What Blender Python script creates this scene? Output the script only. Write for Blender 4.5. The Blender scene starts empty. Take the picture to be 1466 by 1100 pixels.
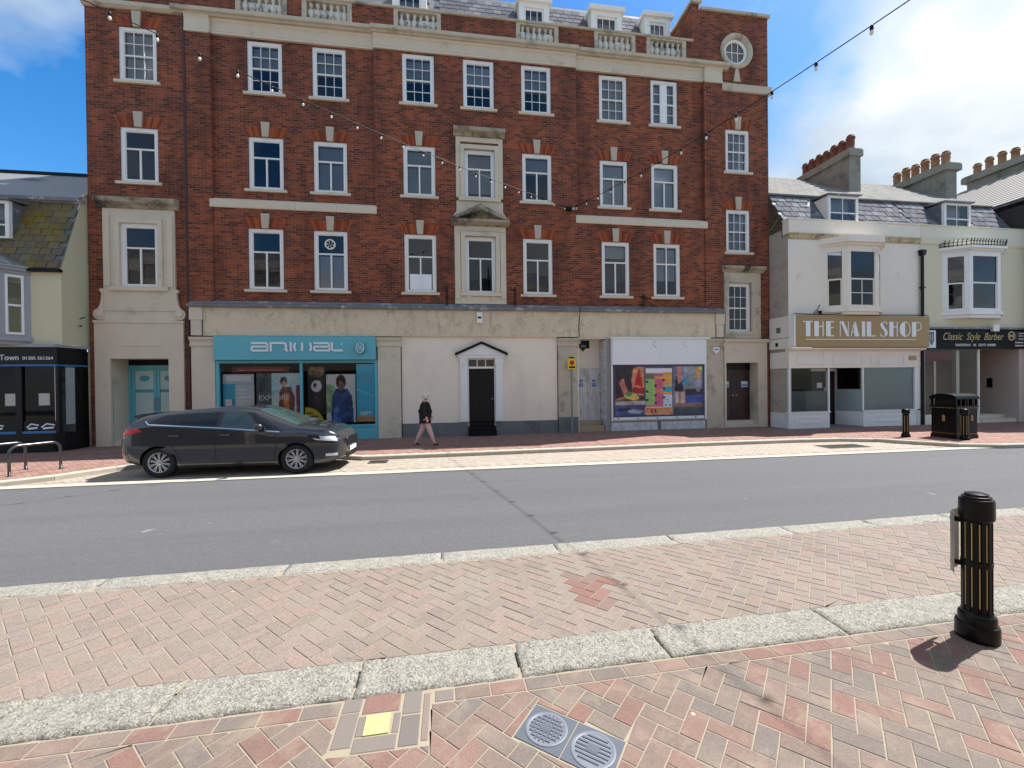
import bpy, bmesh, math, random
import numpy as np
from mathutils import Vector, Matrix, noise as mnoise

random.seed(7)
SC = bpy.context.scene
COL = SC.collection

# ------------------------------------------------------------------ camera
YAW, PITCH, ROLL, CAMZ = 0.14597545, -0.0065835, -0.01161467, 1.95
_F = Vector((math.sin(YAW) * math.cos(PITCH), math.cos(YAW) * math.cos(PITCH), math.sin(PITCH)))
_R0 = Vector((math.cos(YAW), -math.sin(YAW), 0)); _U0 = _R0.cross(_F)
_R = _R0 * math.cos(ROLL) + _U0 * math.sin(ROLL)
_U = -_R0 * math.sin(ROLL) + _U0 * math.cos(ROLL)
cam = bpy.data.cameras.new('camera'); cam_o = bpy.data.objects.new('camera', cam); COL.objects.link(cam_o)
cam.sensor_width = 36.0; cam.sensor_fit = 'HORIZONTAL'; cam.lens = 36.0 * 608.0 / 1466.0
cam.clip_start = 0.05; cam.clip_end = 3000
cam_o.matrix_world = Matrix(((_R.x, _U.x, -_F.x, 0), (_R.y, _U.y, -_F.y, 0), (_R.z, _U.z, -_F.z, CAMZ), (0, 0, 0, 1)))
SC.camera = cam_o

# ------------------------------------------------------------------ sky, sun, exposure
SUN = Vector((0.617, 0.175, 1.0)).normalized()
SUN_EL = math.asin(SUN.z); SUN_AZ = math.atan2(SUN.x, SUN.y)
EXPOSURE = 1.50
w = bpy.data.worlds.new('World'); SC.world = w; w.use_nodes = True
nt = w.node_tree; nt.nodes.clear()
def wn(t, **k):
    n = nt.nodes.new(t)
    for a, b in k.items(): setattr(n, a, b)
    return n
out = wn('ShaderNodeOutputWorld'); bg = wn('ShaderNodeBackground'); bg.inputs['Strength'].default_value = 0.10
sky = wn('ShaderNodeTexSky'); sky.sky_type = 'NISHITA'; sky.sun_disc = False
sky.sun_elevation = SUN_EL; sky.sun_rotation = SUN_AZ; sky.air_density = 1.0; sky.dust_density = 0.6; sky.ozone_density = 2.5
tc = wn('ShaderNodeTexCoord'); sep = wn('ShaderNodeSeparateXYZ'); nt.links.new(tc.outputs['Generated'], sep.inputs[0])
def wmath(op, a, b=None, c=None):
    n = wn('ShaderNodeMath', operation=op)
    for i, v in enumerate((a, b, c)):
        if v is None: continue
        if isinstance(v, (int, float)): n.inputs[i].default_value = v
        else: nt.links.new(v, n.inputs[i])
    return n.outputs[0]
zz = wmath('ADD', wmath('MAXIMUM', sep.outputs[2], 0.0), 0.32)
comb = wn('ShaderNodeCombineXYZ')
nt.links.new(wmath('DIVIDE', sep.outputs[0], zz), comb.inputs[0]); nt.links.new(wmath('DIVIDE', sep.outputs[1], zz), comb.inputs[1])
comb.inputs[2].default_value = 3.7
def wnoise(scale, detail, rough, off=(0, 0, 0), dist=0.0):
    m = wn('ShaderNodeMapping'); m.inputs['Location'].default_value = off; nt.links.new(comb.outputs[0], m.inputs[0])
    n = wn('ShaderNodeTexNoise'); n.inputs['Scale'].default_value = scale; n.inputs['Detail'].default_value = detail
    n.inputs['Roughness'].default_value = rough; n.inputs['Distortion'].default_value = dist
    nt.links.new(m.outputs[0], n.inputs['Vector']); return n.outputs['Fac']
def wramp(v, stops):
    r = wn('ShaderNodeValToRGB'); e = r.color_ramp.elements
    while len(e) < len(stops): e.new(0.5)
    for q, (pos, c) in zip(e, stops): q.position = pos; q.color = (*c, 1) if len(c) == 3 else c
    nt.links.new(v, r.inputs[0]); return r.outputs[0]
CLOUD_OFF = (1.925, -6.167, 0.0)
dens = wramp(wnoise(1.05, 7, 0.52, CLOUD_OFF, 0.25), [(0.42, (0, 0, 0)), (0.56, (1, 1, 1))])
shade = wramp(wnoise(1.5, 5, 0.5, (-13.402, 7.591, 0)), [(0.38, (1.5, 2.0, 2.55)), (0.50, (2.3, 2.7, 3.1)), (0.62, (3.6, 3.75, 3.9))])
mixc = wn('ShaderNodeMix', data_type='RGBA'); nt.links.new(dens, mixc.inputs[0])
hs = wn('ShaderNodeHueSaturation'); hs.inputs['Saturation'].default_value = 1.4; hs.inputs['Value'].default_value = 0.78; nt.links.new(sky.outputs[0], hs.inputs['Color']); nt.links.new(hs.outputs[0], mixc.inputs[6]); nt.links.new(shade, mixc.inputs[7])
nt.links.new(mixc.outputs[2], bg.inputs['Color']); nt.links.new(bg.outputs[0], out.inputs[0])
sun = bpy.data.lights.new('sun', 'SUN'); sun.energy = 3.5; sun.angle = math.radians(0.53); sun.color = (1.0, 0.97, 0.93)
sun_o = bpy.data.objects.new('sun', sun); COL.objects.link(sun_o); sun_o.rotation_euler = SUN.to_track_quat('Z', 'Y').to_euler()
sun_o.location = SUN * 60
SC.view_settings.view_transform = 'Standard'; SC.view_settings.look = 'None'
SC.view_settings.exposure = EXPOSURE; SC.view_settings.gamma = 1.0; SC.view_settings.use_curve_mapping = False
SC.render.engine = 'CYCLES'
try:
    SC.cycles.use_denoising = True; SC.cycles.max_bounces = 7; SC.cycles.diffuse_bounces = 3; SC.cycles.glossy_bounces = 3
    SC.cycles.transparent_max_bounces = 10; SC.cycles.sample_clamp_indirect = 6.0
except Exception: pass

# ------------------------------------------------------------------ helpers
def lin(v):
    v /= 255.0
    return v / 12.92 if v <= 0.04045 else ((v + 0.055) / 1.055) ** 2.4
def C(r, g, b): return (lin(r), lin(g), lin(b), 1.0)

class MB:
    """collects polygons; build() links them as ONE mesh object"""
    def __init__(s): s.v = []; s.f = []; s.m = []
    def poly(s, pts, mi=0):
        n = len(s.v); s.v += [tuple(p) for p in pts]; s.f.append(tuple(range(n, n + len(pts)))); s.m.append(mi); return s
    def box(s, x0, x1, y0, y1, z0, z1, mi=0, skip=''):
        n = len(s.v)
        s.v += [(x0, y0, z0), (x1, y0, z0), (x1, y1, z0), (x0, y1, z0), (x0, y0, z1), (x1, y0, z1), (x1, y1, z1), (x0, y1, z1)]
        F = {'b': (0, 3, 2, 1), 't': (4, 5, 6, 7), 'f': (0, 1, 5, 4), 'k': (2, 3, 7, 6), 'l': (3, 0, 4, 7), 'r': (1, 2, 6, 5)}
        for k, q in F.items():
            if k in skip: continue
            s.f.append(tuple(n + i for i in q)); s.m.append(mi)
        return s
    def prism(s, poly, a, b, axis='y', mi=0):
        """poly: 2-D outline; axis y: (x,z) outline between y=a..b ; axis x: (y,z) ; axis z: (x,y)"""
        def P(u, v, t):
            return (u, t, v) if axis == 'y' else ((t, u, v) if axis == 'x' else (u, v, t))
        k = len(poly); n = len(s.v)
        s.v += [P(u, v, a) for u, v in poly] + [P(u, v, b) for u, v in poly]
        area = sum(poly[i][0] * poly[(i + 1) % k][1] - poly[(i + 1) % k][0] * poly[i][1] for i in range(k))
        ccw = area > 0
        if axis == 'y': flip = not ccw
        else: flip = ccw
        # front (a) face, back (b) face, sides
        fa = tuple(range(n, n + k)); fb = tuple(range(n + k, n + 2 * k))
        if axis == 'y':
            s.f.append(fa if ccw else fa[::-1]); s.f.append(fb[::-1] if ccw else fb)
        else:
            s.f.append(fa[::-1] if ccw else fa); s.f.append(fb if ccw else fb[::-1])
        s.m += [mi, mi]
        for i in range(k):
            j = (i + 1) % k
            q = (n + i, n + j, n + k + j, n + k + i)
            if axis == 'y': q = q[::-1] if ccw else q
            else: q = q if ccw else q[::-1]
            s.f.append(q); s.m.append(mi)
        return s
    def lathe(s, prof, cx=0, cy=0, seg=20, mi=0, sx=1, sy=1, z0=0):
        """prof: (r,z) from bottom to top, axis z"""
        n = len(s.v)
        for r, z in prof:
            for i in range(seg):
                a = 2 * math.pi * i / seg
                s.v.append((cx + r * math.cos(a) * sx, cy + r * math.sin(a) * sy, z0 + z))
        for k in range(len(prof) - 1):
            for i in range(seg):
                j = (i + 1) % seg
                s.f.append((n + k * seg + i, n + k * seg + j, n + (k + 1) * seg + j, n + (k + 1) * seg + i)); s.m.append(mi)
        s.f.append(tuple(n + i for i in range(seg))[::-1]); s.m.append(mi)
        t = n + (len(prof) - 1) * seg
        s.f.append(tuple(t + i for i in range(seg))); s.m.append(mi)
        return s
    def tube(s, pts, r, seg=8, mi=0, closed=False):
        pts = [Vector(p) for p in pts]; n0 = len(s.v); k = len(pts)
        prev = None
        for i, p in enumerate(pts):
            a = pts[max(0, i - 1)]; b = pts[min(k - 1, i + 1)]
            d = (b - a).normalized()
            up = Vector((0, 0, 1)) if abs(d.z) < 0.95 else Vector((1, 0, 0))
            if prev is not None: up = prev
            u = d.cross(up)
            if u.length < 1e-4: u = d.orthogonal()
            u.normalize(); v = u.cross(d).normalized(); prev = v
            rr = r[i] if isinstance(r, (list, tuple)) else r
            for j in range(seg):
                t = 2 * math.pi * j / seg
                s.v.append(tuple(p + u * math.cos(t) * rr + v * math.sin(t) * rr))
        for i in range(k - 1):
            for j in range(seg):
                q = (j + 1) % seg
                s.f.append((n0 + i * seg + j, n0 + (i + 1) * seg + j, n0 + (i + 1) * seg + q, n0 + i * seg + q)); s.m.append(mi)
        s.f.append(tuple(n0 + j for j in range(seg))); s.m.append(mi)
        e = n0 + (k - 1) * seg
        s.f.append(tuple(e + j for j in range(seg))[::-1]); s.m.append(mi)
        return s
    def ribbon(s, pts, wd, y0, y1, mi=0):
        """flat stroke in the XZ plane, extruded y0..y1"""
        P = [Vector((a, b)) for a, b in pts]; L = []; Rr = []
        for i, p in enumerate(P):
            d1 = (P[i] - P[i - 1]).normalized() if i > 0 else (P[1] - P[0]).normalized()
            d2 = (P[i + 1] - P[i]).normalized() if i < len(P) - 1 else d1
            n1 = Vector((-d1.y, d1.x)); n2 = Vector((-d2.y, d2.x)); m = (n1 + n2)
            m = n1 if m.length < 1e-5 else m.normalized()
            k = wd / 2 / max(0.35, m.dot(n1))
            L.append(p + m * k); Rr.append(p - m * k)
        for i in range(len(P) - 1):
            s.prism([tuple(Rr[i]), tuple(Rr[i + 1]), tuple(L[i + 1]), tuple(L[i])], y0, y1, 'y', mi)
        return s
    def build(s, name, mats, parent=None, smooth=False, loc=None):
        me = bpy.data.meshes.new(name); me.from_pydata(s.v, [], s.f)
        for m in (mats if isinstance(mats, (list, tuple)) else [mats]): me.materials.append(m)
        if any(s.m): me.polygons.foreach_set('material_index', s.m)
        if smooth:
            me.polygons.foreach_set('use_smooth', [True] * len(me.polygons))
        me.update()
        return link(name, me, parent, loc)
def link(name, me, parent=None, loc=None):
    o = bpy.data.objects.new(name, me); COL.objects.link(o)
    if loc is not None: o.location = loc
    if parent is not None: o.parent = parent
    return o
def smooth_angle(o, deg=35):
    me = o.data
    bm = bmesh.new(); bm.from_mesh(me); bmesh.ops.remove_doubles(bm, verts=bm.verts, dist=1e-5)
    lim = math.radians(deg)
    for f in bm.faces: f.smooth = True
    for e in bm.edges:
        e.smooth = not (len(e.link_faces) == 2 and e.calc_face_angle(0) > lim)
    bm.to_mesh(me); bm.free(); return o
def fixn(o):
    bm = bmesh.new(); bm.from_mesh(o.data); bmesh.ops.remove_doubles(bm, verts=bm.verts, dist=1e-5)
    bmesh.ops.recalc_face_normals(bm, faces=bm.faces); bm.to_mesh(o.data); bm.free(); return o
def tag(o, label=None, cat=None, group=None, kind=None):
    if label: o['label'] = label
    if cat: o['category'] = cat
    if group: o['group'] = group
    if kind: o['kind'] = kind
    return o
def empty(name, loc=(0, 0, 0), rz=0.0, parent=None):
    o = bpy.data.objects.new(name, None); COL.objects.link(o); o.location = loc; o.rotation_euler = (0, 0, rz)
    o.empty_display_size = 0.2
    if parent is not None: o.parent = parent
    return o
def thing(name, label, cat, loc=(0, 0, 0), rz=0.0, group=None):
    return tag(empty(name, loc, rz), label, cat, group)
def copy_tree(o, parent=None):
    c = o.copy(); COL.objects.link(c); c.parent = parent
    for ch in o.children: copy_tree(ch, c)
    return c

# ------------------------------------------------------------------ materials
class NT:
    def __init__(s, name):
        s.mat = bpy.data.materials.new(name); s.mat.use_nodes = True
        s.t = s.mat.node_tree; s.b = s.t.nodes['Principled BSDF']; s.o = s.t.nodes['Material Output']
    def n(s, typ, **k):
        q = s.t.nodes.new(typ)
        for a, b in k.items(): setattr(q, a, b)
        return q
    def l(s, a, b): s.t.links.new(a, b)
    def setin(s, sock, v):
        if v is None: return
        if hasattr(v, 'links') or hasattr(v, 'is_output'): s.l(v, sock)
        else: sock.default_value = v
    def math(s, op, a, b=None, clamp=False):
        q = s.n('ShaderNodeMath', operation=op); q.use_clamp = clamp
        s.setin(q.inputs[0], a); s.setin(q.inputs[1], b); return q.outputs[0]
    def mix(s, f, a, b, blend='MIX'):
        q = s.n('ShaderNodeMix', data_type='RGBA', blend_type=blend)
        s.setin(q.inputs[0], f); s.setin(q.inputs[6], a); s.setin(q.inputs[7], b); return q.outputs[2]
    def noise(s, scale, detail=4, rough=0.55, vec=None, dist=0.0, which='Fac'):
        q = s.n('ShaderNodeTexNoise'); q.inputs['Scale'].default_value = scale; q.inputs['Detail'].default_value = detail
        q.inputs['Roughness'].default_value = rough; q.inputs['Distortion'].default_value = dist
        s.l(vec if vec is not None else s.pos(), q.inputs['Vector']); return q.outputs[which]
    def voro(s, scale, vec=None, out='Distance'):
        q = s.n('ShaderNodeTexVoronoi'); q.inputs['Scale'].default_value = scale
        s.l(vec if vec is not None else s.pos(), q.inputs['Vector']); return q.outputs[out]
    def pos(s):
        if not hasattr(s, '_p'): s._p = s.n('ShaderNodeNewGeometry')
        return s._p.outputs['Position']
    def scalevec(s, v, sc):
        q = s.n('ShaderNodeVectorMath', operation='MULTIPLY'); s.l(v, q.inputs[0]); q.inputs[1].default_value = sc; return q.outputs[0]
    def ramp(s, f, stops):
        r = s.n('ShaderNodeValToRGB'); e = r.color_ramp.elements
        while len(e) < len(stops): e.new(0.5)
        for q, (p, c) in zip(e, stops): q.position = p; q.color = c if len(c) == 4 else (*c, 1)
        s.l(f, r.inputs[0]); return r.outputs[0]
    def rng(s, f, a, b, c=0.0, d=1.0):
        q = s.n('ShaderNodeMapRange'); s.l(f, q.inputs[0])
        for i, v in enumerate((a, b, c, d)): q.inputs[i + 1].default_value = v
        return q.outputs[0]
    def bump(s, h, strength=0.3, dist=0.01):
        q = s.n('ShaderNodeBump'); q.inputs['Strength'].default_value = strength; q.inputs['Distance'].default_value = dist
        s.l(h, q.inputs['Height']); s.l(q.outputs[0], s.b.inputs['Normal'])
    def fin(s, col=None, rough=0.7, metal=0.0, spec=None):
        s.setin(s.b.inputs['Base Color'], col); s.setin(s.b.inputs['Roughness'], rough); s.b.inputs['Metallic'].default_value = metal
        if spec is not None: s.b.inputs['Specular IOR Level'].default_value = spec
        return s.mat
def G(v, k): return tuple(min(1, a * k) for a in v[:3]) + (1.0,)

def plain(name, col, rough=0.6, var=0.12, scale=3.0, bump=0.0, bscale=60.0, metal=0.0, grime=None, gscale=1.2, glo=0.55, ghi=0.75, spec=None):
    m = NT(name)
    c = m.mix(m.noise(scale, 5, 0.6), G(col, 1 - var), G(col, 1 + var))
    if grime:
        g = m.rng(m.noise(gscale, 8, 0.68, dist=0.4), glo, ghi)
        c = m.mix(g, c, grime)
    if bump: m.bump(m.noise(bscale, 4, 0.6), bump, 0.01)
    return m.fin(c, rough, metal, spec)

def brick_mat():
    m = NT('brickwork')
    sp = m.n('ShaderNodeSeparateXYZ'); m.l(m.pos(), sp.inputs[0])
    cb = m.n('ShaderNodeCombineXYZ'); m.l(m.math('ADD', sp.outputs[0], sp.outputs[1]), cb.inputs[0]); m.l(sp.outputs[2], cb.inputs[1])
    def bt(c1, c2, mo, off):
        b = m.n('ShaderNodeTexBrick'); b.offset = 0.5; b.inputs['Scale'].default_value = 1.0
        b.inputs['Brick Width'].default_value = 0.225; b.inputs['Row Height'].default_value = 0.075
        b.inputs['Mortar Size'].default_value = 0.0065; b.inputs['Mortar Smooth'].default_value = 0.1; b.inputs['Bias'].default_value = off
        b.inputs['Color1'].default_value = c1; b.inputs['Color2'].default_value = c2; b.inputs['Mortar'].default_value = mo
        m.l(cb.outputs[0], b.inputs['Vector']); return b
    b1 = bt(C(144, 74, 50), C(62, 38, 34), C(138, 112, 96), -0.13)
    b2 = bt(C(176, 90, 54), C(96, 52, 41), C(146, 116, 97), 0.0)
    big = m.rng(m.noise(0.8, 7, 0.68, dist=0.4), 0.42, 0.64)
    c = m.mix(big, b1.outputs['Color'], b2.outputs['Color'])
    # soot and run marks
    st = m.rng(m.noise(1.0, 7, 0.65, vec=m.scalevec(m.pos(), (1.5, 1.5, 0.4))), 0.46, 0.72)
    c = m.mix(m.math('MULTIPLY', st, 0.72), c, C(54, 39, 35))
    fine = m.noise(22, 3, 0.6)
    c = m.mix(m.rng(fine, 0.3, 0.75, 0.0, 0.28), c, C(84, 42, 33))
    m.bump(b1.outputs['Fac'], -0.5, 0.01) if False else None
    q = m.n('ShaderNodeBump'); q.invert = True; q.inputs['Strength'].default_value = 0.4; q.inputs['Distance'].default_value = 0.008
    m.l(b1.outputs['Fac'], q.inputs['Height']); m.l(q.outputs[0], m.b.inputs['Normal'])
    return m.fin(c, 0.85, spec=0.25)

def piece_mat(name, cols, rough=0.85, spk=0.18, spscale=180.0, bump=0.25, mott=None, spec=0.3, gum=False):
    """each piece (island / object) takes a colour of its own"""
    m = NT(name)
    oi = m.n('ShaderNodeObjectInfo'); m.pos(); r = m.math('FRACT', m.math('ADD', oi.outputs['Random'], m._p.outputs['Random Per Island']))
    k = len(cols); ramp = m.ramp(r, [(i / k, c) for i, c in enumerate(cols)])
    ramp.node.color_ramp.interpolation = 'CONSTANT'
    n1 = m.noise(spscale, 3, 0.7)
    c = m.mix(m.rng(n1, 0.3, 0.7), G((1, 1, 1), 1 - spk), G((1, 1, 1), 1 + spk)); c2 = m.mix(1.0, ramp, c, 'MULTIPLY')
    if mott: c2 = m.mix(m.rng(m.noise(mott[1], 7, 0.66, dist=0.5), mott[2], mott[3]), c2, mott[0])
    if gum:
        dirt = m.rng(m.noise(1.3, 6, .66), .5, .75, 0, .42); c2 = m.mix(dirt, c2, C(86, 80, 74))
        vo = m.n('ShaderNodeTexVoronoi'); vo.inputs['Scale'].default_value = 5.0; m.l(m.pos(), vo.inputs['Vector']); sp = m.n('ShaderNodeSeparateColor'); m.l(vo.outputs['Color'], sp.inputs[0])
        g = m.math('MULTIPLY', m.rng(vo.outputs['Distance'], .05, .075, 1.0, 0.0), m.rng(sp.outputs[0], .80, .82)); c2 = m.mix(m.math('MULTIPLY', g, .6), c2, C(176, 170, 158))
        edge = m.noise(30, 5, .7); c2 = m.mix(m.rng(edge, .62, .72, 0, .35), c2, C(150, 140, 124))
    m.bump(n1, bump, 0.004)
    return m.fin(c2, rough, spec=spec)

def glass_mat(name, tint=(0.86, 0.89, 0.9, 1), ior=1.7, rough=0.0):
    m = NT(name); m.t.nodes.remove(m.b)
    tr = m.n('ShaderNodeBsdfTransparent'); tr.inputs[0].default_value = tint
    gl = m.n('ShaderNodeBsdfGlossy'); gl.inputs['Roughness'].default_value = 0.015 + rough
    fr = m.n('ShaderNodeFresnel'); fr.inputs[0].default_value = ior
    q = m.n('ShaderNodeBump'); q.inputs['Strength'].default_value = 0.04; q.inputs['Distance'].default_value = 0.02
    m.l(m.noise(1.6, 2, 0.4), q.inputs['Height']); m.l(q.outputs[0], gl.inputs['Normal'])
    mx = m.n('ShaderNodeMixShader'); m.l(fr.outputs[0], mx.inputs[0]); m.l(tr.outputs[0], mx.inputs[1]); m.l(gl.outputs[0], mx.inputs[2])
    m.l(mx.outputs[0], m.o.inputs[0]); return m.mat
def vcol_mat(name, rough=0.5):
    m = NT(name); a = m.n('ShaderNodeVertexColor'); a.layer_name = 'Col'; return m.fin(a.outputs[0], rough)

M = {}
M['brick'] = brick_mat()
M['arch'] = piece_mat('gauged_brick', [C(156, 78, 46), C(138, 66, 42), C(170, 88, 50), C(124, 60, 40)], spk=0.15, spscale=60)
M['stone'] = plain('limestone', C(206, 193, 172), 0.85, 0.10, 2.0, 0.2, 40, grime=C(140, 126, 106), gscale=0.9, glo=0.58, ghi=0.82)
M['stone_w'] = plain('weathered_limestone', C(190, 177, 156), 0.9, 0.14, 1.6, 0.25, 40, grime=C(92, 82, 68), gscale=1.3, glo=0.51, ghi=0.74)
def fascia_mat():
    m = NT('stained_render'); c = m.mix(m.noise(2.2, 5, .6), C(200, 183, 156), C(222, 205, 178))
    lich = m.rng(m.noise(3.2, 9, .74, dist=.7), .52, .66); c = m.mix(m.math('MULTIPLY', lich, .55), c, C(146, 136, 106))
    run = m.rng(m.noise(1.6, 7, .7, vec=m.scalevec(m.pos(), (2.6, 2.6, .5))), .54, .76); c = m.mix(m.math('MULTIPLY', run, .6), c, C(104, 96, 78))
    m.bump(m.noise(40, 4, .6), .15, .01); return m.fin(c, .9)
M['fascia'] = fascia_mat()
M['sooty'] = plain('sooty_limestone', C(164, 152, 132), 0.9, 0.2, 2.5, 0.3, 40, grime=C(58, 53, 46), gscale=1.5, glo=0.44, ghi=0.62)
M['keystone'] = plain('keystone_stone', C(184, 172, 152), 0.85, 0.1, 5, 0.15, 60)
M['baluster'] = plain('baluster_stone', C(208, 203, 190), 0.85, 0.16, 4, 0.2, 50, grime=C(92, 90, 82), gscale=3.5, glo=0.52, ghi=0.66)
M['white'] = plain('white_window_paint', C(228, 227, 223), 0.45, 0.05, 5, 0.05, 80, grime=C(170, 168, 162), gscale=4, glo=0.62, ghi=0.8)
M['white_wall'] = plain('old_white_paint', C(228, 219, 205), 0.7, 0.05, 1.5, 0.12, 30, grime=C(168, 158, 138), gscale=1.3, glo=0.60, ghi=0.78)
M['cream'] = plain('cream_render', C(236, 221, 203), 0.8, 0.03, 0.8, 0.12, 70, grime=C(214, 198, 180), gscale=0.6, glo=0.5, ghi=0.8)
M['pale_yellow'] = plain('pale_yellow_render', C(200, 196, 164), 0.8, 0.04, 1.0, 0.12, 60, grime=C(176, 172, 140), gscale=0.9, glo=0.55, ghi=0.8)
M['pebble'] = plain('pebbledash', C(176, 164, 150), 0.95, 0.22, 26, 0.7, 45, grime=C(130, 118, 106), gscale=2, glo=0.5, ghi=0.8)
M['plinth'] = plain('grey_plinth', C(112, 112, 112), 0.85, 0.14, 3, 0.2, 50, grime=C(78, 76, 72), gscale=2, glo=0.5, ghi=0.75)
M['lead'] = plain('lead_flashing', C(108, 110, 114), 0.5, 0.3, 5, 0.2, 20, grime=C(196, 192, 184), gscale=3, glo=0.55, ghi=0.7)
M['black'] = plain('black_paint', C(14, 14, 16), 0.4, 0.15, 4, 0.04, 60, spec=0.3)
M['matt_black'] = plain('matt_black', C(13, 13, 14), 0.6, 0.15, 4, spec=0.25)
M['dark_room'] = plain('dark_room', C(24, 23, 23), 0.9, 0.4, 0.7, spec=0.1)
M['room'] = plain('room_wall', C(70, 66, 63), 0.9, 0.2, 1)
M['teal'] = plain('teal_paint', C(92, 172, 186), 0.35, 0.05, 1.5)
M['teal_d'] = plain('teal_vinyl', C(72, 146, 162), 0.5, 0.1, 2)
M['glass'] = glass_mat('window_glass')
M['shop_glass'] = glass_mat('shop_glass', (0.9, 0.93, 0.93, 1), 1.36)
M['frost'] = plain('frosted_film', C(150, 166, 166), 0.25, 0.12, 0.9)
M['blind_grey'] = plain('grey_blind', C(156, 158, 162), 0.85, 0.14, 2)  # grey of reflected cloud, put into sheets behind the upper panes
M['blind'] = plain('blind_fabric', C(178, 182, 188), 0.8, 0.1, 3)
M['slate'] = piece_mat('roof_slate', [C(112, 113, 120), C(96, 98, 106), C(126, 127, 131), C(104, 102, 108)], 0.85, 0.14, 40, 0.2, spec=0.12)
M['slate_moss'] = piece_mat('mossy_slate', [C(104, 100, 98), C(120, 114, 104), C(92, 90, 92), C(112, 106, 90)], 0.9, 0.2, 40, 0.3, mott=(C(118, 102, 40), 2.0, 0.38, 0.66), spec=0.15)
M['slate_plain'] = plain('slate_sheet', C(96, 98, 106), 0.6, 0.2, 5, 0.2, 20, grime=C(150, 152, 156), gscale=4, glo=0.5, ghi=0.7)
M['pot_r'] = plain('red_clay_pot', C(116, 68, 54), 0.8, 0.15, 6, grime=C(60, 44, 40), gscale=4, glo=0.55, ghi=0.8)
M['pot_b'] = plain('buff_clay_pot', C(154, 114, 82), 0.8, 0.2, 6, grime=C(90, 66, 52), gscale=4, glo=0.5, ghi=0.8)
M['stack'] = plain('rendered_stack', C(140, 138, 126), 0.9, 0.12, 2.5, 0.2, 30, grime=C(76, 74, 64), gscale=1.6, glo=0.52, ghi=0.74)
M['asphalt'] = None
M['brown'] = plain('brown_door_paint', C(58, 36, 33), 0.4, 0.12, 3)
def peel_mat():
    m = NT('peeling_white_paint'); st = m.rng(m.noise(6, 7, .7, vec=m.scalevec(m.pos(), (2.2, 2.2, .35)), dist=.6), .50, .60)
    c = m.mix(m.noise(3, 4, .6), C(198, 196, 194), C(212, 210, 206)); c = m.mix(m.math('MULTIPLY', st, .75), c, C(150, 145, 140)); m.bump(st, .3, .004); return m.fin(c, .75)
M['peel'] = peel_mat()
M['gold'] = plain('gold_sign', C(158, 128, 76), 0.35, 0.04, 1)
M['gold_t'] = plain('gold_lettering', C(170, 150, 96), 0.35, 0.1, 3)
M['white_s'] = plain('white_sign', C(228, 228, 230), 0.4, 0.03, 0.7)
M['steel'] = plain('brushed_steel', C(170, 172, 176), 0.28, 0.1, 8, metal=1.0)
M['grey_post'] = plain('grey_post_paint', C(122, 126, 130), 0.5, 0.1, 5)
M['yellow'] = plain('yellow_sign', C(222, 190, 40), 0.4, 0.05, 3)
M['red'] = plain('red_symbol', C(170, 40, 40), 0.4, 0.05, 3)
M['purple'] = plain('purple_border', C(66, 60, 98), 0.5, 0.05, 2)
M['paper'] = plain('white_paper', C(226, 230, 232), 0.7, 0.03, 2)
M['vcol'] = vcol_mat('printed_poster')
M['tile_w'] = piece_mat('white_wall_tile', [C(204, 204, 206), C(192, 192, 196), C(212, 212, 212)], 0.25, 0.05, 30, 0.05, spec=0.5)
M['grout'] = plain('tile_grout', C(140, 136, 132), 0.9, 0.1, 4)
# ================================================================== GROUND
def asphalt():
    m = NT('asphalt')
    n1 = m.noise(95, 4, 0.8); n2 = m.noise(0.8, 6, 0.6)
    v = m.voro(70)
    c = m.mix(m.rng(n1, 0.35, 0.7), C(56, 56, 58), C(118, 118, 120))
    c = m.mix(m.rng(v, 0.0, 0.35, 0.5, 0.0), c, C(142, 140, 138))
    c = m.mix(m.rng(n2, 0.35, 0.7, 0.0, 0.55), c, C(92, 92, 95))
    c = m.mix(m.rng(m.noise(14, 6, 0.75), 0.36, 0.64, 0.30, 0.0), c, C(58, 58, 61))
    c = m.mix(m.rng(m.noise(42, 3, 0.8), 0.58, 0.70, 0.0, 0.35), c, C(140, 139, 138))
    lane = m.noise(1.0, 5, 0.55, vec=m.scalevec(m.pos(), (0.06, 1.3, 1.0)))
    c = m.mix(m.rng(lane, 0.40, 0.64, 0.0, 0.28), c, C(70, 71, 74))
    spot = m.rng(m.noise(3.1, 2, 0.4), 0.74, 0.79)
    c = m.mix(m.math('MULTIPLY', spot, 0.7), c, C(138, 136, 132))
    oil = m.rng(m.noise(1.1, 4, 0.6, vec=m.scalevec(m.pos(), (0.5, 1.0, 1.0))), 0.66, 0.78)
    c = m.mix(m.math('MULTIPLY', oil, 0.5), c, C(52, 52, 54))
    crack = m.n('ShaderNodeTexVoronoi'); crack.feature = 'DISTANCE_TO_EDGE'; crack.inputs['Scale'].default_value = 0.38
    wv = m.n('ShaderNodeVectorMath', operation='ADD'); m.l(m.pos(), wv.inputs[0]); nv_ = m.n('ShaderNodeTexNoise'); nv_.inputs['Scale'].default_value = 2.5; m.l(m.pos(), nv_.inputs['Vector']); m.l(nv_.outputs['Color'], wv.inputs[1]); m.l(wv.outputs[0], crack.inputs['Vector'])
    ck = m.math('MULTIPLY', m.rng(crack.outputs['Distance'], 0.0, 0.006, 1.0, 0.0), m.rng(n2, 0.60, 0.66))
    c = m.mix(m.math('MULTIPLY', ck, 0.5), c, C(44, 44, 46))
    m.bump(n1, 0.8, 0.008)
    return m.fin(c, 0.85, spec=0.3)
M['asphalt'] = asphalt()
M['mortar'] = plain('joint_sand', C(138, 129, 113), 0.95, 0.14, 8, 0.3, 90, grime=C(140, 128, 104), gscale=5, glo=0.52, ghi=0.75)
M['mortar_d'] = plain('joint_sand_dull', C(150, 132, 116), 0.95, 0.14, 8, 0.3, 90)
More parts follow.
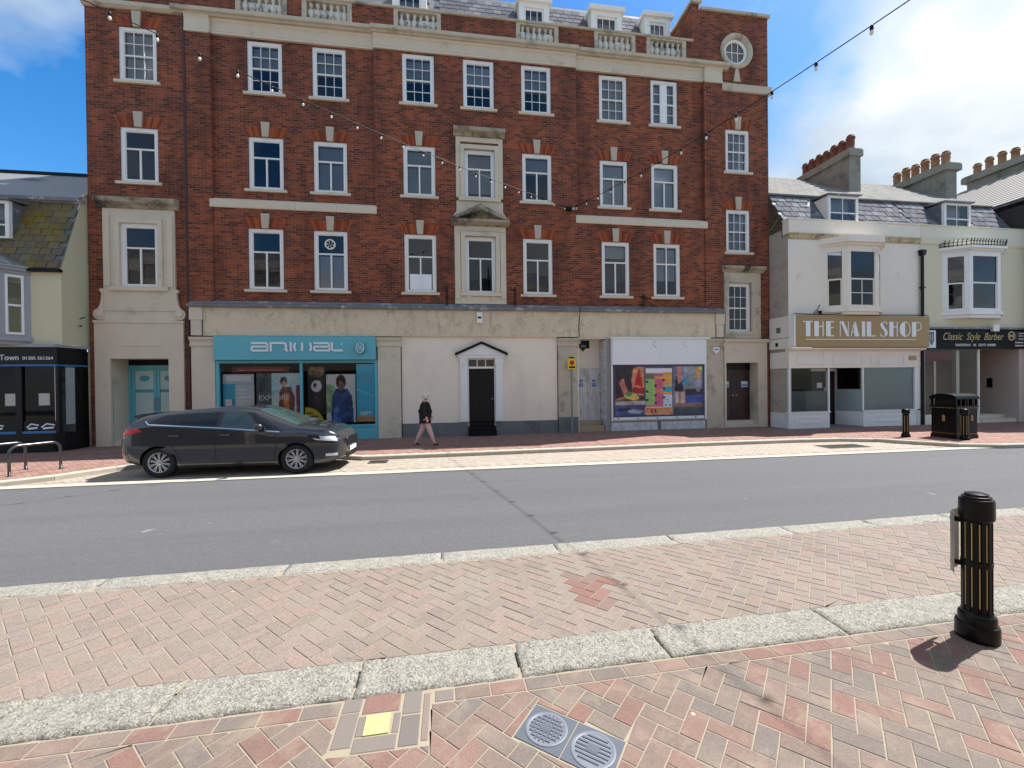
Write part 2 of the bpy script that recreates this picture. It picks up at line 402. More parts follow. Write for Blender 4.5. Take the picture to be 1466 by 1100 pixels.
M['paver_near'] = piece_mat('near_clay_paver', [C(126, 96, 88), C(116, 105, 98), C(122, 95, 87), C(120, 107, 99), C(129, 104, 95), C(112, 103, 97), C(123, 105, 97), C(118, 102, 94)], spk=0.34, spscale=110, bump=.5, mott=(C(136, 123, 108), 5, 0.5, 0.85), gum=True)
M['paver_mid'] = piece_mat('bleached_clay_paver', [C(140, 125, 117), C(136, 123, 115), C(142, 124, 115), C(132, 120, 112), C(138, 127, 118)], spk=0.42, spscale=75, bump=.6, mott=(C(118, 110, 98), 3.0, 0.48, 0.78), gum=True)
M['paver_bay'] = piece_mat('pale_bay_paver', [C(156, 147, 135), C(152, 144, 132), C(160, 149, 137), C(154, 142, 129)], spk=0.12, spscale=90)
M['paver_far'] = piece_mat('red_clay_paver', [C(142, 110, 99), C(136, 103, 94), C(148, 115, 104), C(131, 101, 93), C(142, 113, 103)], spk=0.14, spscale=90)
def granite():
    m = NT('granite')
    v = m.voro(110, out='Color'); s = m.n('ShaderNodeSeparateColor'); m.l(v, s.inputs[0])
    c = m.ramp(s.outputs[0], [(0.0, C(96, 94, 89)), (0.25, C(148, 145, 137)), (0.55, C(172, 169, 159)), (0.85, C(128, 125, 118))])
    n2 = m.noise(14, 5, 0.7)
    c = m.mix(m.rng(n2, 0.45, 0.75, 0, 0.5), c, C(184, 178, 164))
    c = m.mix(m.rng(m.noise(2.2, 6, 0.7), 0.64, 0.72, 0, 0.75), c, C(80, 78, 74))
    pit = m.noise(38, 6, 0.72)
    c = m.mix(m.rng(pit, 0.30, 0.46, 0.65, 0.0), c, C(112, 106, 94))
    m.bump(pit, 1.0, 0.03)
    return m.fin(c, 0.85, spec=0.3)
M['granite'] = granite()
M['concrete'] = plain('pale_kerb_stone', C(168, 162, 148), 0.9, 0.12, 5, 0.3, 90, grime=C(150, 146, 134), gscale=2.5, glo=0.5, ghi=0.75)

def sheet(name, pts, z, mat, kind='structure'):
    o = MB().poly([(x, y, z) for x, y in pts]).build(name, mat); tag(o, kind=kind); return o
g = sheet('ground', [(-300, -300), (300, -300), (300, 400), (-300, 400)], -0.03, plain('distant_ground', C(120, 118, 112), 0.9, 0.2, 0.2))
g['label'] = 'plain ground beyond the street'
road = sheet('road', [(-70, 2.0), (70, 2.0), (70, 9.5), (-70, 9.5)], 0.0, M['asphalt'])
road['label'] = 'grey asphalt road between the two paved edges'

SH = 0.022   # the near edge runs very slightly askew to the facades
def sk(x, y): return y + SH * x

def clip_half(poly, a, b, c):
    """keep a*x+b*y<=c"""
    out = []
    for i in range(len(poly)):
        p, q = poly[i], poly[(i + 1) % len(poly)]
        dp, dq = a * p[0] + b * p[1] - c, a * q[0] + b * q[1] - c
        if dp <= 0: out.append(p)
        if (dp < 0 < dq) or (dq < 0 < dp):
            t = dp / (dp - dq); out.append((p[0] + (q[0] - p[0]) * t, p[1] + (q[1] - p[1]) * t))
    return out
def inset_poly(poly, d):
    k = len(poly); out = []
    for i in range(k):
        p0, p1, p2 = Vector(poly[i - 1]), Vector(poly[i]), Vector(poly[(i + 1) % k])
        e1 = (p1 - p0); e2 = (p2 - p1)
        if e1.length < 1e-6 or e2.length < 1e-6: return None
        e1.normalize(); e2.normalize(); n1 = Vector((-e1.y, e1.x)); n2 = Vector((-e2.y, e2.x)); m = n1 + n2
        if m.length < 1e-4: return None
        m.normalize(); out.append(tuple(p1 + m * (d / max(0.4, m.dot(n1)))))
    return out
def parea(p): return 0.5 * sum(p[i][0] * p[(i + 1) % len(p)][1] - p[(i + 1) % len(p)][0] * p[i][1] for i in range(len(p)))
def add_paver(mb, poly, z0, z1, joint, chamfer):
    if len(poly) < 3 or parea(poly) < 0.0012: return
    a = inset_poly(poly, joint)
    if not a or parea(a) < 0.0008: return
    k = len(a); n = len(mb.v)
    if chamfer:
        b = inset_poly(a, chamfer)
        if not b or parea(b) <= 0: return
        mb.v += [(x, y, z0) for x, y in a] + [(x, y, z1 - chamfer * 0.8) for x, y in a] + [(x, y, z1) for x, y in b]
        for r in (0, 1):
            for i in range(k):
                j = (i + 1) % k; mb.f.append((n + r * k + i, n + r * k + j, n + (r + 1) * k + j, n + (r + 1) * k + i)); mb.m.append(0)
        mb.f.append(tuple(n + 2 * k + i for i in range(k))); mb.m.append(0)
    else:
        mb.v += [(x, y, z0) for x, y in a] + [(x, y, z1) for x, y in a]
        for i in range(k):
            j = (i + 1) % k; mb.f.append((n + i, n + j, n + k + j, n + k + i)); mb.m.append(0)
        mb.f.append(tuple(n + k + i for i in range(k))); mb.m.append(0)
PW = 0.112
def herring(xmin, xmax, ymin, ymax, org=(0.0, 0.0)):
    """45 degree herringbone, yields 4 corner polygons (ccw)"""
    c = math.sqrt(0.5); R = max(xmax - xmin, ymax - ymin)
    cx, cy = (xmin + xmax) / 2, (ymin + ymax) / 2
    u0, v0 = ((cx - org[0]) + (cy - org[1])) * c / PW, (-(cx - org[0]) + (cy - org[1])) * c / PW
    n = int(R / PW) + 6
    for i in range(int(u0) - n, int(u0) + n):
        for j in range(int(v0) - n, int(v0) + n):
            k = (i - j) % 4
            if k == 0: u, v, a, b = i, j, 2, 1
            elif k == 3: u, v, a, b = i, j, 1, 2
            else: continue
            mx, my = org[0] + (u + a / 2 - v - b / 2) * PW * c, org[1] + (u + a / 2 + v + b / 2) * PW * c
            if mx < xmin - 0.2 or mx > xmax + 0.2 or my < ymin - 0.2 or my > ymax + 0.2: continue
            P = [(u, v), (u + a, v), (u + a, v + b), (u, v + b)]
            yield (mx, my), [(org[0] + (p - q) * PW * c, org[1] + (p + q) * PW * c) for p, q in P], k == 0
UNIT = None
def unit_paver(mat, z0, z1, joint, chamfer, nm):
    mb = MB(); add_paver(mb, [(-PW, -PW / 2), (PW, -PW / 2), (PW, PW / 2), (-PW, PW / 2)], 0, z1 - z0, joint, chamfer)
    o = mb.build(nm, mat); me = o.data; bpy.data.objects.remove(o); return me
def pave(parent, inside, bounds, mat, z0, z1, joint, chamfer, nobj, org=(0, 0), clipper=None):
    """whole pavers nearest the viewer are objects of their own, the rest one joined mesh"""
    whole = []; rest = MB()
    x0, x1, y0, y1 = bounds
    for (mx, my), P, hz in herring(x0, x1, y0, y1, org):
        ins = [inside(x, y) for x, y in P]
        if all(ins) and inside(mx, my): whole.append((mx, my, P, hz))
        elif clipper:
            for Q in clipper(P):
                if len(Q) >= 3: add_paver(rest, Q, z0, z1, joint, chamfer)
    def score(q):
        v = Vector((q[0], q[1], 0.0)) - Vector((0, 0, CAMZ)); d = v.dot(_F)
        if d < 0.3: return 1e9
        sx = v.dot(_R) / d * 608; sy = v.dot(_U) / d * 608
        if abs(sx) > 760 or abs(sy) > 575: return 1e6 + d
        return d
    whole.sort(key=score)
    me = unit_paver(mat, z0, z1, joint, chamfer, 'paver') if nobj else None
    for i, (mx, my, P, hz) in enumerate(whole):
        if i < nobj and score((mx, my)) < 1e6:
            o = bpy.data.objects.new('paver', me); COL.objects.link(o); o.parent = parent
            o.location = (mx + random.uniform(-.0012, .0012), my + random.uniform(-.0012, .0012), z0 + random.uniform(-0.0016, 0.0016))
            o.rotation_euler = (random.uniform(-.006, .006), random.uniform(-.004, .004), math.radians(45 if hz else 135) + random.uniform(-.012, .012) + (math.pi if random.random() < .5 else 0))
        else: add_paver(rest, P, z0, z1 + random.uniform(-.0012, .0012), joint, chamfer)
    if rest.f:
        r = rest.build('paver_field', mat, parent); r['kind'] = 'stuff'

# --- near footway (the viewer stands on it)
YK0, YK1, YS0, YS1 = 2.72, 3.075, 4.60, 4.885      # kerb front/back, flush strip front/back at x=0
foot = sheet('footway', [(-14, -5.2), (16, -5.2), (16, sk(16, YK0 + .1)), (-14, sk(-14, YK0 + .1))], 0.0098, M['mortar'])
foot['label'] = 'herringbone brick footway in front of the granite kerb'
MARK = (-0.66, -0.13, 2.30, 2.60)   # square-laid patch round the yellow plate
COVER_C = Vector((0.615, 2.215)); COVER_A = math.radians(-39)
def in_cover(x, y, g=0.012):
    d = Vector((x, y)) - COVER_C; ca, sa = math.cos(-COVER_A), math.sin(-COVER_A)
    u, v = d.x * ca - d.y * sa, d.x * sa + d.y * ca
    return abs(u) < 0.27 + g and abs(v) < 0.135 + g
def in_mark(x, y): return MARK[0] < x < MARK[1] and MARK[2] < y < sk(x, MARK[3])
def foot_in(x, y): return y < sk(x, YK0 - 0.125) and not in_cover(x, y) and not in_mark(x, y)
def foot_clip(P):
    mx = sum(p[0] for p in P) / 4; my = sum(p[1] for p in P) / 4
    if any(p[1] >= sk(p[0], YK0 - 0.125) for p in P):
        Q = clip_half(P, -SH, 1, YK0 - 0.125)
        if any(in_mark(*p) for p in Q): return [clip_half(Q, 1, 0, MARK[0]), clip_half(Q, -1, 0, -MARK[1])]
        return [Q]
    if any(in_mark(*p) for p in P):
        A = clip_half(P, 1, 0, MARK[0]); B = clip_half(clip_half(P, -1, 0, -MARK[1]), 1, 0, 99)
        Cc = clip_half(clip_half(clip_half(P, 0, 1, MARK[2]), -1, 0, -MARK[0]), 1, 0, MARK[1])
        return [q for q in (A, B, Cc) if len(q) >= 3]
    # round the cover: cut by its four sides, keep the outer pieces
    ca, sa = math.cos(COVER_A), math.sin(COVER_A); res = []; cur = P
    for (nx, ny, d) in ((ca, sa, 0.275), (-ca, -sa, 0.275), (-sa, ca, 0.14), (sa, -ca, 0.14)):
        c0 = nx * COVER_C.x + ny * COVER_C.y + d
        o = clip_half(cur, -nx, -ny, -c0)
        if len(o) >= 3: res.append(o)
        cur = clip_half(cur, nx, ny, c0)
        if len(cur) < 3: break
    return res
pave(foot, foot_in, (-6.5, 7.5, -0.6, 3.0), M['paver_near'], 0.0, 0.0135, 0.0036, 0.003, 300, (0.03, 0.02), foot_clip)
# border course of stretchers along the kerb and the square patch
bme = unit_paver(M['paver_near'], 0, 0.0135, 0.0042, 0.003, 'border_paver')
x = -6.6
while x < 8.2:
    if not (MARK[0] - .1 < x < MARK[1] + .1):
        o = bpy.data.objects.new('paver', bme); COL.objects.link(o); o.parent = foot
        o.location = (x, sk(x, YK0 - 0.067), 0.0); o.rotation_euler = (0, 0, math.atan(SH) + random.uniform(-.01, .01)); o.scale = (1.0, 1.0, 1)
    x += 2 * PW
def single_paver(cx, cy, lx, ly, mat=None):
    mb = MB(); add_paver(mb, [(-lx / 2, -ly / 2), (lx / 2, -ly / 2), (lx / 2, ly / 2), (-lx / 2, ly / 2)], 0, 0.0135, 0.004, 0.003)
    return mb.build('paver', mat or M['paver_dark'], foot, loc=(cx, cy, 0))
M['paver_dark'] = piece_mat('blue_grey_paver', [C(114, 106, 100), C(122, 108, 100), C(106, 99, 94)], spk=0.2, spscale=160)
single_paver(-0.600, 2.47, .112, .25); single_paver(-0.245, 2.42, .112, .22); single_paver(-0.245, 2.635, .112, .2)
single_paver(-0.160, 2.51, .046, .36); single_paver(-0.425, 2.355, .235, .105); single_paver(-0.425, 2.65, .22, .16, M['paver_near'])
single_paver(-0.6, 2.66, .112, .13); single_paver(-0.055, 2.652, .12, .10); single_paver(-0.52, 2.485, .05, .15); single_paver(-0.325, 2.485, .045, .15)
# --- granite kerb: rough hewn stones
kerb = tag(empty('kerb'), 'row of rough pale granite kerb stones', None, None, 'structure')
def rough_stone(x0, x1, ya, yb, z0, z1, amp, seed, nx, ny, parent, mat, name='kerbstone', gap=0.006):
    mb = MB(); x0 += gap; x1 -= gap
    def top(i, j):
        u, v = i / nx, j / ny
        xx = x0 + (x1 - x0) * u; yy = ya + (yb - ya) * v + sk(xx, 0)
        e = min(u * (x1 - x0), (1 - u) * (x1 - x0), v * (yb - ya), (1 - v) * (yb - ya))
        r = -0.012 * max(0, 1 - e / 0.03) ** 2 * (amp / 0.006)
        nz = mnoise.noise(Vector((xx * 6, yy * 6, seed))) * amp + mnoise.noise(Vector((xx * 24, yy * 24, seed))) * amp * 0.8
        if e < 1e-6:
            w = mnoise.noise(Vector((xx * 9, yy * 9, seed + 5.0))) * amp * 0.9
            if j in (0, ny): yy += w
            if i in (0, nx): xx += w * .5
        return (xx, yy, z1 + r + nz)
    n = 0
    for j in range(ny + 1):
        for i in range(nx + 1): mb.v.append(top(i, j))
    for j in range(ny):
        for i in range(nx):
            a = j * (nx + 1) + i; mb.f.append((a, a + 1, a + nx + 2, a + nx + 1)); mb.m.append(0)
    ring = [i for i in range(nx + 1)] + [(j) * (nx + 1) + nx for j in range(1, ny + 1)] + [ny * (nx + 1) + i for i in range(nx - 1, -1, -1)] + [j * (nx + 1) for j in range(ny - 1, 0, -1)]
    b = len(mb.v)
    for r in ring: p = mb.v[r]; mb.v.append((p[0], p[1], z0))
    for k in range(len(ring)):
        l = (k + 1) % len(ring); mb.f.append((ring[l], ring[k], b + k, b + l)); mb.m.append(0)
    o = mb.build(name, mat, parent, smooth=True); return o
cuts = [-7.6, -6.2, -5.0, -3.75, -2.6, -1.72, -0.62, 0.44, 1.5, 2.95, 4.4, 5.6, 6.9, 8.2]
for i in range(len(cuts) - 1):
    rough_stone(cuts[i], cuts[i + 1], YK0, YK1, -0.02, 0.034 + random.uniform(-.004, .004), 0.0105, i + 1.0, 60, 18, kerb, M['granite'], gap=0.006)
# --- paved strip behind it
strip = sheet('paved_strip', [(-14, sk(-14, YK1 - .1)), (16, sk(16, YK1 - .1)), (16, sk(16, YS0 + .1)), (-14, sk(-14, YS0 + .1))], 0.0132, M['mortar'])
strip['label'] = 'bleached herringbone brick strip between granite kerb and road'
def strip_in(x, y): return sk(x, YK1 + .004) < y < sk(x, YS0 - .004)
def strip_clip(P):
    Q = clip_half(clip_half(P, -SH, 1, YS0 - .004), SH, -1, -(YK1 + .004)); return [Q]
pave(strip, strip_in, (-7.5, 9.5, 2.8, 4.9), M['paver_mid'], 0.0, 0.018, 0.004, 0.003, 300, (0.02, 0.06), strip_clip)
# a run of replaced, darker bricks
M['paver_red'] = piece_mat('smooth_red_paver', [C(120, 90, 82), C(116, 98, 92), C(124, 96, 87), C(112, 96, 90)], spk=0.15, spscale=120)
for o in strip.children:
    if o.name.startswith('paver') and not o.name.startswith('paver_field'):
        x, y = o.location.x, o.location.y; t = (4.32 - y) / .95
        if 0 <= t <= 1 and abs(x - (1.28 + .03 * t)) < .13 + .12 * (1 - t):
            o.material_slots[0].link = 'OBJECT'; o.material_slots[0].material = M['paver_red']
# --- flush granite edge to the road
edge = tag(empty('edging'), 'flush pale granite edging along the road', None, None, 'structure')
xs = -9.6; k = 0
while xs < 14:
    L = random.uniform(1.25, 1.75)
    rough_stone(xs, xs + L, YS0, YS1, -0.02, 0.020, 0.0045, 40.0 + k, 30, 7, edge, M['granite'], gap=0.005); xs += L; k += 1

# --- far side: parking bay, raised pavement with its kerb
KPATH = [(-40, 9.35), (-9.4, 9.45), (-8.7, 9.62), (-8.1, 10.05), (-7.5, 10.85), (-6.9, 11.35), (-6.2, 11.6), (-3.2, 11.6), (-2.55, 11.25), (-2.2, 11.08), (1.0, 11.15), (4.2, 11.25), (7.2, 11.36), (10.0, 11.36), (11.7, 11.25), (12.55, 10.95), (13.05, 10.35), (13.7, 9.68), (14.6, 9.3), (16, 9.22), (45, 9.22)]
def kerb_y(x):
    for (a, b), (c, d) in zip(KPATH, KPATH[1:]):
        if a <= x <= c: return b + (d - b) * (x - a) / (c - a)
    return 9.3
bay = sheet('parking_bay', [(-9.2, 9.40)] + [(x, 9.40) for x in (14.5,)] + [(x, y + .03) for x, y in KPATH[::-1] if -9.2 < x < 14.5], 0.0045, M['mortar_d'])
bay['label'] = 'pale brick parking bay beside the road'
def bay_in(x, y): return -9.0 < x < 14.2 and 9.62 < y < kerb_y(x) - 0.01
pave(bay, bay_in, (-9.2, 14.4, 9.6, 11.6), M['paver_bay'], 0.0, 0.012, 0.003, 0, 0)
xs = -14; k = 0
edge2 = tag(empty('edging'), 'flush pale stone edging between road and parking bay', None, None, 'structure')
while xs < 16:
    L = random.uniform(1.1, 1.5)
    MB().box(xs + .004, xs + L - .004, 9.36, 9.62, -0.02, 0.016 + random.uniform(-.002, .003)).build('edging_stone', M['concrete'], edge2); xs += L
pav = sheet('pavement', [(x, y + 0.1) for x, y in KPATH] + [(45, 26), (-40, 26)], 0.094, M['mortar_d'])
pav['label'] = 'red herringbone brick pavement in front of the shops'
def pav_in(x, y): return -17 < x < 27 and kerb_y(x) + 0.17 < y < 15.9
pave(pav, pav_in, (-16.5, 26.5, 9.3, 15.6), M['paver_far'], 0.09, 0.101, 0.003, 0, 0)
fk = tag(empty('kerb'), 'raised pale kerb stones edging the shop pavement', None, None, 'structure')
def along(path, step):
    out = []; 
    for (a, b), (c, d) in zip(path, path[1:]):
        L = math.hypot(c - a, d - b); n = max(1, round(L / step))
        if a < -16: a2 = a
        for i in range(n):
            t0, t1 = i / n, (i + 1) / n
            out.append(((a + (c - a) * t0, b + (d - b) * t0), (a + (c - a) * t1, b + (d - b) * t1)))
    return out
for (a, b), (c, d) in along(KPATH, 0.95):
    if c < -18 or a > 28: continue
    dv = Vector((c - a, d - b)); L = dv.length; dv.normalize(); nv = Vector((-dv.y, dv.x)); e = dv * 0.003
    P = [Vector((a, b)) + e, Vector((c, d)) - e, Vector((c, d)) - e + nv * .16, Vector((a, b)) + e + nv * .16]
    mb = MB(); zt = 0.108 + random.uniform(-.003, .003)
    mb.prism([tuple(p) for p in P], -0.02, zt - .02, 'z')
    Q = [P[0] + nv * .015, P[1] + nv * .015, P[2], P[3]]
    n = len(mb.v); mb.v += [(p.x, p.y, zt - .02) for p in P] + [(p.x, p.y, zt) for p in Q]
    for i in range(4): mb.f.append((n + i, n + (i + 1) % 4, n + 4 + (i + 1) % 4, n + 4 + i)); mb.m.append(0)
    mb.f.append((n + 4, n + 5, n + 6, n + 7)); mb.m.append(0)
    mb.build('kerbstone', M['concrete'], fk)
# ================================================================== BRICK BUILDING
F = 14.67; BASE = 0.1
bb = thing('brick_building', 'tall red brick building with white sash windows, stone trim and shopfronts below', 'building', (0, F, BASE))
def part(mb, name, mat, parent, smooth=False):
    """child keeps its world coordinates although the parent stands elsewhere"""
    off = parent_world(parent)
    mb.v = [(x - off[0], y - off[1], z - off[2]) for x, y, z in mb.v]
    return mb.build(name, mat, parent, smooth)
def parent_world(p):
    v = Vector((0, 0, 0))
    while p is not None: v += p.location; p = p.parent
    return v
def childat(o, loc):
    o.location = Vector(loc) - parent_world(o.parent); return o
def wall_holes(x0, x1, z0, z1, y, holes, depth=0.14, thick=0.3, mb=None):
    mb = mb or MB()
    xs = sorted({x0, x1} | {max(x0, min(x1, v)) for h in holes for v in (h[0], h[1])})
    zs = sorted({z0, z1} | {max(z0, min(z1, v)) for h in holes for v in (h[2], h[3])})
    for a, b in zip(xs, xs[1:]):
        for c, d in zip(zs, zs[1:]):
            mx, mz = (a + b) / 2, (c + d) / 2
            if any(h[0] < mx < h[1] and h[2] < mz < h[3] for h in holes): continue
            mb.poly([(a, y, c), (b, y, c), (b, y, d), (a, y, d)])
    for a, b, c, d in holes:
        e = y + depth
        mb.poly([(a, y, c), (a, y, d), (a, e, d), (a, e, c)]); mb.poly([(b, y, c), (b, e, c), (b, e, d), (b, y, d)])
        mb.poly([(a, y, d), (b, y, d), (b, e, d), (a, e, d)]); mb.poly([(a, y, c), (a, e, c), (b, e, c), (b, y, c)])
    t = y + thick
    mb.poly([(x0, y, z0), (x0, y, z1), (x0, t, z1), (x0, t, z0)]); mb.poly([(x1, y, z0), (x1, t, z0), (x1, t, z1), (x1, y, z1)])
    mb.poly([(x0, y, z1), (x1, y, z1), (x1, t, z1), (x0, t, z1)]); mb.poly([(x0, y, z0), (x0, t, z0), (x1, t, z0), (x1, y, z0)])
    return mb
WW = 1.05
R4 = (11.35, 13.0); R3 = (8.25, 9.92); R2 = (5.0, 6.94)
CX = dict(A=-9.40, B=-5.78, C=-3.80, D=-0.92, E=1.11, G=3.13, H=6.0, I=7.98)
def hole(c, r, wd=WW): return (CX[c] - wd / 2, CX[c] + wd / 2, r[0], r[1])
REC = 0.11
bk = M['brick']
part(wall_holes(-10.83, -8.02, BASE, 13.5, F + .03, [hole('A', R4), hole('A', R3), hole('A', R2), (-10.34, -8.53, BASE, 2.92)]), 'wall', bk, bb)
part(wall_holes(-8.02, -7.32, 4.5, 13.05, F - .04, []), 'pilaster', bk, bb)
part(wall_holes(-7.32, -2.37, 4.5, 7.6, F, [hole('B', R2), hole('C', R2)]), 'wall', bk, bb)
part(wall_holes(-7.32, -2.37, 7.6, 13.05, F + REC, [hole('B', R3), hole('C', R3), hole('B', R4), hole('C', R4)]), 'wall', bk, bb)
part(wall_holes(-2.37, 4.58, 4.5, 13.05, F, [hole(c, r) for c in 'DEG' for r in (R2, R3, R4)]), 'wall', bk, bb)
part(wall_holes(4.58, 9.5, 4.5, 7.6, F, [hole('H', R2), hole('I', R2)]), 'wall', bk, bb)
part(wall_holes(4.58, 9.5, 7.6, 13.05, F + REC, [hole('H', R3), hole('I', R3), hole('H', R4), hole('I', R4)]), 'wall', bk, bb)
part(wall_holes(9.5, 10.2, 4.5, 13.05, F - .04, []), 'pilaster', bk, bb)
JX = 10.88; JW = 0.98
JR = [(9.77, 11.35), (6.74, 8.33), (3.73, 5.57)]
part(wall_holes(10.2, 12.17, BASE, 13.70, F + .02, [(JX - JW / 2, JX + JW / 2, a, b) for a, b in JR] + [(10.24, 11.70, BASE, 2.64)]), 'wall', bk, bb)
# upper right attic wall with a round opening
def round_hole_wall(x0, x1, z0, z1, y, cx, cz, r, thick):
    mb = MB(); n = 32; ring = [(cx + r * math.cos(2 * math.pi * i / n), cz + r * math.sin(2 * math.pi * i / n)) for i in range(n)]
    def outp(a):
        dx, dz = math.cos(a), math.sin(a); t = 1e9
        if dx > 1e-6: t = min(t, (x1 - cx) / dx)
        if dx < -1e-6: t = min(t, (x0 - cx) / dx)
        if dz > 1e-6: t = min(t, (z1 - cz) / dz)
        if dz < -1e-6: t = min(t, (z0 - cz) / dz)
        return (cx + dx * t, cz + dz * t)
    angs = sorted([2 * math.pi * i / n for i in range(n)] + [math.atan2(b - cz, a - cx) % (2 * math.pi) for a in (x0, x1) for b in (z0, z1)])
    for i, a in enumerate(angs):
        b = angs[(i + 1) % len(angs)]
        p, q = (cx + r * math.cos(a), cz + r * math.sin(a)), (cx + r * math.cos(b), cz + r * math.sin(b))
        P, Q = outp(a), outp(b)
        mb.poly([(p[0], y, p[1]), (P[0], y, P[1]), (Q[0], y, Q[1]), (q[0], y, q[1])])
        mb.poly([(p[0], y, p[1]), (q[0], y, q[1]), (q[0], y + .25, q[1]), (p[0], y + .25, p[1])])
    t = y + thick
    mb.poly([(x0, y, z0), (x0, y, z1), (x0, t, z1), (x0, t, z0)]); mb.poly([(x1, y, z0), (x1, t, z0), (x1, t, z1), (x1, y, z1)])
    mb.poly([(x0, y, z1), (x1, y, z1), (x1, t, z1), (x0, t, z1)])
    return mb
part(round_hole_wall(9.32, 12.17, 13.70, 15.68, F + .02, 10.86, 14.3, .50, .4), 'wall', bk, bb)
part(MB().box(9.05, 9.318, F - .02, F + 3.4, 13.72, 15.86), 'wall', bk, bb)
part(MB().box(8.98, 9.40, F - .10, F + 3.5, 15.86, 15.96), 'coping', M['stone_w'], bb)
part(MB().box(9.405, 12.25, F - .05, F + .5, 15.68, 15.78), 'coping', M['stone_w'], bb)
# body of the building behind: sides, flat roof, dark rooms
part(MB().box(12.0, 12.17, F + .44, F + 11, BASE, 15.55), 'side_wall', bk, bb)
part(MB().box(-10.83, -10.66, F + .34, F + 11, BASE, 13.7), 'side_wall', bk, bb)
part(MB().box(-10.83, 12.17, F + 11.003, F + 11.2, BASE, 15.5), 'rear_wall', bk, bb)
part(MB().box(-10.6, 11.9, F + 2.6, F + 10.9, 15.5, 15.7), 'roof', M['slate_plain'], bb)
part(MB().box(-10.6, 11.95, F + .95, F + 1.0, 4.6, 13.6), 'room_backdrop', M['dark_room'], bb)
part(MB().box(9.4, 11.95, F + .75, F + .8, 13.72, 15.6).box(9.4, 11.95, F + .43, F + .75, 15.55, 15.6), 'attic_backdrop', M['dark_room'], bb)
part(MB().box(10.3, 11.4, F + .45, F + .46, 13.75, 14.85), 'blind', M['blind_grey'], bb)  # added grey sheet imitating sky reflection in the round pane

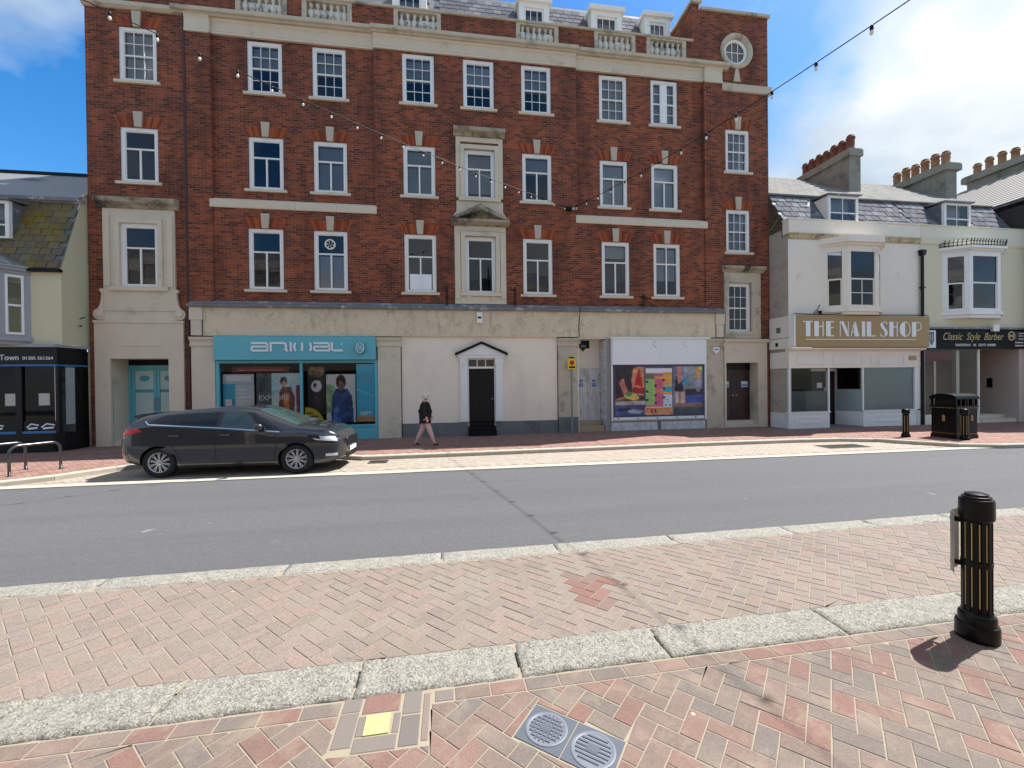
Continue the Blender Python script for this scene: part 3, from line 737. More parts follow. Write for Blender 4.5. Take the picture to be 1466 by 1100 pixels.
# --- windows
def win(par, cx, z0, z1, wd, y, style, room=None, sill=True, arch=False, fr=0.105, sillmat='stone'):
    """white frame (the part) with panes, glazing bars, sill, arch and keystone as its sub-parts"""
    x0, x1 = cx - wd / 2, cx + wd / 2; a, b = y + .035, y + .125
    mb = MB(); mb.box(x0, x0 + fr, a, b, z0, z1).box(x1 - fr, x1, a, b, z0, z1)
    mb.box(x0 + fr, x1 - fr, a, b, z1 - fr, z1).box(x0 + fr, x1 - fr, a, b, z0, z0 + fr * .8)
    # inner staff bead
    i0, i1, j0, j1 = x0 + fr, x1 - fr, z0 + fr * .8, z1 - fr
    mb.box(i0, i0 + .025, a + .02, b, j0, j1).box(i1 - .025, i1, a + .02, b, j0, j1).box(i0 + .025, i1 - .025, a + .02, b, j1 - .025, j1)
    w = part(mb, 'window', M['white'], par)
    i0 += .025; i1 -= .025; j1 -= .025
    gb = MB(); panes = []
    if style == 'sash':
        zm = (j0 + j1) / 2
        gb.box(i0, i1, a + .022, b - .01, zm - .022, zm + .022)
        for (lo, hi, yo) in ((j0, zm - .022, .03), (zm + .022, j1, .015)):
            gw = .018; px = (i1 - i0 - 2 * gw) / 3; pz = (hi - lo - gw) / 2
            for k in (1, 2): gb.box(i0 + k * px + (k - 1) * gw, i0 + k * px + k * gw, a + yo + .01, b - .02, lo, hi)
            for k in range(3): gb.box(i0 + k * (px + gw), i0 + k * (px + gw) + px, a + yo + .012, b - .02, lo + pz, lo + pz + gw)
            for r in range(2):
                for k in range(3): panes.append((i0 + k * (px + gw), i0 + k * (px + gw) + px, lo + r * (pz + gw), lo + r * (pz + gw) + pz, a + yo + .03))
    else:
        zt = j0 + (j1 - j0) * .645; cxm = (i0 + i1) / 2; g2 = .024
        gb.box(i0, i1, a + .01, b - .005, zt - g2, zt + g2); gb.box(cxm - g2, cxm + g2, a + .012, b - .008, j0, zt - g2)
        panes += [(i0, cxm - g2, j0, zt - g2, a + .05), (cxm + g2, i1, j0, zt - g2, a + .05)]
        if style == 'cross':
            gb.box(cxm - .016, cxm + .016, a + .012, b - .008, zt + g2, j1)
            panes += [(i0, cxm - .016, zt + g2, j1, a + .05), (cxm + .016, i1, zt + g2, j1, a + .05)]
        else: panes.append((i0, i1, zt + g2, j1, a + .05))
    part(gb, 'glazing_bar', M['white'], w)
    cache = {}
    for (p0, p1, q0, q1, yy) in panes:
        key = (round(p1 - p0, 4), round(q1 - q0, 4))
        if key not in cache:
            hw, hh = key[0] / 2 + .004, key[1] / 2 + .004
            me = MB().poly([(-hw, 0, -hh), (hw, 0, -hh), (hw, 0, hh), (-hw, 0, hh)]); o = me.build('pane', M['glass'], w); cache[key] = o.data
        else: o = link('pane', cache[key], w)
        childat(o, ((p0 + p1) / 2, yy, (q0 + q1) / 2)); o.rotation_euler = (random.uniform(-.012, .012), 0, random.uniform(-.012, .012))
    if room:
        lo, hi, mat = room
        part(MB().box(i0, i1, b + .05, b + .06, j0 + (j1 - j0) * lo, j0 + (j1 - j0) * hi), 'blind', M[mat], w)  # some are blinds; the added grey sheets imitate sky reflected in the glass
    if sill:
        part(MB().prism([(y + .12, z0 - .1), (y - .07, z0 - .1), (y - .07, z0 - .02), (y + .12, z0 + .01)], x0 - .11, x1 + .11, 'x'), 'sill', M[sillmat], w)
    if arch:
        h = .34; n = 9; sp = .17
        for s in (-1, 1):
            am = MB()
            for k in range(n):
                t0, t1 = k / n + .03 / n, (k + 1) / n - .12 / n
                b0, b1 = .10 + (wd / 2 + .02 - .10) * t0, .10 + (wd / 2 + .02 - .10) * t1
                u0, u1 = .13 + (wd / 2 + sp - .13) * t0, .13 + (wd / 2 + sp - .13) * t1
                am.prism([(cx + s * b0, z1 + .004), (cx + s * b1, z1 + .004), (cx + s * u1, z1 + h), (cx + s * u0, z1 + h)], y - .006, y + .02)
            q = part(am, 'brick_arch', M['arch'], w); q['kind'] = 'stuff'
        part(MB().prism([(cx - .095, z1 + .004), (cx + .095, z1 + .004), (cx + .13, z1 + .47), (cx - .13, z1 + .47)], y - .055, y + .03), 'keystone', M['keystone'], w)
    return w
YR = F + REC
win(bb, CX['E'], *R3, WW, F, 'light', sill=False, room=(.1, 1, 'blind_grey')); win(bb, CX['E'], *R2, WW, F, 'light', sill=False)
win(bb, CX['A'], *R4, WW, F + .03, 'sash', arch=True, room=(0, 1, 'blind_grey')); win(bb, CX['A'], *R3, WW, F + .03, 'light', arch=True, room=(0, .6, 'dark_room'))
for c in 'BC': win(bb, CX[c], *R4, WW, YR, 'sash', room=(.5, 1, 'blind_grey'))
for c in 'BC': win(bb, CX[c], *R3, WW, YR, 'light', arch=True, room=(0, 1, 'blind_grey') if c == 'C' else None)
for c in 'BC': win(bb, CX[c], *R2, WW, F, 'light', arch=True, room=(0, .62, 'blind') if c == 'C' else None)
for c in 'DEG': win(bb, CX[c], *R4, WW, F, 'sash', room=(.48, 1, 'blind' if c == 'E' else 'blind_grey'))
for c in 'DG': win(bb, CX[c], *R3, WW, F, 'light', arch=True, room=(0, 1, 'blind_grey') if c == 'D' else (.62, 1, 'blind_grey'))
wD2 = win(bb, CX['D'], *R2, WW, F, 'light', arch=True); win(bb, CX['G'], *R2, WW, F, 'light', arch=True)
for c in 'HI': win(bb, CX[c], *R4, WW, YR, 'sash', room=(0, 1, 'blind_grey'))
for c in 'HI': win(bb, CX[c], *R3, WW, YR, 'light', arch=True, room=(0, 1, 'blind'))
win(bb, CX['H'], *R2, WW, F, 'light', arch=True, room=(.75, 1, 'blind')); win(bb, CX['I'], *R2, WW, F, 'cross', arch=True, room=(.3, .98, 'blind'))
for k, (a, b) in enumerate(JR): win(bb, JX, a, b, JW, F + .02, 'sash', arch=(k < 2), sill=(k < 2), room=(0, 1, 'blind_grey') if k < 2 else None)
# white boards behind the lower lights, wide centre board, round extractor
part(MB().box(CX['D'] - .36, CX['D'] + .36, F + .076, F + .081, 5.1, 5.62), 'white_board', M['white_s'], wD2)
part(MB().box(CX['I'] - .13, CX['I'] + .13, YR + .03, YR + .06, 11.45, 12.88), 'window_board', M['white'], bb)
fan = MB()
fan.lathe([(.17, 0), (.17, .05), (.14, .06), (.14, .02)], seg=24)
o = fan.build('extractor_fan', M['white'], bb); o.rotation_euler = (math.radians(90), 0, 0); childat(o, (-3.83, F + .08, 6.52))
fb = MB()
for k in range(6):
    a = k * math.pi / 3; fb.poly([(0, 0, .015), (.13 * math.cos(a), .13 * math.sin(a), .005), (.13 * math.cos(a + .7), .13 * math.sin(a + .7), .03)])
fb.lathe([(.14, -.002), (.14, .002)], seg=20)
q = fb.build('fan_blade', M['matt_black'], o); q.location = (0, 0, .012)

# --- stone: cornice, frieze, string bands, parapet with balusters
st, sw = M['stone'], M['stone_w']
def xprof(x0, x1, prof, name, mat, par=None):
    return part(MB().prism(prof, x0, x1, 'x'), name, mat, par or bb)
def frieze(x0, x1, y):
    xprof(x0, x1, [(y + .25, 13.05), (y - .03, 13.05), (y - .03, 13.11), (y - .05, 13.13), (y - .05, 13.18), (y - .01, 13.195), (y - .01, 13.42), (y - .05, 13.45), (y - .08, 13.50), (y + .25, 13.50)], 'frieze', st)
frieze(-7.32, -2.37, F + .06); frieze(-2.367, 4.577, F - .03); frieze(4.58, 9.5, F + .06)
for a, b in ((-8.04, -7.322), (9.502, 10.22)):
    xprof(a, b, [(F + .25, 12.98), (F - .09, 12.98), (F - .09, 13.06), (F - .07, 13.08), (F - .07, 13.42), (F - .10, 13.45), (F - .10, 13.50), (F + .25, 13.50)], 'capital', st)
xprof(-10.86, -8.36, [(F + .3, 13.50), (F - .02, 13.50), (F - .10, 13.56), (F - .10, 13.68), (F + .3, 13.70)], 'cornice', sw)
for a, b, yo in ((-8.35, -2.42, -.0), (-2.417, 4.627, -.06), (4.63, 10.46, .0)):
    y = F + yo
    xprof(a, b, [(y + .35, 13.502), (y - .10, 13.502), (y - .13, 13.54), (y - .21, 13.555), (y - .22, 13.60), (y - .22, 13.665), (y - .19, 13.68), (y + .35, 13.72)], 'cornice', sw)
def band(x0, x1):
    xs = [x0 + (x1 - x0) * t for t in (0, .25, .5, .75, 1)]
    for a, b in zip(xs, xs[1:]):
        xprof(a + .003, b - .003, [(F + .2, 7.56), (F - .04, 7.56), (F - .05, 7.60), (F - .05, 7.80), (F - .02, 7.83), (F + .2, 7.95)], 'string_course_stone', st)
band(-7.4, -2.32); band(4.52, 9.6)
xprof(10.22, 12.27, [(F + .2, 12.75), (F - .05, 12.75), (F - .07, 12.80), (F - .07, 13.02), (F + .2, 13.12)], 'string_course', sw)
# parapet
BAL = [(-6.55, -5.02), (-4.57, -3.02), (-1.69, -.14), (2.43, 3.94), (5.26, 6.80), (7.23, 8.77)]
segs = []; x = -10.8
for a, b in BAL: segs.append((x, a)); x = b
segs.append((x, 9.04))
PY = F - .05
for a, b in segs: part(MB().box(a + .002, b - .002, PY, PY + .3, 13.69, 14.40), 'parapet', bk, bb)
bm = MB(); bm.lathe([(.062, 0), (.062, .03), (.04, .045), (.05, .075), (.082, .13), (.086, .17), (.07, .23), (.04, .29), (.032, .33), (.045, .355), (.04, .37), (.058, .385), (.058, .42)], seg=10)
bo = bm.build('baluster', M['baluster'], bb, smooth=True); bme = bo.data; bpy.data.objects.remove(bo)
for a, b in BAL:
    y = PY + .02
    r = part(MB().box(a, a + .14, y - .04, y + .26, 13.70, 14.398).box(b - .14, b, y - .04, y + .26, 13.70, 14.398).box(a + .14, b - .14, y - .04, y + .26, 13.70, 13.80).box(a + .14, b - .14, y - .04, y + .26, 14.34, 14.398), 'balustrade', sw, bb)
    for k in range(6):
        o = link('baluster', bme, r); childat(o, (a + .14 + (b - a - .28) * (k + .5) / 6, y + .1, 13.80)); o.scale = (1.25, 1.25, .54 / .42); o.rotation_euler = (0, 0, random.random() * 3)
xprof(-10.85, 9.04, [(PY + .38, 14.40), (PY - .05, 14.40), (PY - .07, 14.42), (PY - .07, 14.46), (PY + .14, 14.51), (PY + .38, 14.46)], 'coping', sw)
# round window
rw = MB(); n = 36
def ring_prof(mb, cx, cz, prof, n=36, mi=0):
    base = len(mb.v)
    for i in range(n):
        a = 2 * math.pi * i / n
        for r, y in prof: mb.v.append((cx + r * math.cos(a), y, cz + r * math.sin(a)))
    k = len(prof)
    for i in range(n):
        j = (i + 1) % n
        for q in range(k - 1):
            mb.f.append((base + i * k + q, base + i * k + q + 1, base + j * k + q + 1, base + j * k + q)); mb.m.append(mi)
ring_prof(rw, 10.86, 14.3, [(.66, F + .03), (.66, F - .03), (.62, F - .06), (.54, F - .05), (.48, F + .02), (.48, F + .2)])
part(rw, 'round_window_surround', sw, bb, True)
rf = MB(); ring_prof(rf, 10.86, 14.3, [(.49, F + .10), (.49, F + .06), (.40, F + .06), (.38, F + .10), (.38, F + .14)])
rwin = part(rf, 'round_window', M['white'], bb, True)
gb = MB()
for dx in (-.12, .12): gb.box(10.86 + dx - .012, 10.86 + dx + .012, F + .10, F + .125, 13.94, 14.66)
gb.box(10.49, 11.23, F + .102, F + .123, 14.29, 14.315)
part(gb, 'glazing_bar', M['white'], rwin)
pm = MB(); pm.poly([(10.86 + .4 * math.cos(2 * math.pi * i / 24), F + .115, 14.3 + .4 * math.sin(2 * math.pi * i / 24)) for i in range(24)])
part(pm, 'pane', M['glass'], rwin)
part(MB().prism([(10.80, 13.62), (10.92, 13.62), (11.0, 13.14), (10.72, 13.14)], F - .03, F + .05), 'stone_apron', sw, bb)
# attic slates and dormers
rp = MB(); rp.poly([(-10.7, F + .55, 14.0), (9.04, F + .55, 14.0), (9.04, F + 1.75, 16.7), (-10.7, F + 1.75, 16.7)]); rp.poly([(-10.7, F + 1.75, 16.7), (9.04, F + 1.75, 16.7), (9.04, F + 2.7, 16.8), (-10.7, F + 2.7, 16.8)])
part(rp, 'attic_roof', M['slate_plain'], bb)
sl = MB(); sl.box(-.148, .148, -.005, .005, 0, .30); so = sl.build('slate', M['slate'], bb); slme = so.data; bpy.data.objects.remove(so)
ang = math.atan2(1.2, 2.7)
atr = tag(empty('slating', parent=bb), None); childat(atr, (0, F + .6, 14.0))
for r in range(11):
    for k in range(30):
        xx = -.2 + .31 * k + (.155 if r % 2 else 0)
        if xx > 8.85 or (r < 5): continue
        o = link('slate', slme, atr); s = .25 * r
        childat(o, (xx, F + .525 + math.sin(ang) * s, 14.0 + math.cos(ang) * s)); o.rotation_euler = (-ang - .04 + random.uniform(-.01, .01), random.uniform(-.02, .02), 0)
for dx0, dx1 in ((-1.85, -.65), (2.72, 3.86), (5.5, 6.72), (7.66, 8.72)):
    y = F + .93; cxd = (dx0 + dx1) / 2
    mb = MB(); mb.box(dx0, dx0 + .2, y, y + .9, 14.5, 16.02).box(dx1 - .2, dx1, y, y + .9, 14.5, 16.02).box(dx0 + .2, dx1 - .2, y, y + .9, 15.86, 16.02)
    mb.prism([(y + 1.0, 16.02), (y - .1, 16.02), (y - .14, 16.1), (y - .14, 16.16), (y + 1.0, 16.2)], dx0 - .1, dx1 + .1, 'x')
    d = part(mb, 'dormer', M['white'], bb)
    g2 = MB(); a, b = dx0 + .2, dx1 - .2
    g2.box(a, b, y + .05, y + .1, 15.78, 15.86).box(a, a + .06, y + .05, y + .1, 14.6, 15.78).box(b - .06, b, y + .05, y + .1, 14.6, 15.78)
    for k in (1, 2): g2.box(a + (b - a) * k / 3 - .012, a + (b - a) * k / 3 + .012, y + .055, y + .09, 14.6, 15.78)
    part(g2, 'glazing_bar', M['white'], d)
    part(MB().poly([(a, y + .075, 14.6), (b, y + .075, 14.6), (b, y + .075, 15.8), (a, y + .075, 15.8)]), 'pane', M['glass'], d)
    part(MB().box(a, b, y + .3, y + .31, 14.6, 15.8), 'blind', M['blind'], d)

# --- stone window surrounds
def frame_ring(mb, x0, x1, z0, z1, t, y0, y1, bottom=True):
    mb.box(x0 - t, x0, y0, y1, z0, z1).box(x1, x1 + t, y0, y1, z0, z1).box(x0 - t, x1 + t, y0, y1, z1, z1 + t)
    if bottom: mb.box(x0 - t, x1 + t, y0, y1, z0 - t, z0)
cx = CX['E']
# second floor surround (above the pediment)
s = MB(); h = WW / 2
frame_ring(s, cx - h, cx + h, 8.25, 9.92, .13, F - .09, F + .03, False)
s.box(cx - h - .28, cx - h - .133, F - .05, F + .03, 8.25, 10.15).box(cx + h + .133, cx + h + .28, F - .05, F + .03, 8.25, 10.15)
s.box(cx - h - .28, cx + h + .28, F - .05, F + .03, 10.153, 10.32)
part(s, 'window_surround', st, bb)
part(MB().prism([(F + .03, 10.323), (F - .10, 10.323), (F - .14, 10.40), (F - .26, 10.44), (F - .28, 10.52), (F - .2, 10.60), (F + .03, 10.64)], cx - h - .36, cx + h + .36, 'x'), 'cornice', M['sooty'], bb)
s = MB(); s.box(cx - h - .2, cx + h + .2, F - .12, F + .04, 8.13, 8.246)
s.prism([(cx - .93, 7.50), (cx + .93, 7.50), (cx + .93, 7.60), (cx + .80, 7.78), (cx + .80, 8.127), (cx - .80, 8.127), (cx - .80, 7.78), (cx - .93, 7.60)], F - .05, F + .03)
part(s, 'window_apron', st, bb)
# first floor surround with pediment
s = MB(); frame_ring(s, cx - h, cx + h, 5.0, 6.94, .14, F - .10, F + .03, False)
s.box(cx - h - .36, cx - h - .143, F - .05, F + .03, 4.62, 7.1).box(cx + h + .143, cx + h + .36, F - .05, F + .03, 4.62, 7.1)
s.box(cx - h - .36, cx + h + .36, F - .06, F + .03, 7.103, 7.28)
s.box(cx - h - .34, cx - h - .16, F - .09, F - .053, 4.8, 7.0).box(cx + h + .16, cx + h + .34, F - .09, F - .053, 4.8, 7.0)
s.box(cx - h - .142, cx + h + .142, F - .05, F + .03, 4.62, 4.88)
part(s, 'window_surround', st, bb)
s = MB(); s.prism([(F + .03, 7.283), (F - .12, 7.283), (F - .30, 7.36), (F - .32, 7.44), (F + .03, 7.46)], cx - 1.0, cx + 1.0, 'x')
s.prism([(cx - .86, 7.463), (cx + .86, 7.463), (cx, 7.80)], F - .06, F + .03)
for sg in (-1, 1):
    P = [(cx + sg * 1.0, 7.463), (cx + sg * .80, 7.463), (cx, 7.78), (cx, 7.97)]
    s.prism(P, F - .32 if sg < 0 else F - .318, F + .03)
part(s, 'pediment', M['sooty'], bb)
part(MB().box(cx - h - .2, cx + h + .2, F - .13, F + .04, 4.885, 4.996), 'sill', st, bb)
for dx in (-.42, .42): part(MB().prism([(F - .02, 4.64), (F - .10, 4.78), (F - .10, 4.882), (F + .02, 4.882), (F + .02, 4.64)], cx + dx - .06, cx + dx + .06, 'x'), 'corbel', st, bb)
# --- left wing: tall stone entrance bay with scrolls
cx = CX['A']; y0 = F - .06
s = wall_holes(-10.66, -8.2, BASE, 3.88, y0, [(-10.24, -8.63, BASE, 2.78)], depth=.09, thick=.08)
part(s, 'stone_porch', st, bb)
part(MB().prism([(F + .02, 3.88), (y0 - .03, 3.88), (y0 - .03, 3.93), (y0, 3.96), (F + .02, 3.96)], -10.68, -8.18, 'x'), 'string_course', st, bb)
part(MB().box(-9.95, -8.85, y0 - .015, y0 + .01, 3.16, 3.28), 'stone_panel', st, bb)
s = wall_holes(-10.40, -8.42, 3.96, 7.38, y0 + .02, [(cx - h, cx + h, 5.0, 6.94)], depth=.08, thick=.07)
frame_ring(s, cx - h, cx + h, 5.0, 6.94, .13, y0 - .03, y0 + .019, False); s.box(cx - h - .28, cx + h + .28, y0 - .05, y0 + .03, 4.86, 4.996)
s.box(-10.40, -8.42, y0 - .008, y0 + .019, 4.25, 4.31).box(-10.36, -10.20, y0 - .015, y0 + .019, 5.0, 7.2).box(-8.62, -8.46, y0 - .015, y0 + .019, 5.0, 7.2)
part(s, 'window_surround', st, bb)
part(MB().prism([(F + .03, 7.38), (y0 - .02, 7.38), (y0 - .06, 7.46), (y0 - .18, 7.52), (y0 - .20, 7.62), (y0 - .14, 7.68), (F + .03, 7.72)], -10.50, -8.30, 'x'), 'cornice', M['sooty'], bb)
win(bb, cx, *R2, WW, F - .03, 'light', sill=False, room=(0, .5, 'room'))
for sg in (-1, 1):
    xo = cx + sg * .99
    P = [(xo, 3.965)]
    for k in range(9):
        a = math.radians(-80 + 20 * k); P.append((xo + sg * (.12 + .16 * math.cos(a)), 4.14 + .17 * math.sin(a)))
    P += [(xo + sg * .09, 4.42), (xo + sg * .05, 4.62), (xo + sg * .04, 4.80), (xo + sg * .09, 4.83), (xo + sg * .09, 4.90), (xo, 4.92)]
    m = MB(); m.prism(P, y0 - .02, F + .02)
    sc = part(m, 'scroll', st, bb)
    d = MB(); d.lathe([(.10, 0), (.10, .03), (.05, .045)], seg=18); o = d.build('scroll_eye', st, sc); o.rotation_euler = (math.radians(90), 0, 0); childat(o, (xo + sg * .12, y0 - .02, 4.14))
# recess and teal doors
RD = F + .72
s = MB(); s.box(-10.30, -10.243, F + .06, RD + .1, BASE, 2.9).box(-8.627, -8.57, F + .06, RD + .1, BASE, 2.9).box(-10.24, -8.63, F + .06, RD + .1, 2.783, 2.9)
s.box(-10.24, -8.63, F + .02, RD + .1, BASE, .20).box(-10.24, -8.63, F + .30, RD + .1, .20, .30)
part(s, 'porch_lining', st, bb)
dd = part(MB().box(-10.24, -10.16, RD - .04, RD + .03, .3, 2.52).box(-8.71, -8.63, RD - .04, RD + .03, .3, 2.52).box(-10.24, -8.63, RD - .04, RD + .03, 2.523, 2.6), 'door_frame', M['teal'], bb)
part(MB().box(-10.24, -8.63, RD - .02, RD + .05, 2.603, 2.785), 'door_transom', M['matt_black'], bb)
for a, b in ((-10.155, -9.44), (-9.43, -8.715)):
    t = .09; m = MB(); m.box(a, a + t, RD - .03, RD + .02, .3, 2.52).box(b - t, b, RD - .03, RD + .02, .3, 2.52).box(a + t, b - t, RD - .03, RD + .02, .3, .5).box(a + t, b - t, RD - .03, RD + .02, 2.42, 2.52)
    d = part(m, 'door', M['teal'], bb)
    part(MB().box(a + t, b - t, RD - .008, RD + .002, .5, 2.42), 'door_panel', plain('pale_door_film', C(170, 196, 190), .35, .06, 2), d)
    part(MB().box(a + t, b - t, RD - .012, RD - .009, 1.72, 1.82), 'film_band', M['teal_d'], d)
    part(MB().prism([((a + b) / 2 + .15 * math.cos(k * math.pi / 8), 2.18 + .10 * math.sin(k * math.pi / 8)) for k in range(16)], RD - .013, RD - .0095), 'film_oval', M['teal_d'], d)
    hx = b - .05 if a < -9.9 else a + .05
    part(MB().tube([(hx, RD - .04, 1.15), (hx, RD - .08, 1.18), (hx, RD - .08, 1.5), (hx, RD - .04, 1.53)], .014), 'handle', M['steel'], d)
# --- right wing: stone round the stair window and the doorway
s = MB(); y0 = F - .05
frame_ring(s, JX - JW / 2, JX + JW / 2, 3.73, 5.57, .12, y0 - .03, F + .03, True)
s.box(10.24, JX - JW / 2 - .123, y0, F + .03, 3.45, 5.95).box(JX + JW / 2 + .123, 11.75, y0, F + .03, 3.45, 5.95)
s.box(JX - JW / 2 - .123, JX + JW / 2 + .123, y0, F + .03, 5.693, 5.95).box(JX - JW / 2 - .123, JX + JW / 2 + .123, y0, F + .03, 3.45, 3.607)
part(s, 'window_surround', M['stone_w'], bb)
part(MB().prism([(F + .03, 5.95), (y0 - .03, 5.95), (y0 - .08, 6.02), (y0 - .17, 6.06), (y0 - .18, 6.16), (F + .03, 6.22)], 10.16, 11.86, 'x'), 'cornice', M['sooty'], bb)
s = MB(); s.box(10.22, 10.30, y0, F + .03, BASE, 2.55).box(11.62, 12.0, y0, F + .03, BASE, 2.55).box(10.22, 12.0, y0, F + .03, 2.55, 3.30)
s.prism([(F + .03, 3.30), (y0 - .03, 3.30), (y0 - .10, 3.37), (y0 - .10, 3.43), (F + .03, 3.448)], 10.2, 12.05, 'x')
s.box(10.3, 11.62, F + .03, F + .8, BASE, .22).box(10.3, 11.62, F + .18, F + .8, .22, .34)
s.box(10.25, 10.297, F + .04, F + .8, BASE, 2.6).box(11.623, 11.67, F + .04, F + .8, BASE, 2.6).box(10.3, 11.62, F + .04, F + .8, 2.553, 2.62)
part(s, 'doorway_surround', st, bb)
DY = F + .42
part(MB().box(10.3, 11.62, DY - .03, DY + .05, 2.28, 2.55), 'fanlight', M['black'], bb)
for a, b in ((10.3, 10.955), (10.965, 11.62)):
    m = MB(); m.box(a, b, DY, DY + .05, .34, 2.277)
    for q0, q1 in ((.46, .82), (.92, 1.32), (1.42, 2.16)): frame_ring(m, a + .12, b - .12, q0 + .04, q1 - .04, .035, DY - .016, DY - .001)
    d = part(m, 'door', M['brown'], bb)
    o = MB(); o.lathe([(.03, 0), (.03, .01), (.022, .02)], seg=12); kn = o.build('door_knob', M['steel'], d); kn.rotation_euler = (math.radians(90), 0, 0); childat(kn, (b - .07 if a < 10.5 else a + .07, DY - .003, 1.3))

# --- ground floor of the main front: stone fascia, lead, pilasters
fx = [-8.0, -7.62, -4.9, -1.98, 1.1, 4.16, 7.0, 9.84, 10.2]
for i, (a, b) in enumerate(zip(fx, fx[1:])):
    if i in (0, 7): part(MB().box(a + .003, b - .003, F - .13, F + .3, 3.98, 4.38).box(a + .04, b - .04, F - .11, F + .3, 3.5, 3.977), 'fascia_block', st, bb)
    else: part(MB().box(a + .002, b - .002, F - .08, F + .3, 3.49, 4.40), 'fascia_stone', M['fascia'], bb)
part(MB().prism([(F + .02, 4.383), (F - .18, 4.383), (F - .20, 4.42), (F - .20, 4.47), (F - .06, 4.54), (F - .03, 4.60), (F + .02, 4.60)], -8.03, 10.19, 'x'), 'lead_flashing', M['lead'], bb)
for a, b in ((-7.98, -7.31), (-2.35, -1.61), (3.81, 4.51), (9.46, 10.17)):
    m = MB(); zs = [BASE, .62, 1.18, 1.75, 2.3, 2.85, 3.14]
    for c0, c1 in zip(zs, zs[1:]): m.box(a, b, F - .07 - (.02 if c0 < .2 else 0), F + .3, c0 + .002, c1 - .002)
    m.box(a + .006, b - .006, F - .064, F + .29, .2, 3.1)
    m.prism([(F + .3, 3.14), (F - .07, 3.14), (F - .10, 3.17), (F - .10, 3.22), (F - .08, 3.24), (F - .08, 3.30), (F - .14, 3.38), (F - .15, 3.45), (F + .3, 3.487)], a - .03, b + .03, 'x')
    part(m, 'stone_pilaster', M['stone'] if a > -8 and a < 3 else M['stone_w'], bb)
part(MB().box(3.80, 4.52, F - .096, F - .05, BASE, .66), 'dark_base', M['plinth'], bb)
# rendered panel with the pedimented black door
part(wall_holes(-1.58, 3.78, .56, 3.49, F, [(.62, 1.58, .56, 2.76)], depth=.16), 'rendered_wall', M['cream'], bb)
part(wall_holes(-1.58, 3.78, BASE, .56, F - .035, [(.62, 1.58, BASE, .56)], depth=.2), 'plinth', M['plinth'], bb)
m = MB(); m.box(.36, .62, F - .05, F + .14, .58, 2.76).box(1.58, 1.84, F - .05, F + .14, .58, 2.76)
for a in (.36, 1.58): m.box(a - .015, a + .275, F - .075, F - .051, 2.56, 2.76).box(a - .01, a + .27, F - .07, F - .051, .58, .86).box(a + .05, a + .21, F - .06, F - .0505, .95, 2.48)
m.box(.30, 1.90, F - .10, F + .02, 2.76, 2.86)
dc = part(m, 'doorcase', M['white'], bb)
m = MB(); m.prism([(.26, 2.863), (1.94, 2.863), (1.1, 3.24)], F - .12, F + .02); part(m, 'pediment', M['white'], dc)
m = MB()
for sg in (-1, 1): m.prism([(1.1 + sg * .90, 2.85), (1.1 + sg * .90, 2.93), (1.1, 3.325), (1.1, 3.245)], F - .19 if sg < 0 else F - .188, F + .02)
part(m, 'pediment_cover', M['matt_black'], dc)
m = MB(); m.box(.62, .66, F + .03, F + .12, BASE, 2.76).box(1.54, 1.58, F + .03, F + .12, BASE, 2.76).box(.66, 1.54, F + .03, F + .12, 2.71, 2.76).box(.66, 1.54, F + .03, F + .12, 2.40, 2.47)
for k in (1, 2): m.box(.66 + .88 * k / 3 - .015, .66 + .88 * k / 3 + .015, F + .04, F + .11, 2.47, 2.71)
part(m, 'door_frame', M['white'], dc)
for k in range(3): part(MB().poly([(.66 + .88 * k / 3 + .012, F + .08, 2.47), (.66 + .88 * (k + 1) / 3 - .012, F + .08, 2.47), (.66 + .88 * (k + 1) / 3 - .012, F + .08, 2.71), (.66 + .88 * k / 3 + .012, F + .08, 2.71)]), 'fanlight_pane', M['glass'], dc)
m = MB(); m.box(.663, 1.537, F + .06, F + .12, .42, 2.397)
for a, b in ((.74, 1.06), (1.14, 1.46)):
    for q0, q1 in ((.56, .98), (1.08, 1.62), (1.72, 2.28)): frame_ring(m, a + .03, b - .03, q0 + .03, q1 - .03, .03, F + .045, F + .058)
d = part(m, 'door', M['black'], bb)
m = MB(); m.lathe([(.028, 0), (.028, .01), (.02, .03)], seg=12); kn = m.build('door_knob', M['steel'], d); kn.rotation_euler = (math.radians(90), 0, 0); childat(kn, (1.47, F + .057, 1.35))
part(MB().box(.62, 1.58, F - .30, F + .3, BASE, .26).box(.62, 1.58, F - .06, F + .3, .262, .415), 'doorstep', M['matt_black'], bb)
# recess with peeling white doors
WY = F + .55
m = MB(); m.box(4.515, 4.56, F - .04, WY + .05, BASE, 3.49).box(4.56, 5.74, WY + .04, WY + .1, 2.4, 3.49).box(4.515, 5.74, F - .04, WY + .1, 3.44, 3.487)
part(m, 'recess_lining', M['white_wall'], bb)
part(MB().box(4.56, 5.52, F + .02, WY + .1, BASE, .30).box(4.56, 5.52, F + .28, WY + .1, .302, .46), 'doorstep', plain('worn_step', C(166, 146, 116), .9, .15, 4), bb)
for a, b in ((4.58, 5.07), (5.08, 5.56)):
    d = part(MB().box(a, b, WY - .01, WY + .04, .46, 2.40), 'door', M['peel'], bb)
    for zz in (.75, 1.4, 2.1):
        if a > 5: part(MB().box(b - .02, b + .02, WY - .02, WY - .009, zz, zz + .12), 'hinge', M['matt_black'], d)
part(MB().box(5.04, 5.16, WY - .03, WY - .011, 1.36, 1.52), 'lock', M['steel'], bb)
part(MB().box(4.86, 5.17, WY + .02, WY + .039, 3.14, 3.42), 'air_vent', M['matt_black'], bb)
tw = MB()
for r in range(22):
    for k in range(4): tw.box(5.565, 5.572, F - .06 + k * .155 + .003, F - .06 + (k + 1) * .155 - .003, BASE + r * .15 + .003, BASE + (r + 1) * .15 - .003)
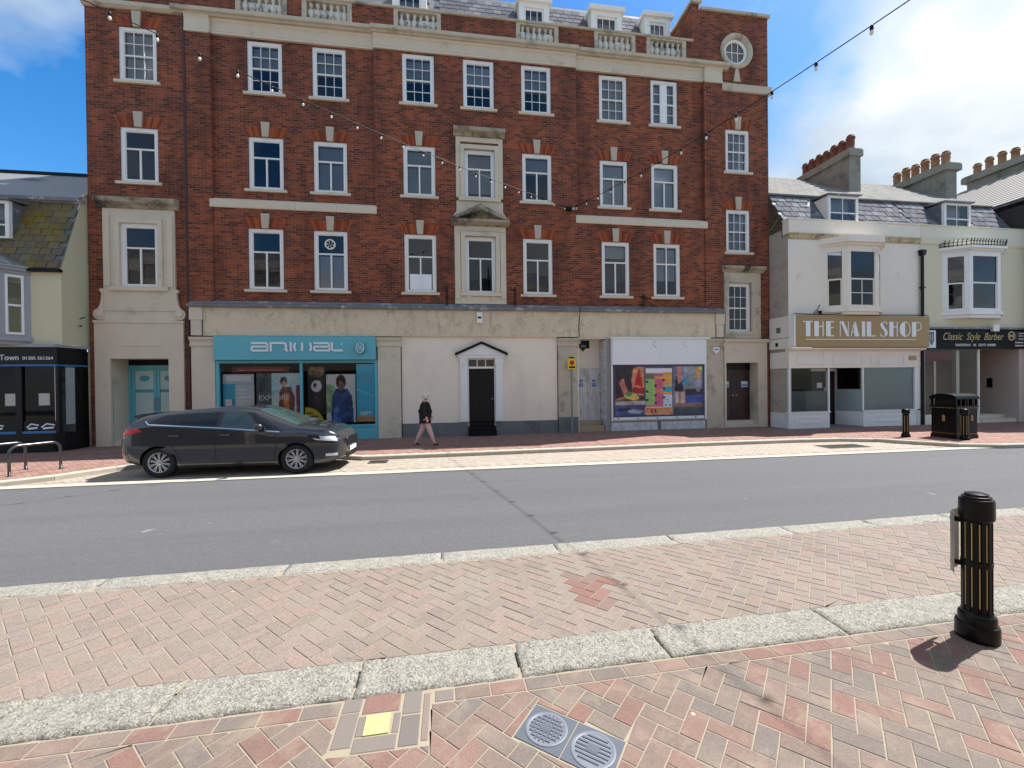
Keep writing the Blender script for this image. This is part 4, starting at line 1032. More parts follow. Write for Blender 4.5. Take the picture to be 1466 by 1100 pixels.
part(MB().box(5.573, 5.735, F - .06, WY + .04, BASE, 3.44), 'return_wall', M['grout'], bb)
q = part(tw, 'wall_tile', M['tile_w'], bb); q['kind'] = 'stuff'
# closed white shop: tiles below, blank boards above
part(MB().box(5.74, 9.45, F - .06, F + .1, BASE, .46), 'stall_riser', M['grout'], bb)
tm = MB(); tm.box(-.0505, .0505, -.008, 0, -.071, .071); to = tm.build('tile', M['tile_w'], bb); tme = to.data; bpy.data.objects.remove(to)
stall = bb.children[-1]
for r in range(2):
    for k in range(35):
        xx = 5.80 + k * .1045
        if 7.50 < xx < 7.68: continue
        o = link('tile', tme, stall); childat(o, (xx, F - .061, .185 + r * .147))
part(MB().box(7.53, 7.65, F - .085, F - .058, BASE, .46), 'tile_gap_post', M['plinth'], bb)
part(MB().box(5.745, 5.80, F - .12, F + .1, .46, 3.44).box(9.38, 9.445, F - .12, F + .1, .46, 3.44).box(5.80, 9.38, F - .03, F + .1, .46, 3.44), 'shop_frame', M['white'], bb)
part(MB().box(5.72, 9.56, F - .2, F + .05, 3.425, 3.486), 'head_board', M['white'], bb)
# teal shopfront
sx0, sx1 = -7.30, -2.36; y = F - .02
m = MB(); m.box(sx0, sx1, y - .05, y + .2, BASE, .52).box(sx0, sx1, y - .08, y + .2, .52, .58)
for a, b in ((sx0, sx0 + .10), (-4.80, -4.72), (sx1 - .10, sx1)): m.box(a, b, y - .03, y + .08, .58, 2.70)
m.box(sx0 + .1, -4.8, y - .03, y + .08, 2.62, 2.70).box(-4.72, sx1 - .1, y - .03, y + .08, 2.62, 2.70)
sf = part(m, 'shopfront', M['teal'], bb)
for a, b in ((sx0 + .1, -4.8), (-4.72, sx1 - .1)): part(MB().poly([(a, y + .03, .58), (b, y + .03, .58), (b, y + .03, 2.62), (a, y + .03, 2.62)]), 'pane', M['shop_glass'], sf)
part(MB().box(sx0 - .3, sx0 - .28, F + .1, F + 3.2, BASE, 3.4).box(sx1 + .28, sx1 + .3, F + .1, F + 3.2, BASE, 3.4).box(sx0 - .3, sx1 + .3, F + 3.2, F + 3.25, BASE, 3.4).box(sx0 - .3, sx1 + .3, F + .1, F + 3.2, 2.95, 3.0).box(sx0 - .3, sx1 + .3, F + .1, F + 3.2, BASE, .35), 'shop_interior', M['room'], bb)
# drainpipe between the wings, ledge brackets, wires
part(MB().tube([(-8.06, F - .03, 13.6), (-8.06, F - .03, .15)], .045, 10), 'drainpipe', plain('rusty_pipe', C(70, 36, 32), .6, .2, 4), bb)
for x in (-.05, 2.29): part(MB().tube([(x, F - .1, 4.56), (x, F - .1, 5.2)], .03, 8).tube([(x, F - .1, 5.1), (x - .12, F - .02, 5.16)], .014, 6), 'flag_bracket', M['black'], bb)
part(MB().tube([(4.58, F - .215, 4.6), (4.575, F - .215, 4.3), (4.60, F - .10, 4.22), (4.56, F - .1, 3.9), (4.58, F - .1, 3.5)], .012, 6), 'cable', M['matt_black'], bb)
# ================================================================== NEIGHBOURS
NF = 13.8
def fbox(mb, P, Q, u0, u1, w0, w1, z0, z1, mi=0):
    """box on the plan line P->Q: u along it, w outwards (to its right hand, i.e. the street)"""
    P = Vector(P); Q = Vector(Q); d = (Q - P).normalized(); nrm = Vector((d.y, -d.x)); n = len(mb.v)
    def W(u, w, z): p = P + d * u + nrm * w; return (p.x, p.y, z)
    mb.v += [W(u0, w1, z0), W(u1, w1, z0), W(u1, w0, z0), W(u0, w0, z0), W(u0, w1, z1), W(u1, w1, z1), W(u1, w0, z1), W(u0, w0, z1)]
    for q in ((0, 3, 2, 1), (4, 5, 6, 7), (0, 1, 5, 4), (2, 3, 7, 6), (3, 0, 4, 7), (1, 2, 6, 5)): mb.f.append(tuple(n + i for i in q)); mb.m.append(mi)
def canted_bay(par, pts, z0, z1, head, mat, name='bay_window', lower2=False, foot=.2):
    """pts: four plan points left to right"""
    m = MB()
    for i in range(3):
        P, Q = pts[i], pts[i + 1]; L = math.hypot(Q[0] - P[0], Q[1] - P[1]); t = .14 if i == 1 else .16
        fbox(m, P, Q, .0, t, -.08, 0, z0, z1); fbox(m, P, Q, L - t, L, -.08, 0, z0, z1)
        fbox(m, P, Q, t, L - t, -.08, 0, z0, z0 + .12); fbox(m, P, Q, t, L - t, -.08, 0, z1 - .12, z1)
        zm = (z0 + z1) / 2 - .02
        fbox(m, P, Q, t, L - t, -.06, -.02, zm - .025, zm + .025)
        fbox(m, P, Q, t, t + .04, -.07, -.03, z0 + .12, zm - .025); fbox(m, P, Q, L - t - .04, L - t, -.07, -.03, z0 + .12, zm - .025)
        if lower2 and i == 1:
            fbox(m, P, Q, L / 2 - .012, L / 2 + .012, -.065, -.04, z0 + .12, zm - .025); fbox(m, P, Q, t, L - t, -.064, -.041, z0 + .55, z0 + .575)
    b = part(m, name, mat, par)
    for i in range(3):
        P, Q = pts[i], pts[i + 1]; L = math.hypot(Q[0] - P[0], Q[1] - P[1])
        zm = (z0 + z1) / 2 - .02
        for a, c, wo in ((z0 + .1, zm, -.055), (zm, z1 - .1, -.042)):
            g = MB(); fbox(g, P, Q, .12, L - .12, wo - .002, wo, a, c); part(g, 'pane', M['glass'], b)
    def outl(o):
        c = Vector(((pts[0][0] + pts[3][0]) / 2, pts[0][1])); res = []
        for i, p in enumerate(pts):
            v = Vector(p) - c; res.append((p[0] + (o if i > 1 else -o) * (.6 if i in (1, 2) else 1.0), p[1] - (o if i in (1, 2) else 0)))
        return res
    hd = MB()
    for (o, a, c) in head: hd.prism(outl(o) + [(pts[3][0] + o, NF + .1), (pts[0][0] - o, NF + .1)], a, c, 'z')
    part(hd, 'bay_head', mat, b)
    sl = MB(); sl.prism(outl(.06) + [(pts[3][0] + .06, NF + .05), (pts[0][0] - .06, NF + .05)], z0 - .12, z0 - .003, 'z')
    sl.prism(outl(-.02) + [(pts[3][0], NF + .05), (pts[0][0], NF + .05)], z0 - .12 - foot, z0 - .123, 'z')
    part(sl, 'bay_sill', mat, b)
    rm = MB(); rm.poly([(pts[0][0] + .05, NF + .5, z0), (pts[3][0] - .05, NF + .5, z0), (pts[3][0] - .05, NF + .5, z1), (pts[0][0] + .05, NF + .5, z1)])
    part(rm, 'bay_room', M['dark_room'], b)
    return b
def roof_rows():
    m = NT('slate_courses'); sp = m.n('ShaderNodeSeparateXYZ'); m.l(m.pos(), sp.inputs[0])
    cb = m.n('ShaderNodeCombineXYZ'); m.l(sp.outputs[0], cb.inputs[0]); m.l(m.math('MULTIPLY', sp.outputs[1], 1.21), cb.inputs[1])
    b = m.n('ShaderNodeTexBrick'); b.inputs['Scale'].default_value = 1; b.inputs['Brick Width'].default_value = .32; b.inputs['Row Height'].default_value = .24
    b.inputs['Mortar Size'].default_value = .008; b.inputs['Color1'].default_value = C(136, 135, 132); b.inputs['Color2'].default_value = C(116, 115, 113); b.inputs['Mortar'].default_value = C(78, 77, 76)
    m.l(cb.outputs[0], b.inputs['Vector'])
    c = m.mix(m.rng(m.noise(1.2, 6, .65), .5, .7), b.outputs['Color'], C(136, 130, 116))
    q = m.n('ShaderNodeBump'); q.invert = True; q.inputs['Strength'].default_value = .6; q.inputs['Distance'].default_value = .015
    m.l(b.outputs['Fac'], q.inputs['Height']); m.l(q.outputs[0], m.b.inputs['Normal'])
    return m.fin(c, .95, spec=.05)
M['slate_rows'] = roof_rows()
ms = MB(); ms.box(-.148, .148, -.006, .006, 0, .36); mo = ms.build('slate', M['slate']); slate2 = mo.data; bpy.data.objects.remove(mo)
ms = MB(); ms.box(-.135, .135, -.005, .005, 0, .31); mo = ms.build('slate', M['slate_moss']); slate3 = mo.data; bpy.data.objects.remove(mo)
def mansard(par, x0, x1, yb, zb, yt, zt, rows, me, pitch, skipf=None):
    rp = part(MB().poly([(x0, yb, zb), (x1, yb, zb), (x1, yt, zt), (x0, yt, zt)]), 'mansard_roof', M['slate_plain'], par)
    a = math.atan2(yt - yb, zt - zb); L = math.hypot(yt - yb, zt - zb); st = (L - .1) / rows
    for r in range(rows):
        x = x0 + pitch / 2 + (pitch / 2 if r % 2 else 0)
        while x < x1 - pitch * .45:
            if not (skipf and skipf(x, zb + math.cos(a) * st * r)):
                o = link('slate', me, rp); s = st * r + .01
                childat(o, (x + random.uniform(-.006, .006), yb + math.sin(a) * s - .030, zb + math.cos(a) * s + random.uniform(-.008, .008)))
                o.rotation_euler = (-a - .05 + random.uniform(-.012, .012), random.uniform(-.02, .02), random.uniform(-.01, .01))
            x += pitch
    return rp
def chimney(par, x0, x1, y0, y1, zb, zt, npots, mat, pot, proud=.07, cowl=False):
    m = MB(); m.box(x0, x1, y0, y1, zb, zt - .34)
    c = part(m, 'chimney', mat, par)
    part(MB().box(x0 - proud, x1 + proud, y0 - proud, y1 + proud, zt - .338, zt - .06).box(x0 - proud + .03, x1 + proud - .03, y0 - proud + .03, y1 + proud - .03, zt - .058, zt), 'chimney_cap', mat, c)
    rs = random.Random(x0)
    for k in range(npots):
        h = rs.uniform(.52, .62) if not cowl else rs.uniform(.55, .66); p = MB()
        p.lathe([(.165, 0), (.175, .02), (.175, .06), (.155, .08), (.145, h * .80), (.172, h * .82), (.176, h * .93), (.16, h), (.12, h), (.12, h - .08)], seg=14)
        if cowl: p.lathe([(.16, h * .55), (.17, h * .57), (.17, h * .62), (.15, h * .64)], seg=12)
        o = p.build('chimney_pot', pot, c, True); yy = y0 + (y1 - y0) * (k + .5) / npots; childat(o, ((x0 + x1) / 2, yy, zt))
        cp = MB(); cp.lathe([(.15, 0), (.155, .03), (.12, .09), (.04, .12)], seg=12)
        o2 = cp.build('pot_cowl', M['matt_black'], o); o2.location = (0, 0, h - .01)
    return c
# ---------------------------------------------- the off-white house with the nail shop
nh = thing('painted_house', 'old off-white painted house with bay window above a gold shop sign', 'house', (15.0, NF, BASE))
part(wall_holes(12.2, 17.79, 4.2, 7.0, NF, [(13.75, 15.9, 4.45, 6.6)], depth=.1, thick=.3), 'wall', M['white_wall'], nh)
part(MB().poly([(12.2, NF + .3, 2.9), (12.2, NF + 6, 2.9), (12.2, NF + 6, 7.4), (12.2, NF + .3, 7.4)][::-1]).box(12.197, 12.3, NF + .003, NF + 5.2, BASE, 7.1), 'side_wall', M['pebble'], nh)
part(MB().prism([(NF + .25, 7.0), (NF - .03, 7.0), (NF - .06, 7.05), (NF - .06, 7.12), (NF - .10, 7.2), (NF + .25, 7.2)], 12.2, 17.79, 'x'), 'cornice', plain('stained_cornice', C(186, 172, 134), .9, .2, 5, .3, 30, grime=C(120, 108, 84), gscale=4, glo=.48, ghi=.66), nh)
part(MB().box(12.2, 17.79, NF - .04, NF + .25, 7.203, 7.70).box(12.18, 17.79, NF - .07, NF + .28, 7.703, 7.74), 'parapet', M['white_wall'], nh)
canted_bay(nh, [(13.6, NF), (14.22, NF - .42), (15.5, NF - .42), (16.1, NF)], 4.45, 6.62, [(.0, 6.622, 6.72), (.07, 6.723, 6.80), (.16, 6.803, 6.88), (.16, 6.883, 7.02)], M['white_wall'], lower2=True, foot=.1)
def skip1(x, z): return 13.75 < x < 15.68 and z < 8.75
mr = mansard(nh, 12.2, 17.79, 14.02, 7.72, 14.8, 9.02, 5, slate2, .32, skip1)
part(MB().poly([(12.2, 14.74, 9.05), (17.79, 14.74, 9.05), (17.79, 19.0, 11.9), (12.2, 19.0, 11.9)]).poly([(12.2, 19.0, 11.9), (17.79, 19.0, 11.9), (17.79, 23, 9), (12.2, 23, 9)]).box(12.2, 17.79, 14.70, 14.78, 9.0, 9.05), 'roof', M['slate_rows'], nh)
def dormer(par, x0, x1, y, z0, z1, cheek, yb, name='dormer'):
    m = MB(); t = .1
    m.box(x0, x0 + t, y, y + .1, z0, z1).box(x1 - t, x1, y, y + .1, z0, z1).box(x0 + t, x1 - t, y, y + .1, z1 - .08, z1).box(x0 + t, x1 - t, y, y + .1, z0, z0 + .05)
    zm = z0 + (z1 - z0) * .36; m.box(x0 + t, x1 - t, y + .02, y + .08, zm - .02, zm + .02).box((x0 + x1) / 2 - .012, (x0 + x1) / 2 + .012, y + .03, y + .07, z0, z1)
    d = part(m, name, M['white'], par)
    part(MB().poly([(x0 + t, y + .05, z0), (x1 - t, y + .05, z0), (x1 - t, y + .05, z1), (x0 + t, y + .05, z1)]), 'pane', M['glass'], d)
    part(MB().poly([(x0 + t, y + .3, z0), (x1 - t, y + .3, z0), (x1 - t, y + .3, z1), (x0 + t, y + .3, z1)]), 'blind', M['blind'], d)
    for xx in (x0 + .004, x1 - .03): part(MB().prism([(y + .1, z0), (yb - .55, z0), (yb, z1), (y + .1, z1)], xx, xx + .026, 'x'), 'dormer_cheek', cheek, d)
    part(MB().prism([(y - .10, z1 + .003), (yb + .15, z1 + .12), (yb + .15, z1 + .17), (y - .10, z1 + .05)], x0 - .08, x1 + .08, 'x'), 'dormer_roof', M['lead'], d)
dormer(nh, 14.07, 15.36, 14.0, 7.78, 8.76, M['white_wall'], 14.82)
# shopfront: plan with a splayed recess
m = MB()
m.box(12.16, 13.85, NF - .02, NF + .08, BASE, .66).box(12.14, 13.87, NF - .05, NF + .1, .66, .71).box(12.6, 13.5, NF - .035, NF - .021, .28, .31).box(12.6, 13.5, NF - .035, NF - .021, .48, .51)
m.box(12.147, 12.194, NF + .09, NF + .85, BASE, .66)
part(m, 'stall_riser', M['white'], nh); m = MB()
m.box(15.28, 17.62, NF - .02, NF + .08, BASE, .66).box(15.26, 17.64, NF - .05, NF + .1, .66, .71)
m.box(15.8, 17.1, NF - .035, NF - .021, .28, .31).box(15.8, 17.1, NF - .035, NF - .021, .48, .51)
m.box(17.52, 17.76, NF - .04, NF + .1, .713, 2.3).box(17.64, 17.76, NF - .04, NF + .1, BASE, .66)
fbox(m, (15.28, NF), (14.95, NF + .8), .02, .86, -.06, 0, BASE, .66)
sfn = part(m, 'shopfront', M['white'], nh)
m = MB(); m.box(12.16, 17.76, NF - .05, NF + .1, 2.303, 2.92)
for a, b in ((12.5, 13.6), (14.0, 15.2), (15.6, 17.0)): frame_ring(m, a, b, 2.46, 2.74, .03, NF - .066, NF - .052)
m.prism([(NF + .1, 2.92), (NF - .06, 2.92), (NF - .22, 2.97), (NF - .26, 3.03), (NF + .1, 3.05)], 12.14, 17.80, 'x'); m.box(12.147, 12.194, NF + .103, NF + .85, 2.3, 2.9)
m.box(12.11, 12.194, NF - .1, NF + .85, 3.02, 3.4).box(12.13, 12.194, NF - .1, NF + .85, 3.42, 4.2)
part(m, 'shop_transom', M['white_wall'], nh)
part(MB().box(12.118, 12.129, NF + .3, NF + .5, 3.62, 3.82), 'air_vent', M['plinth'], nh)
part(MB().box(12.10, 12.109, NF + .4, NF + .52, 3.12, 3.26), 'vent_hole', M['matt_black'], nh)
def gpane(x0, x1, z0, z1, y, par, mat): return part(MB().poly([(x0, y, z0), (x1, y, z0), (x1, y, z1), (x0, y, z1)]), 'pane', mat, par)
gpane(12.2, 13.84, .71, 2.3, NF + .02, sfn, M['shop_glass']); gpane(15.30, 17.52, .71, 2.3, NF + .02, sfn, M['shop_glass'])
part(MB().poly([(12.2, NF + .026, .71), (13.84, NF + .026, .71), (13.84, NF + .026, 1.46), (12.2, NF + .026, 1.46)]), 'frosted_film', plain('grey_film', C(96, 108, 110), .3, .15, 1.2), sfn)
part(MB().poly([(15.30, NF + .026, .71), (17.52, NF + .026, .71), (17.52, NF + .026, 2.3), (15.30, NF + .026, 2.3)]), 'frosted_film', M['frost'], sfn)
g = MB(); fbox(g, (15.28, NF), (14.95, NF + .8), .02, .86, -.03, -.024, .66, 2.3); part(g, 'pane', M['shop_glass'], sfn)
g = MB(); fbox(g, (15.28, NF), (14.95, NF + .8), .02, .86, -.04, -.036, .66, 1.5); part(g, 'frosted_film', M['frost'], sfn)
part(MB().poly([(12.2, NF + .02, .66), (12.2, NF + .85, .66), (12.2, NF + .85, 2.3), (12.2, NF + .02, 2.3)]), 'pane', M['shop_glass'], sfn)
m = MB(); m.box(12.18, 12.24, NF - .02, NF + .05, .713, 2.3).box(13.80, 13.86, NF - .02, NF + .05, .713, 2.3).box(15.25, 15.31, NF - .02, NF + .05, .713, 2.3)
m.box(12.62, 12.72, NF + .5, NF + .6, .2, 2.6); m.box(14.5, 14.58, NF + .78, NF + .86, BASE, 2.3).box(14.92, 14.98, NF + .76, NF + .84, BASE, 2.3).box(13.85, 15.0, NF + .78, NF + .86, 2.2, 2.3)
part(m, 'shop_mullion', M['white'], sfn)
ndr = part(MB().box(13.9, 14.5, NF + .82, NF + .85, BASE + .05, 2.2), 'door', M['black'], nh)
part(MB().tube([(14.42, NF + .80, 1.05), (14.42, NF + .76, 1.1), (14.42, NF + .76, 1.5), (14.42, NF + .80, 1.55)], .022, 8), 'handle', M['white'], ndr)
part(MB().box(14.12, 14.34, NF + .80, NF + .815, 1.55, 1.75), 'notice', M['paper'], ndr)
part(MB().box(14.58, 14.92, NF + .82, NF + .84, BASE, 2.2), 'side_light', M['black'], nh)
part(MB().box(13.85, 15.28, NF - .02, NF + .85, BASE - .003, BASE + .03), 'threshold', M['plinth'], nh)
part(MB().box(12.25, 17.7, NF + 2.6, NF + 2.65, BASE, 3).box(12.31, 12.36, NF + .9, NF + 2.6, BASE, 3).box(17.65, 17.7, NF + .1, NF + 2.6, BASE, 3).box(12.25, 17.7, NF + .1, NF + 2.6, 2.9, 2.95), 'shop_interior', M['dark_room'], nh)
part(MB().box(12.25, 17.7, NF + .11, NF + 2.6, BASE, BASE + .02), 'shop_floor', M['room'], nh)
chimney(nh, 17.55, 18.12, 16.4, 19.2, 9.3, 12.05, 7, M['stack'], M['pot_r'])
part(MB().tube([(13.3, NF - .03, 4.3), (13.45, NF - .05, 4.62)], .012, 5).tube([(13.2, NF - .03, 4.28), (13.32, NF - .04, 4.45)], .01, 5).box(13.42, 13.52, NF - .06, NF - .001, 4.28, 4.4), 'wall_bracket', M['matt_black'], nh)
part(MB().tube([(12.2, NF - .27, 4.24), (13.5, NF - .27, 4.22), (14.2, NF - .3, 4.28), (15.5, NF - .27, 4.23), (17.8, NF - .27, 4.25)], .018, 6), 'cable', M['matt_black'], nh)

# ---------------------------------------------- cream house with the barber
ch = thing('cream_house', 'cream painted house with white bay window above a black shop sign', 'house', (20.3, NF, BASE))
part(wall_holes(17.793, 22.8, 3.75, 7.0, NF - .003, [(19.0, 21.45, 4.45, 6.7)], depth=.1, thick=.3), 'wall', plain('cream_wall_paint', C(212, 206, 178), .75, .03, 1, .1, 50), ch)
part(MB().prism([(NF + .25, 7.0), (NF - .03, 7.0), (NF - .06, 7.05), (NF - .10, 7.2), (NF + .25, 7.2)], 17.793, 22.8, 'x').box(17.793, 22.8, NF - .043, NF + .25, 7.203, 7.70).box(17.793, 22.8, NF - .07, NF + .28, 7.703, 7.74), 'parapet', plain('cream_parapet', C(216, 210, 190), .75, .03, 1, .1, 50), ch)
bay2 = canted_bay(ch, [(18.83, NF), (19.51, NF - .42), (20.92, NF - .42), (21.62, NF)], 4.40, 6.62, [(.0, 6.622, 6.70), (.08, 6.703, 6.76), (.16, 6.763, 6.86)], M['white'], foot=.12)
cr = MB(); bp = [(18.70, NF - .03), (19.42, NF - .52), (21.01, NF - .52), (21.75, NF - .03)]
for i in range(3):
    P, Q = Vector(bp[i]), Vector(bp[i + 1]); n = 7 if i != 1 else 12
    cr.tube([(P.x, P.y, 6.90), (Q.x, Q.y, 6.90)], .018, 5); cr.tube([(P.x, P.y, 7.02), (Q.x, Q.y, 7.02)], .014, 5)
    for k in range(n + 1):
        q = P + (Q - P) * k / n; cr.tube([(q.x, q.y, 6.86), (q.x, q.y, 7.06), (q.x + .02, q.y - .03, 7.13)], .014, 5)
part(cr, 'iron_cresting', M['matt_black'], bay2)
def skip2(x, z): return 18.95 < x < 20.8 and z < 8.75
mansard(ch, 17.80, 22.6, 14.02, 7.72, 14.8, 9.02, 5, slate2, .32, skip2)
part(MB().poly([(17.793, 14.74, 9.05), (22.6, 14.74, 9.05), (22.6, 19.0, 11.9), (17.793, 19.0, 11.9)]).poly([(17.793, 19.0, 11.9), (22.6, 19.0, 11.9), (22.6, 23, 9), (17.793, 23, 9)]).box(17.793, 22.6, 14.70, 14.78, 9.0, 9.05), 'roof', M['slate_rows'], ch)
dormer(ch, 19.22, 20.47, 14.0, 7.78, 8.74, M['slate_plain'], 14.82)
chimney(ch, 22.62, 23.2, 16.4, 19.0, 9.3, 11.72, 6, M['stack'], M['pot_b'], .13, True)
part(MB().tube([(17.83, NF - .08, 6.55), (17.83, NF - .08, .12)], .05, 10).prism([(17.72, 6.75), (17.94, 6.75), (17.89, 6.55), (17.77, 6.55)], NF - .16, NF - .01).box(17.77, 17.89, NF - .14, NF - .01, 5.3, 5.36), 'drainpipe', M['black'], ch)
part(MB().box(17.9, 22.7, NF - .2, NF + .05, 3.755, 3.82), 'fascia_ledge', M['lead'], ch)
m = MB(); m.box(17.95, 20.5, NF - .02, NF + .1, BASE, .48).box(17.95, 18.0, NF - .02, NF + .06, .48, 2.98).box(20.45, 20.53, NF - .02, NF + .06, .48, 2.98)
fbox(m, (20.53, NF), (20.75, NF + 1.1), 0, 1.12, -.06, 0, BASE, .48)
sfb = part(m, 'shopfront', M['white_wall'], ch)
gpane(18.0, 20.45, .48, 2.98, NF + .02, sfb, M['shop_glass'])
g = MB(); fbox(g, (20.53, NF), (20.75, NF + 1.1), .02, 1.1, -.03, -.026, .48, 2.98); part(g, 'pane', M['shop_glass'], sfb)
part(MB().box(22.4, 22.8, NF - .03, NF + 2.4, BASE, 3.0), 'side_wall', plain('dull_pink_wall', C(196, 180, 168), .8, .06, 1.5), ch)
part(MB().box(20.5, 22.4, NF + 2.3, NF + 2.4, BASE, 3.0).box(17.9, 22.4, NF + .12, NF + 2.4, 2.985, 3.05), 'porch_wall', plain('porch_paint', C(140, 124, 108), .8, .1, 1), ch)
part(MB().box(20.56, 22.397, NF + .05, NF + 2.3, BASE, .24).box(20.7, 22.397, NF + .4, NF + 2.3, .242, .38), 'porch_step', M['stone'], ch)
part(MB().box(22.37, 22.397, NF + .8, NF + .98, 1.45, 1.85), 'door_entry_panel', M['matt_black'], ch)
part(MB().box(17.96, 20.4, NF + 2.5, NF + 2.55, BASE, 3.0).box(17.9, 17.95, NF + .1, NF + 2.5, BASE, 3.0), 'shop_interior', M['dark_room'], ch)
part(MB().box(18.9, 19.0, NF + .35, NF + .4, .5, 2.9).box(19.95, 20.1, NF + .35, NF + .5, .5, 2.98), 'shop_pillar', M['white_wall'], ch)
part(MB().box(18.0, 19.6, NF + .25, NF + .27, 2.55, 2.9), 'shop_banner', plain('red_banner', C(120, 40, 46), .6, .1, 2), ch)

# ---------------------------------------------- dark gabled house at the end
eh = thing('gabled_house', 'house with pale tiled roof and dark slate-hung side past the cream house', 'house', (26.5, NF, BASE))
part(MB().box(22.86, 30.5, 13.2, 24, BASE, 8.8), 'wall', plain('dark_slate_hanging', C(44, 42, 44), .7, .2, 5, .3, 14), eh)
m = MB(); m.prism([(22.72, 8.93), (22.72, 9.0), (26.6, 11.5), (30.6, 8.95), (30.6, 8.88), (26.6, 11.38)], 12.9, 24.2, 'y')
part(m, 'roof', M['slate_plain'], eh)
for k in range(16):
    u = k / 16; x = 22.70 + 3.86 * u; z = 9.02 + 2.5 * u
    part(MB().prism([(x, z - .01), (x + .30, z + .17), (x + .29, z + .20), (x, z + .035)], 12.9, 24.2, 'y'), 'tile_course', plain('pale_tile', C(118, 114, 108), .7, .15, 6) if k == 0 else bpy.data.materials['pale_tile'], eh)
chimney(eh, 26.95, 27.55, 15.6, 18.6, 10.6, 12.35, 6, M['stack'], M['pot_b'], .16)

# ---------------------------------------------- pale yellow house with the black shop, left
yh = thing('yellow_house', 'pale yellow house with mossy slate mansard above a black shopfront', 'house', (-14.0, NF, BASE))
part(wall_holes(-20, -10.87, 3.12, 5.28, NF, [], thick=.3), 'wall', M['pale_yellow'], yh)
part(MB().prism([(NF + .003, 3.15), (F + .03, 3.15), (F + .03, BASE), (F + 6, BASE), (F + 6, 9.4), (18.2, 9.75), (14.62, 7.75), (14.5, 7.45), (NF + .003, 5.26)], -10.90, -10.868, 'x'), 'side_wall', M['pale_yellow'], yh)
mansard(yh, -20, -10.86, NF - .08, 5.27, 14.5, 7.42, 10, slate3, .285, lambda x, z: x < -13.6)
part(MB().box(-20, -10.84, NF - .12, NF + .02, 5.18, 5.265), 'gutter', M['matt_black'], yh)
part(MB().poly([(-20, 14.42, 7.56), (-10.84, 14.42, 7.56), (-10.84, 18, 9.75), (-20, 18, 9.75)]).poly([(-20, 18, 9.75), (-10.84, 18, 9.75), (-10.84, 22, 7), (-20, 22, 7)]), 'roof', plain('grey_slate_roof', C(112, 114, 120), .6, .12, 4, .2, 16, grime=C(120, 114, 70), gscale=1.4, glo=.55, ghi=.75), yh)
part(MB().box(-20, -10.83, 14.36, 14.6, 7.44, 7.53), 'roof_ledge', M['lead'], yh)
part(MB().box(-20, -10.83, 17.9, 18.1, 9.7, 9.82), 'ridge', M['matt_black'], yh)
sk_ = part(MB().box(-.42, .42, -.03, .05, -.26, .26), 'skylight', M['white'], yh); childat(sk_, (-14.2, 16.95, 9.18)); sk_.rotation_euler = (math.radians(-58), 0, 0)
sp_ = MB().poly([(-.34, -.036, -.18), (.34, -.036, -.18), (.34, -.036, .18), (-.34, -.036, .18)]).build('pane', M['glass'], sk_)
dormer(yh, -13.35, -12.22, 13.92, 6.15, 7.2, M['slate_plain'], 14.5)
gp = plain('grey_bay_paint', C(150, 154, 158), .6, .05, 2)
b3 = canted_bay(yh, [(-13.9, NF), (-13.4, NF - .42), (-12.05, NF - .42), (-11.62, NF)], 3.34, 5.08, [(.02, 5.083, 5.16), (.1, 5.163, 5.24), (.14, 5.243, 5.29)], gp, foot=.1)
for i in range(3):
    P, Q = [((-13.9, NF), (-13.4, NF - .42)), ((-13.4, NF - .42), (-12.05, NF - .42)), ((-12.05, NF - .42), (-11.62, NF))][i]
    w_ = MB(); L = math.hypot(Q[0] - P[0], Q[1] - P[1]); t = .13 if i != 1 else .30
    for a, b, c, d in ((t, t + .05, 3.40, 5.04), (L - t - .05, L - t, 3.40, 5.04), (t + .05, L - t - .05, 3.40, 3.46), (t + .05, L - t - .05, 4.98, 5.04), (t + .05, L - t - .05, 4.18, 4.23)): fbox(w_, P, Q, a, b, -.05, .012, c, d)
    part(w_, 'sash_frame', M['white'], b3)
part(MB().poly([(-13.98, NF + .02, 5.29), (-13.45, NF - .52, 5.29), (-12.7, NF + .3, 5.9)]).poly([(-13.45, NF - .52, 5.29), (-12.0, NF - .52, 5.29), (-12.7, NF + .3, 5.9)]).poly([(-12.0, NF - .52, 5.29), (-11.5, NF + .02, 5.29), (-12.7, NF + .3, 5.9)]), 'bay_roof', M['lead'], b3)
cur = MB(); cur.poly([(-12.02, NF + .2, 4.2), (-11.7, NF + .2, 4.2), (-11.75, NF + .2, 5.0), (-12.15, NF + .2, 5.0)]); part(cur, 'curtain', plain('lilac_curtain', C(120, 100, 130), .9, .15, 6), b3)
# black shopfront with a cut corner
fp_ = [(-20, NF), (-10.98, NF), (-10.87, NF + .82)]
m = MB(); ledge = [(-20, NF - .16), (-10.93, NF - .16), (-10.78, NF + .84), (-10.9, NF + .84), (-20, NF + .2)]
m.prism(ledge, 3.06, 3.14, 'z'); part(m, 'fascia_ledge', gp, yh)
m = MB(); m.prism([(-20, NF - .06), (-10.96, NF - .06), (-10.86, NF + .82), (-10.9, NF + .84), (-20, NF + .1)], 2.58, 3.057, 'z')
m.prism([(-20, NF - .05), (-11.1, NF - .05), (-10.93, NF + .1), (-10.85, NF + .84), (-10.9, NF + .86), (-20, NF + .1)], BASE, .62, 'z')
for a, b in ((-12.02, -11.86), (-11.04, -10.96)): m.box(a, b, NF - .03, NF + .08, .62, 2.58)
fbox(m, fp_[1], fp_[2], .55, .83, -.08, 0, .62, 2.58); fbox(m, fp_[1], fp_[2], .0, .08, -.08, .0, .62, 2.58)
m.box(-12.2, -11.04, NF - .005, NF + .03, .70, .98).box(-14.5, -12.2, NF - .005, NF + .03, .70, .98)
sfy = part(m, 'shopfront', M['black'], yh)
blue = plain('blue_trim', C(46, 110, 170), .4, .08, 3)
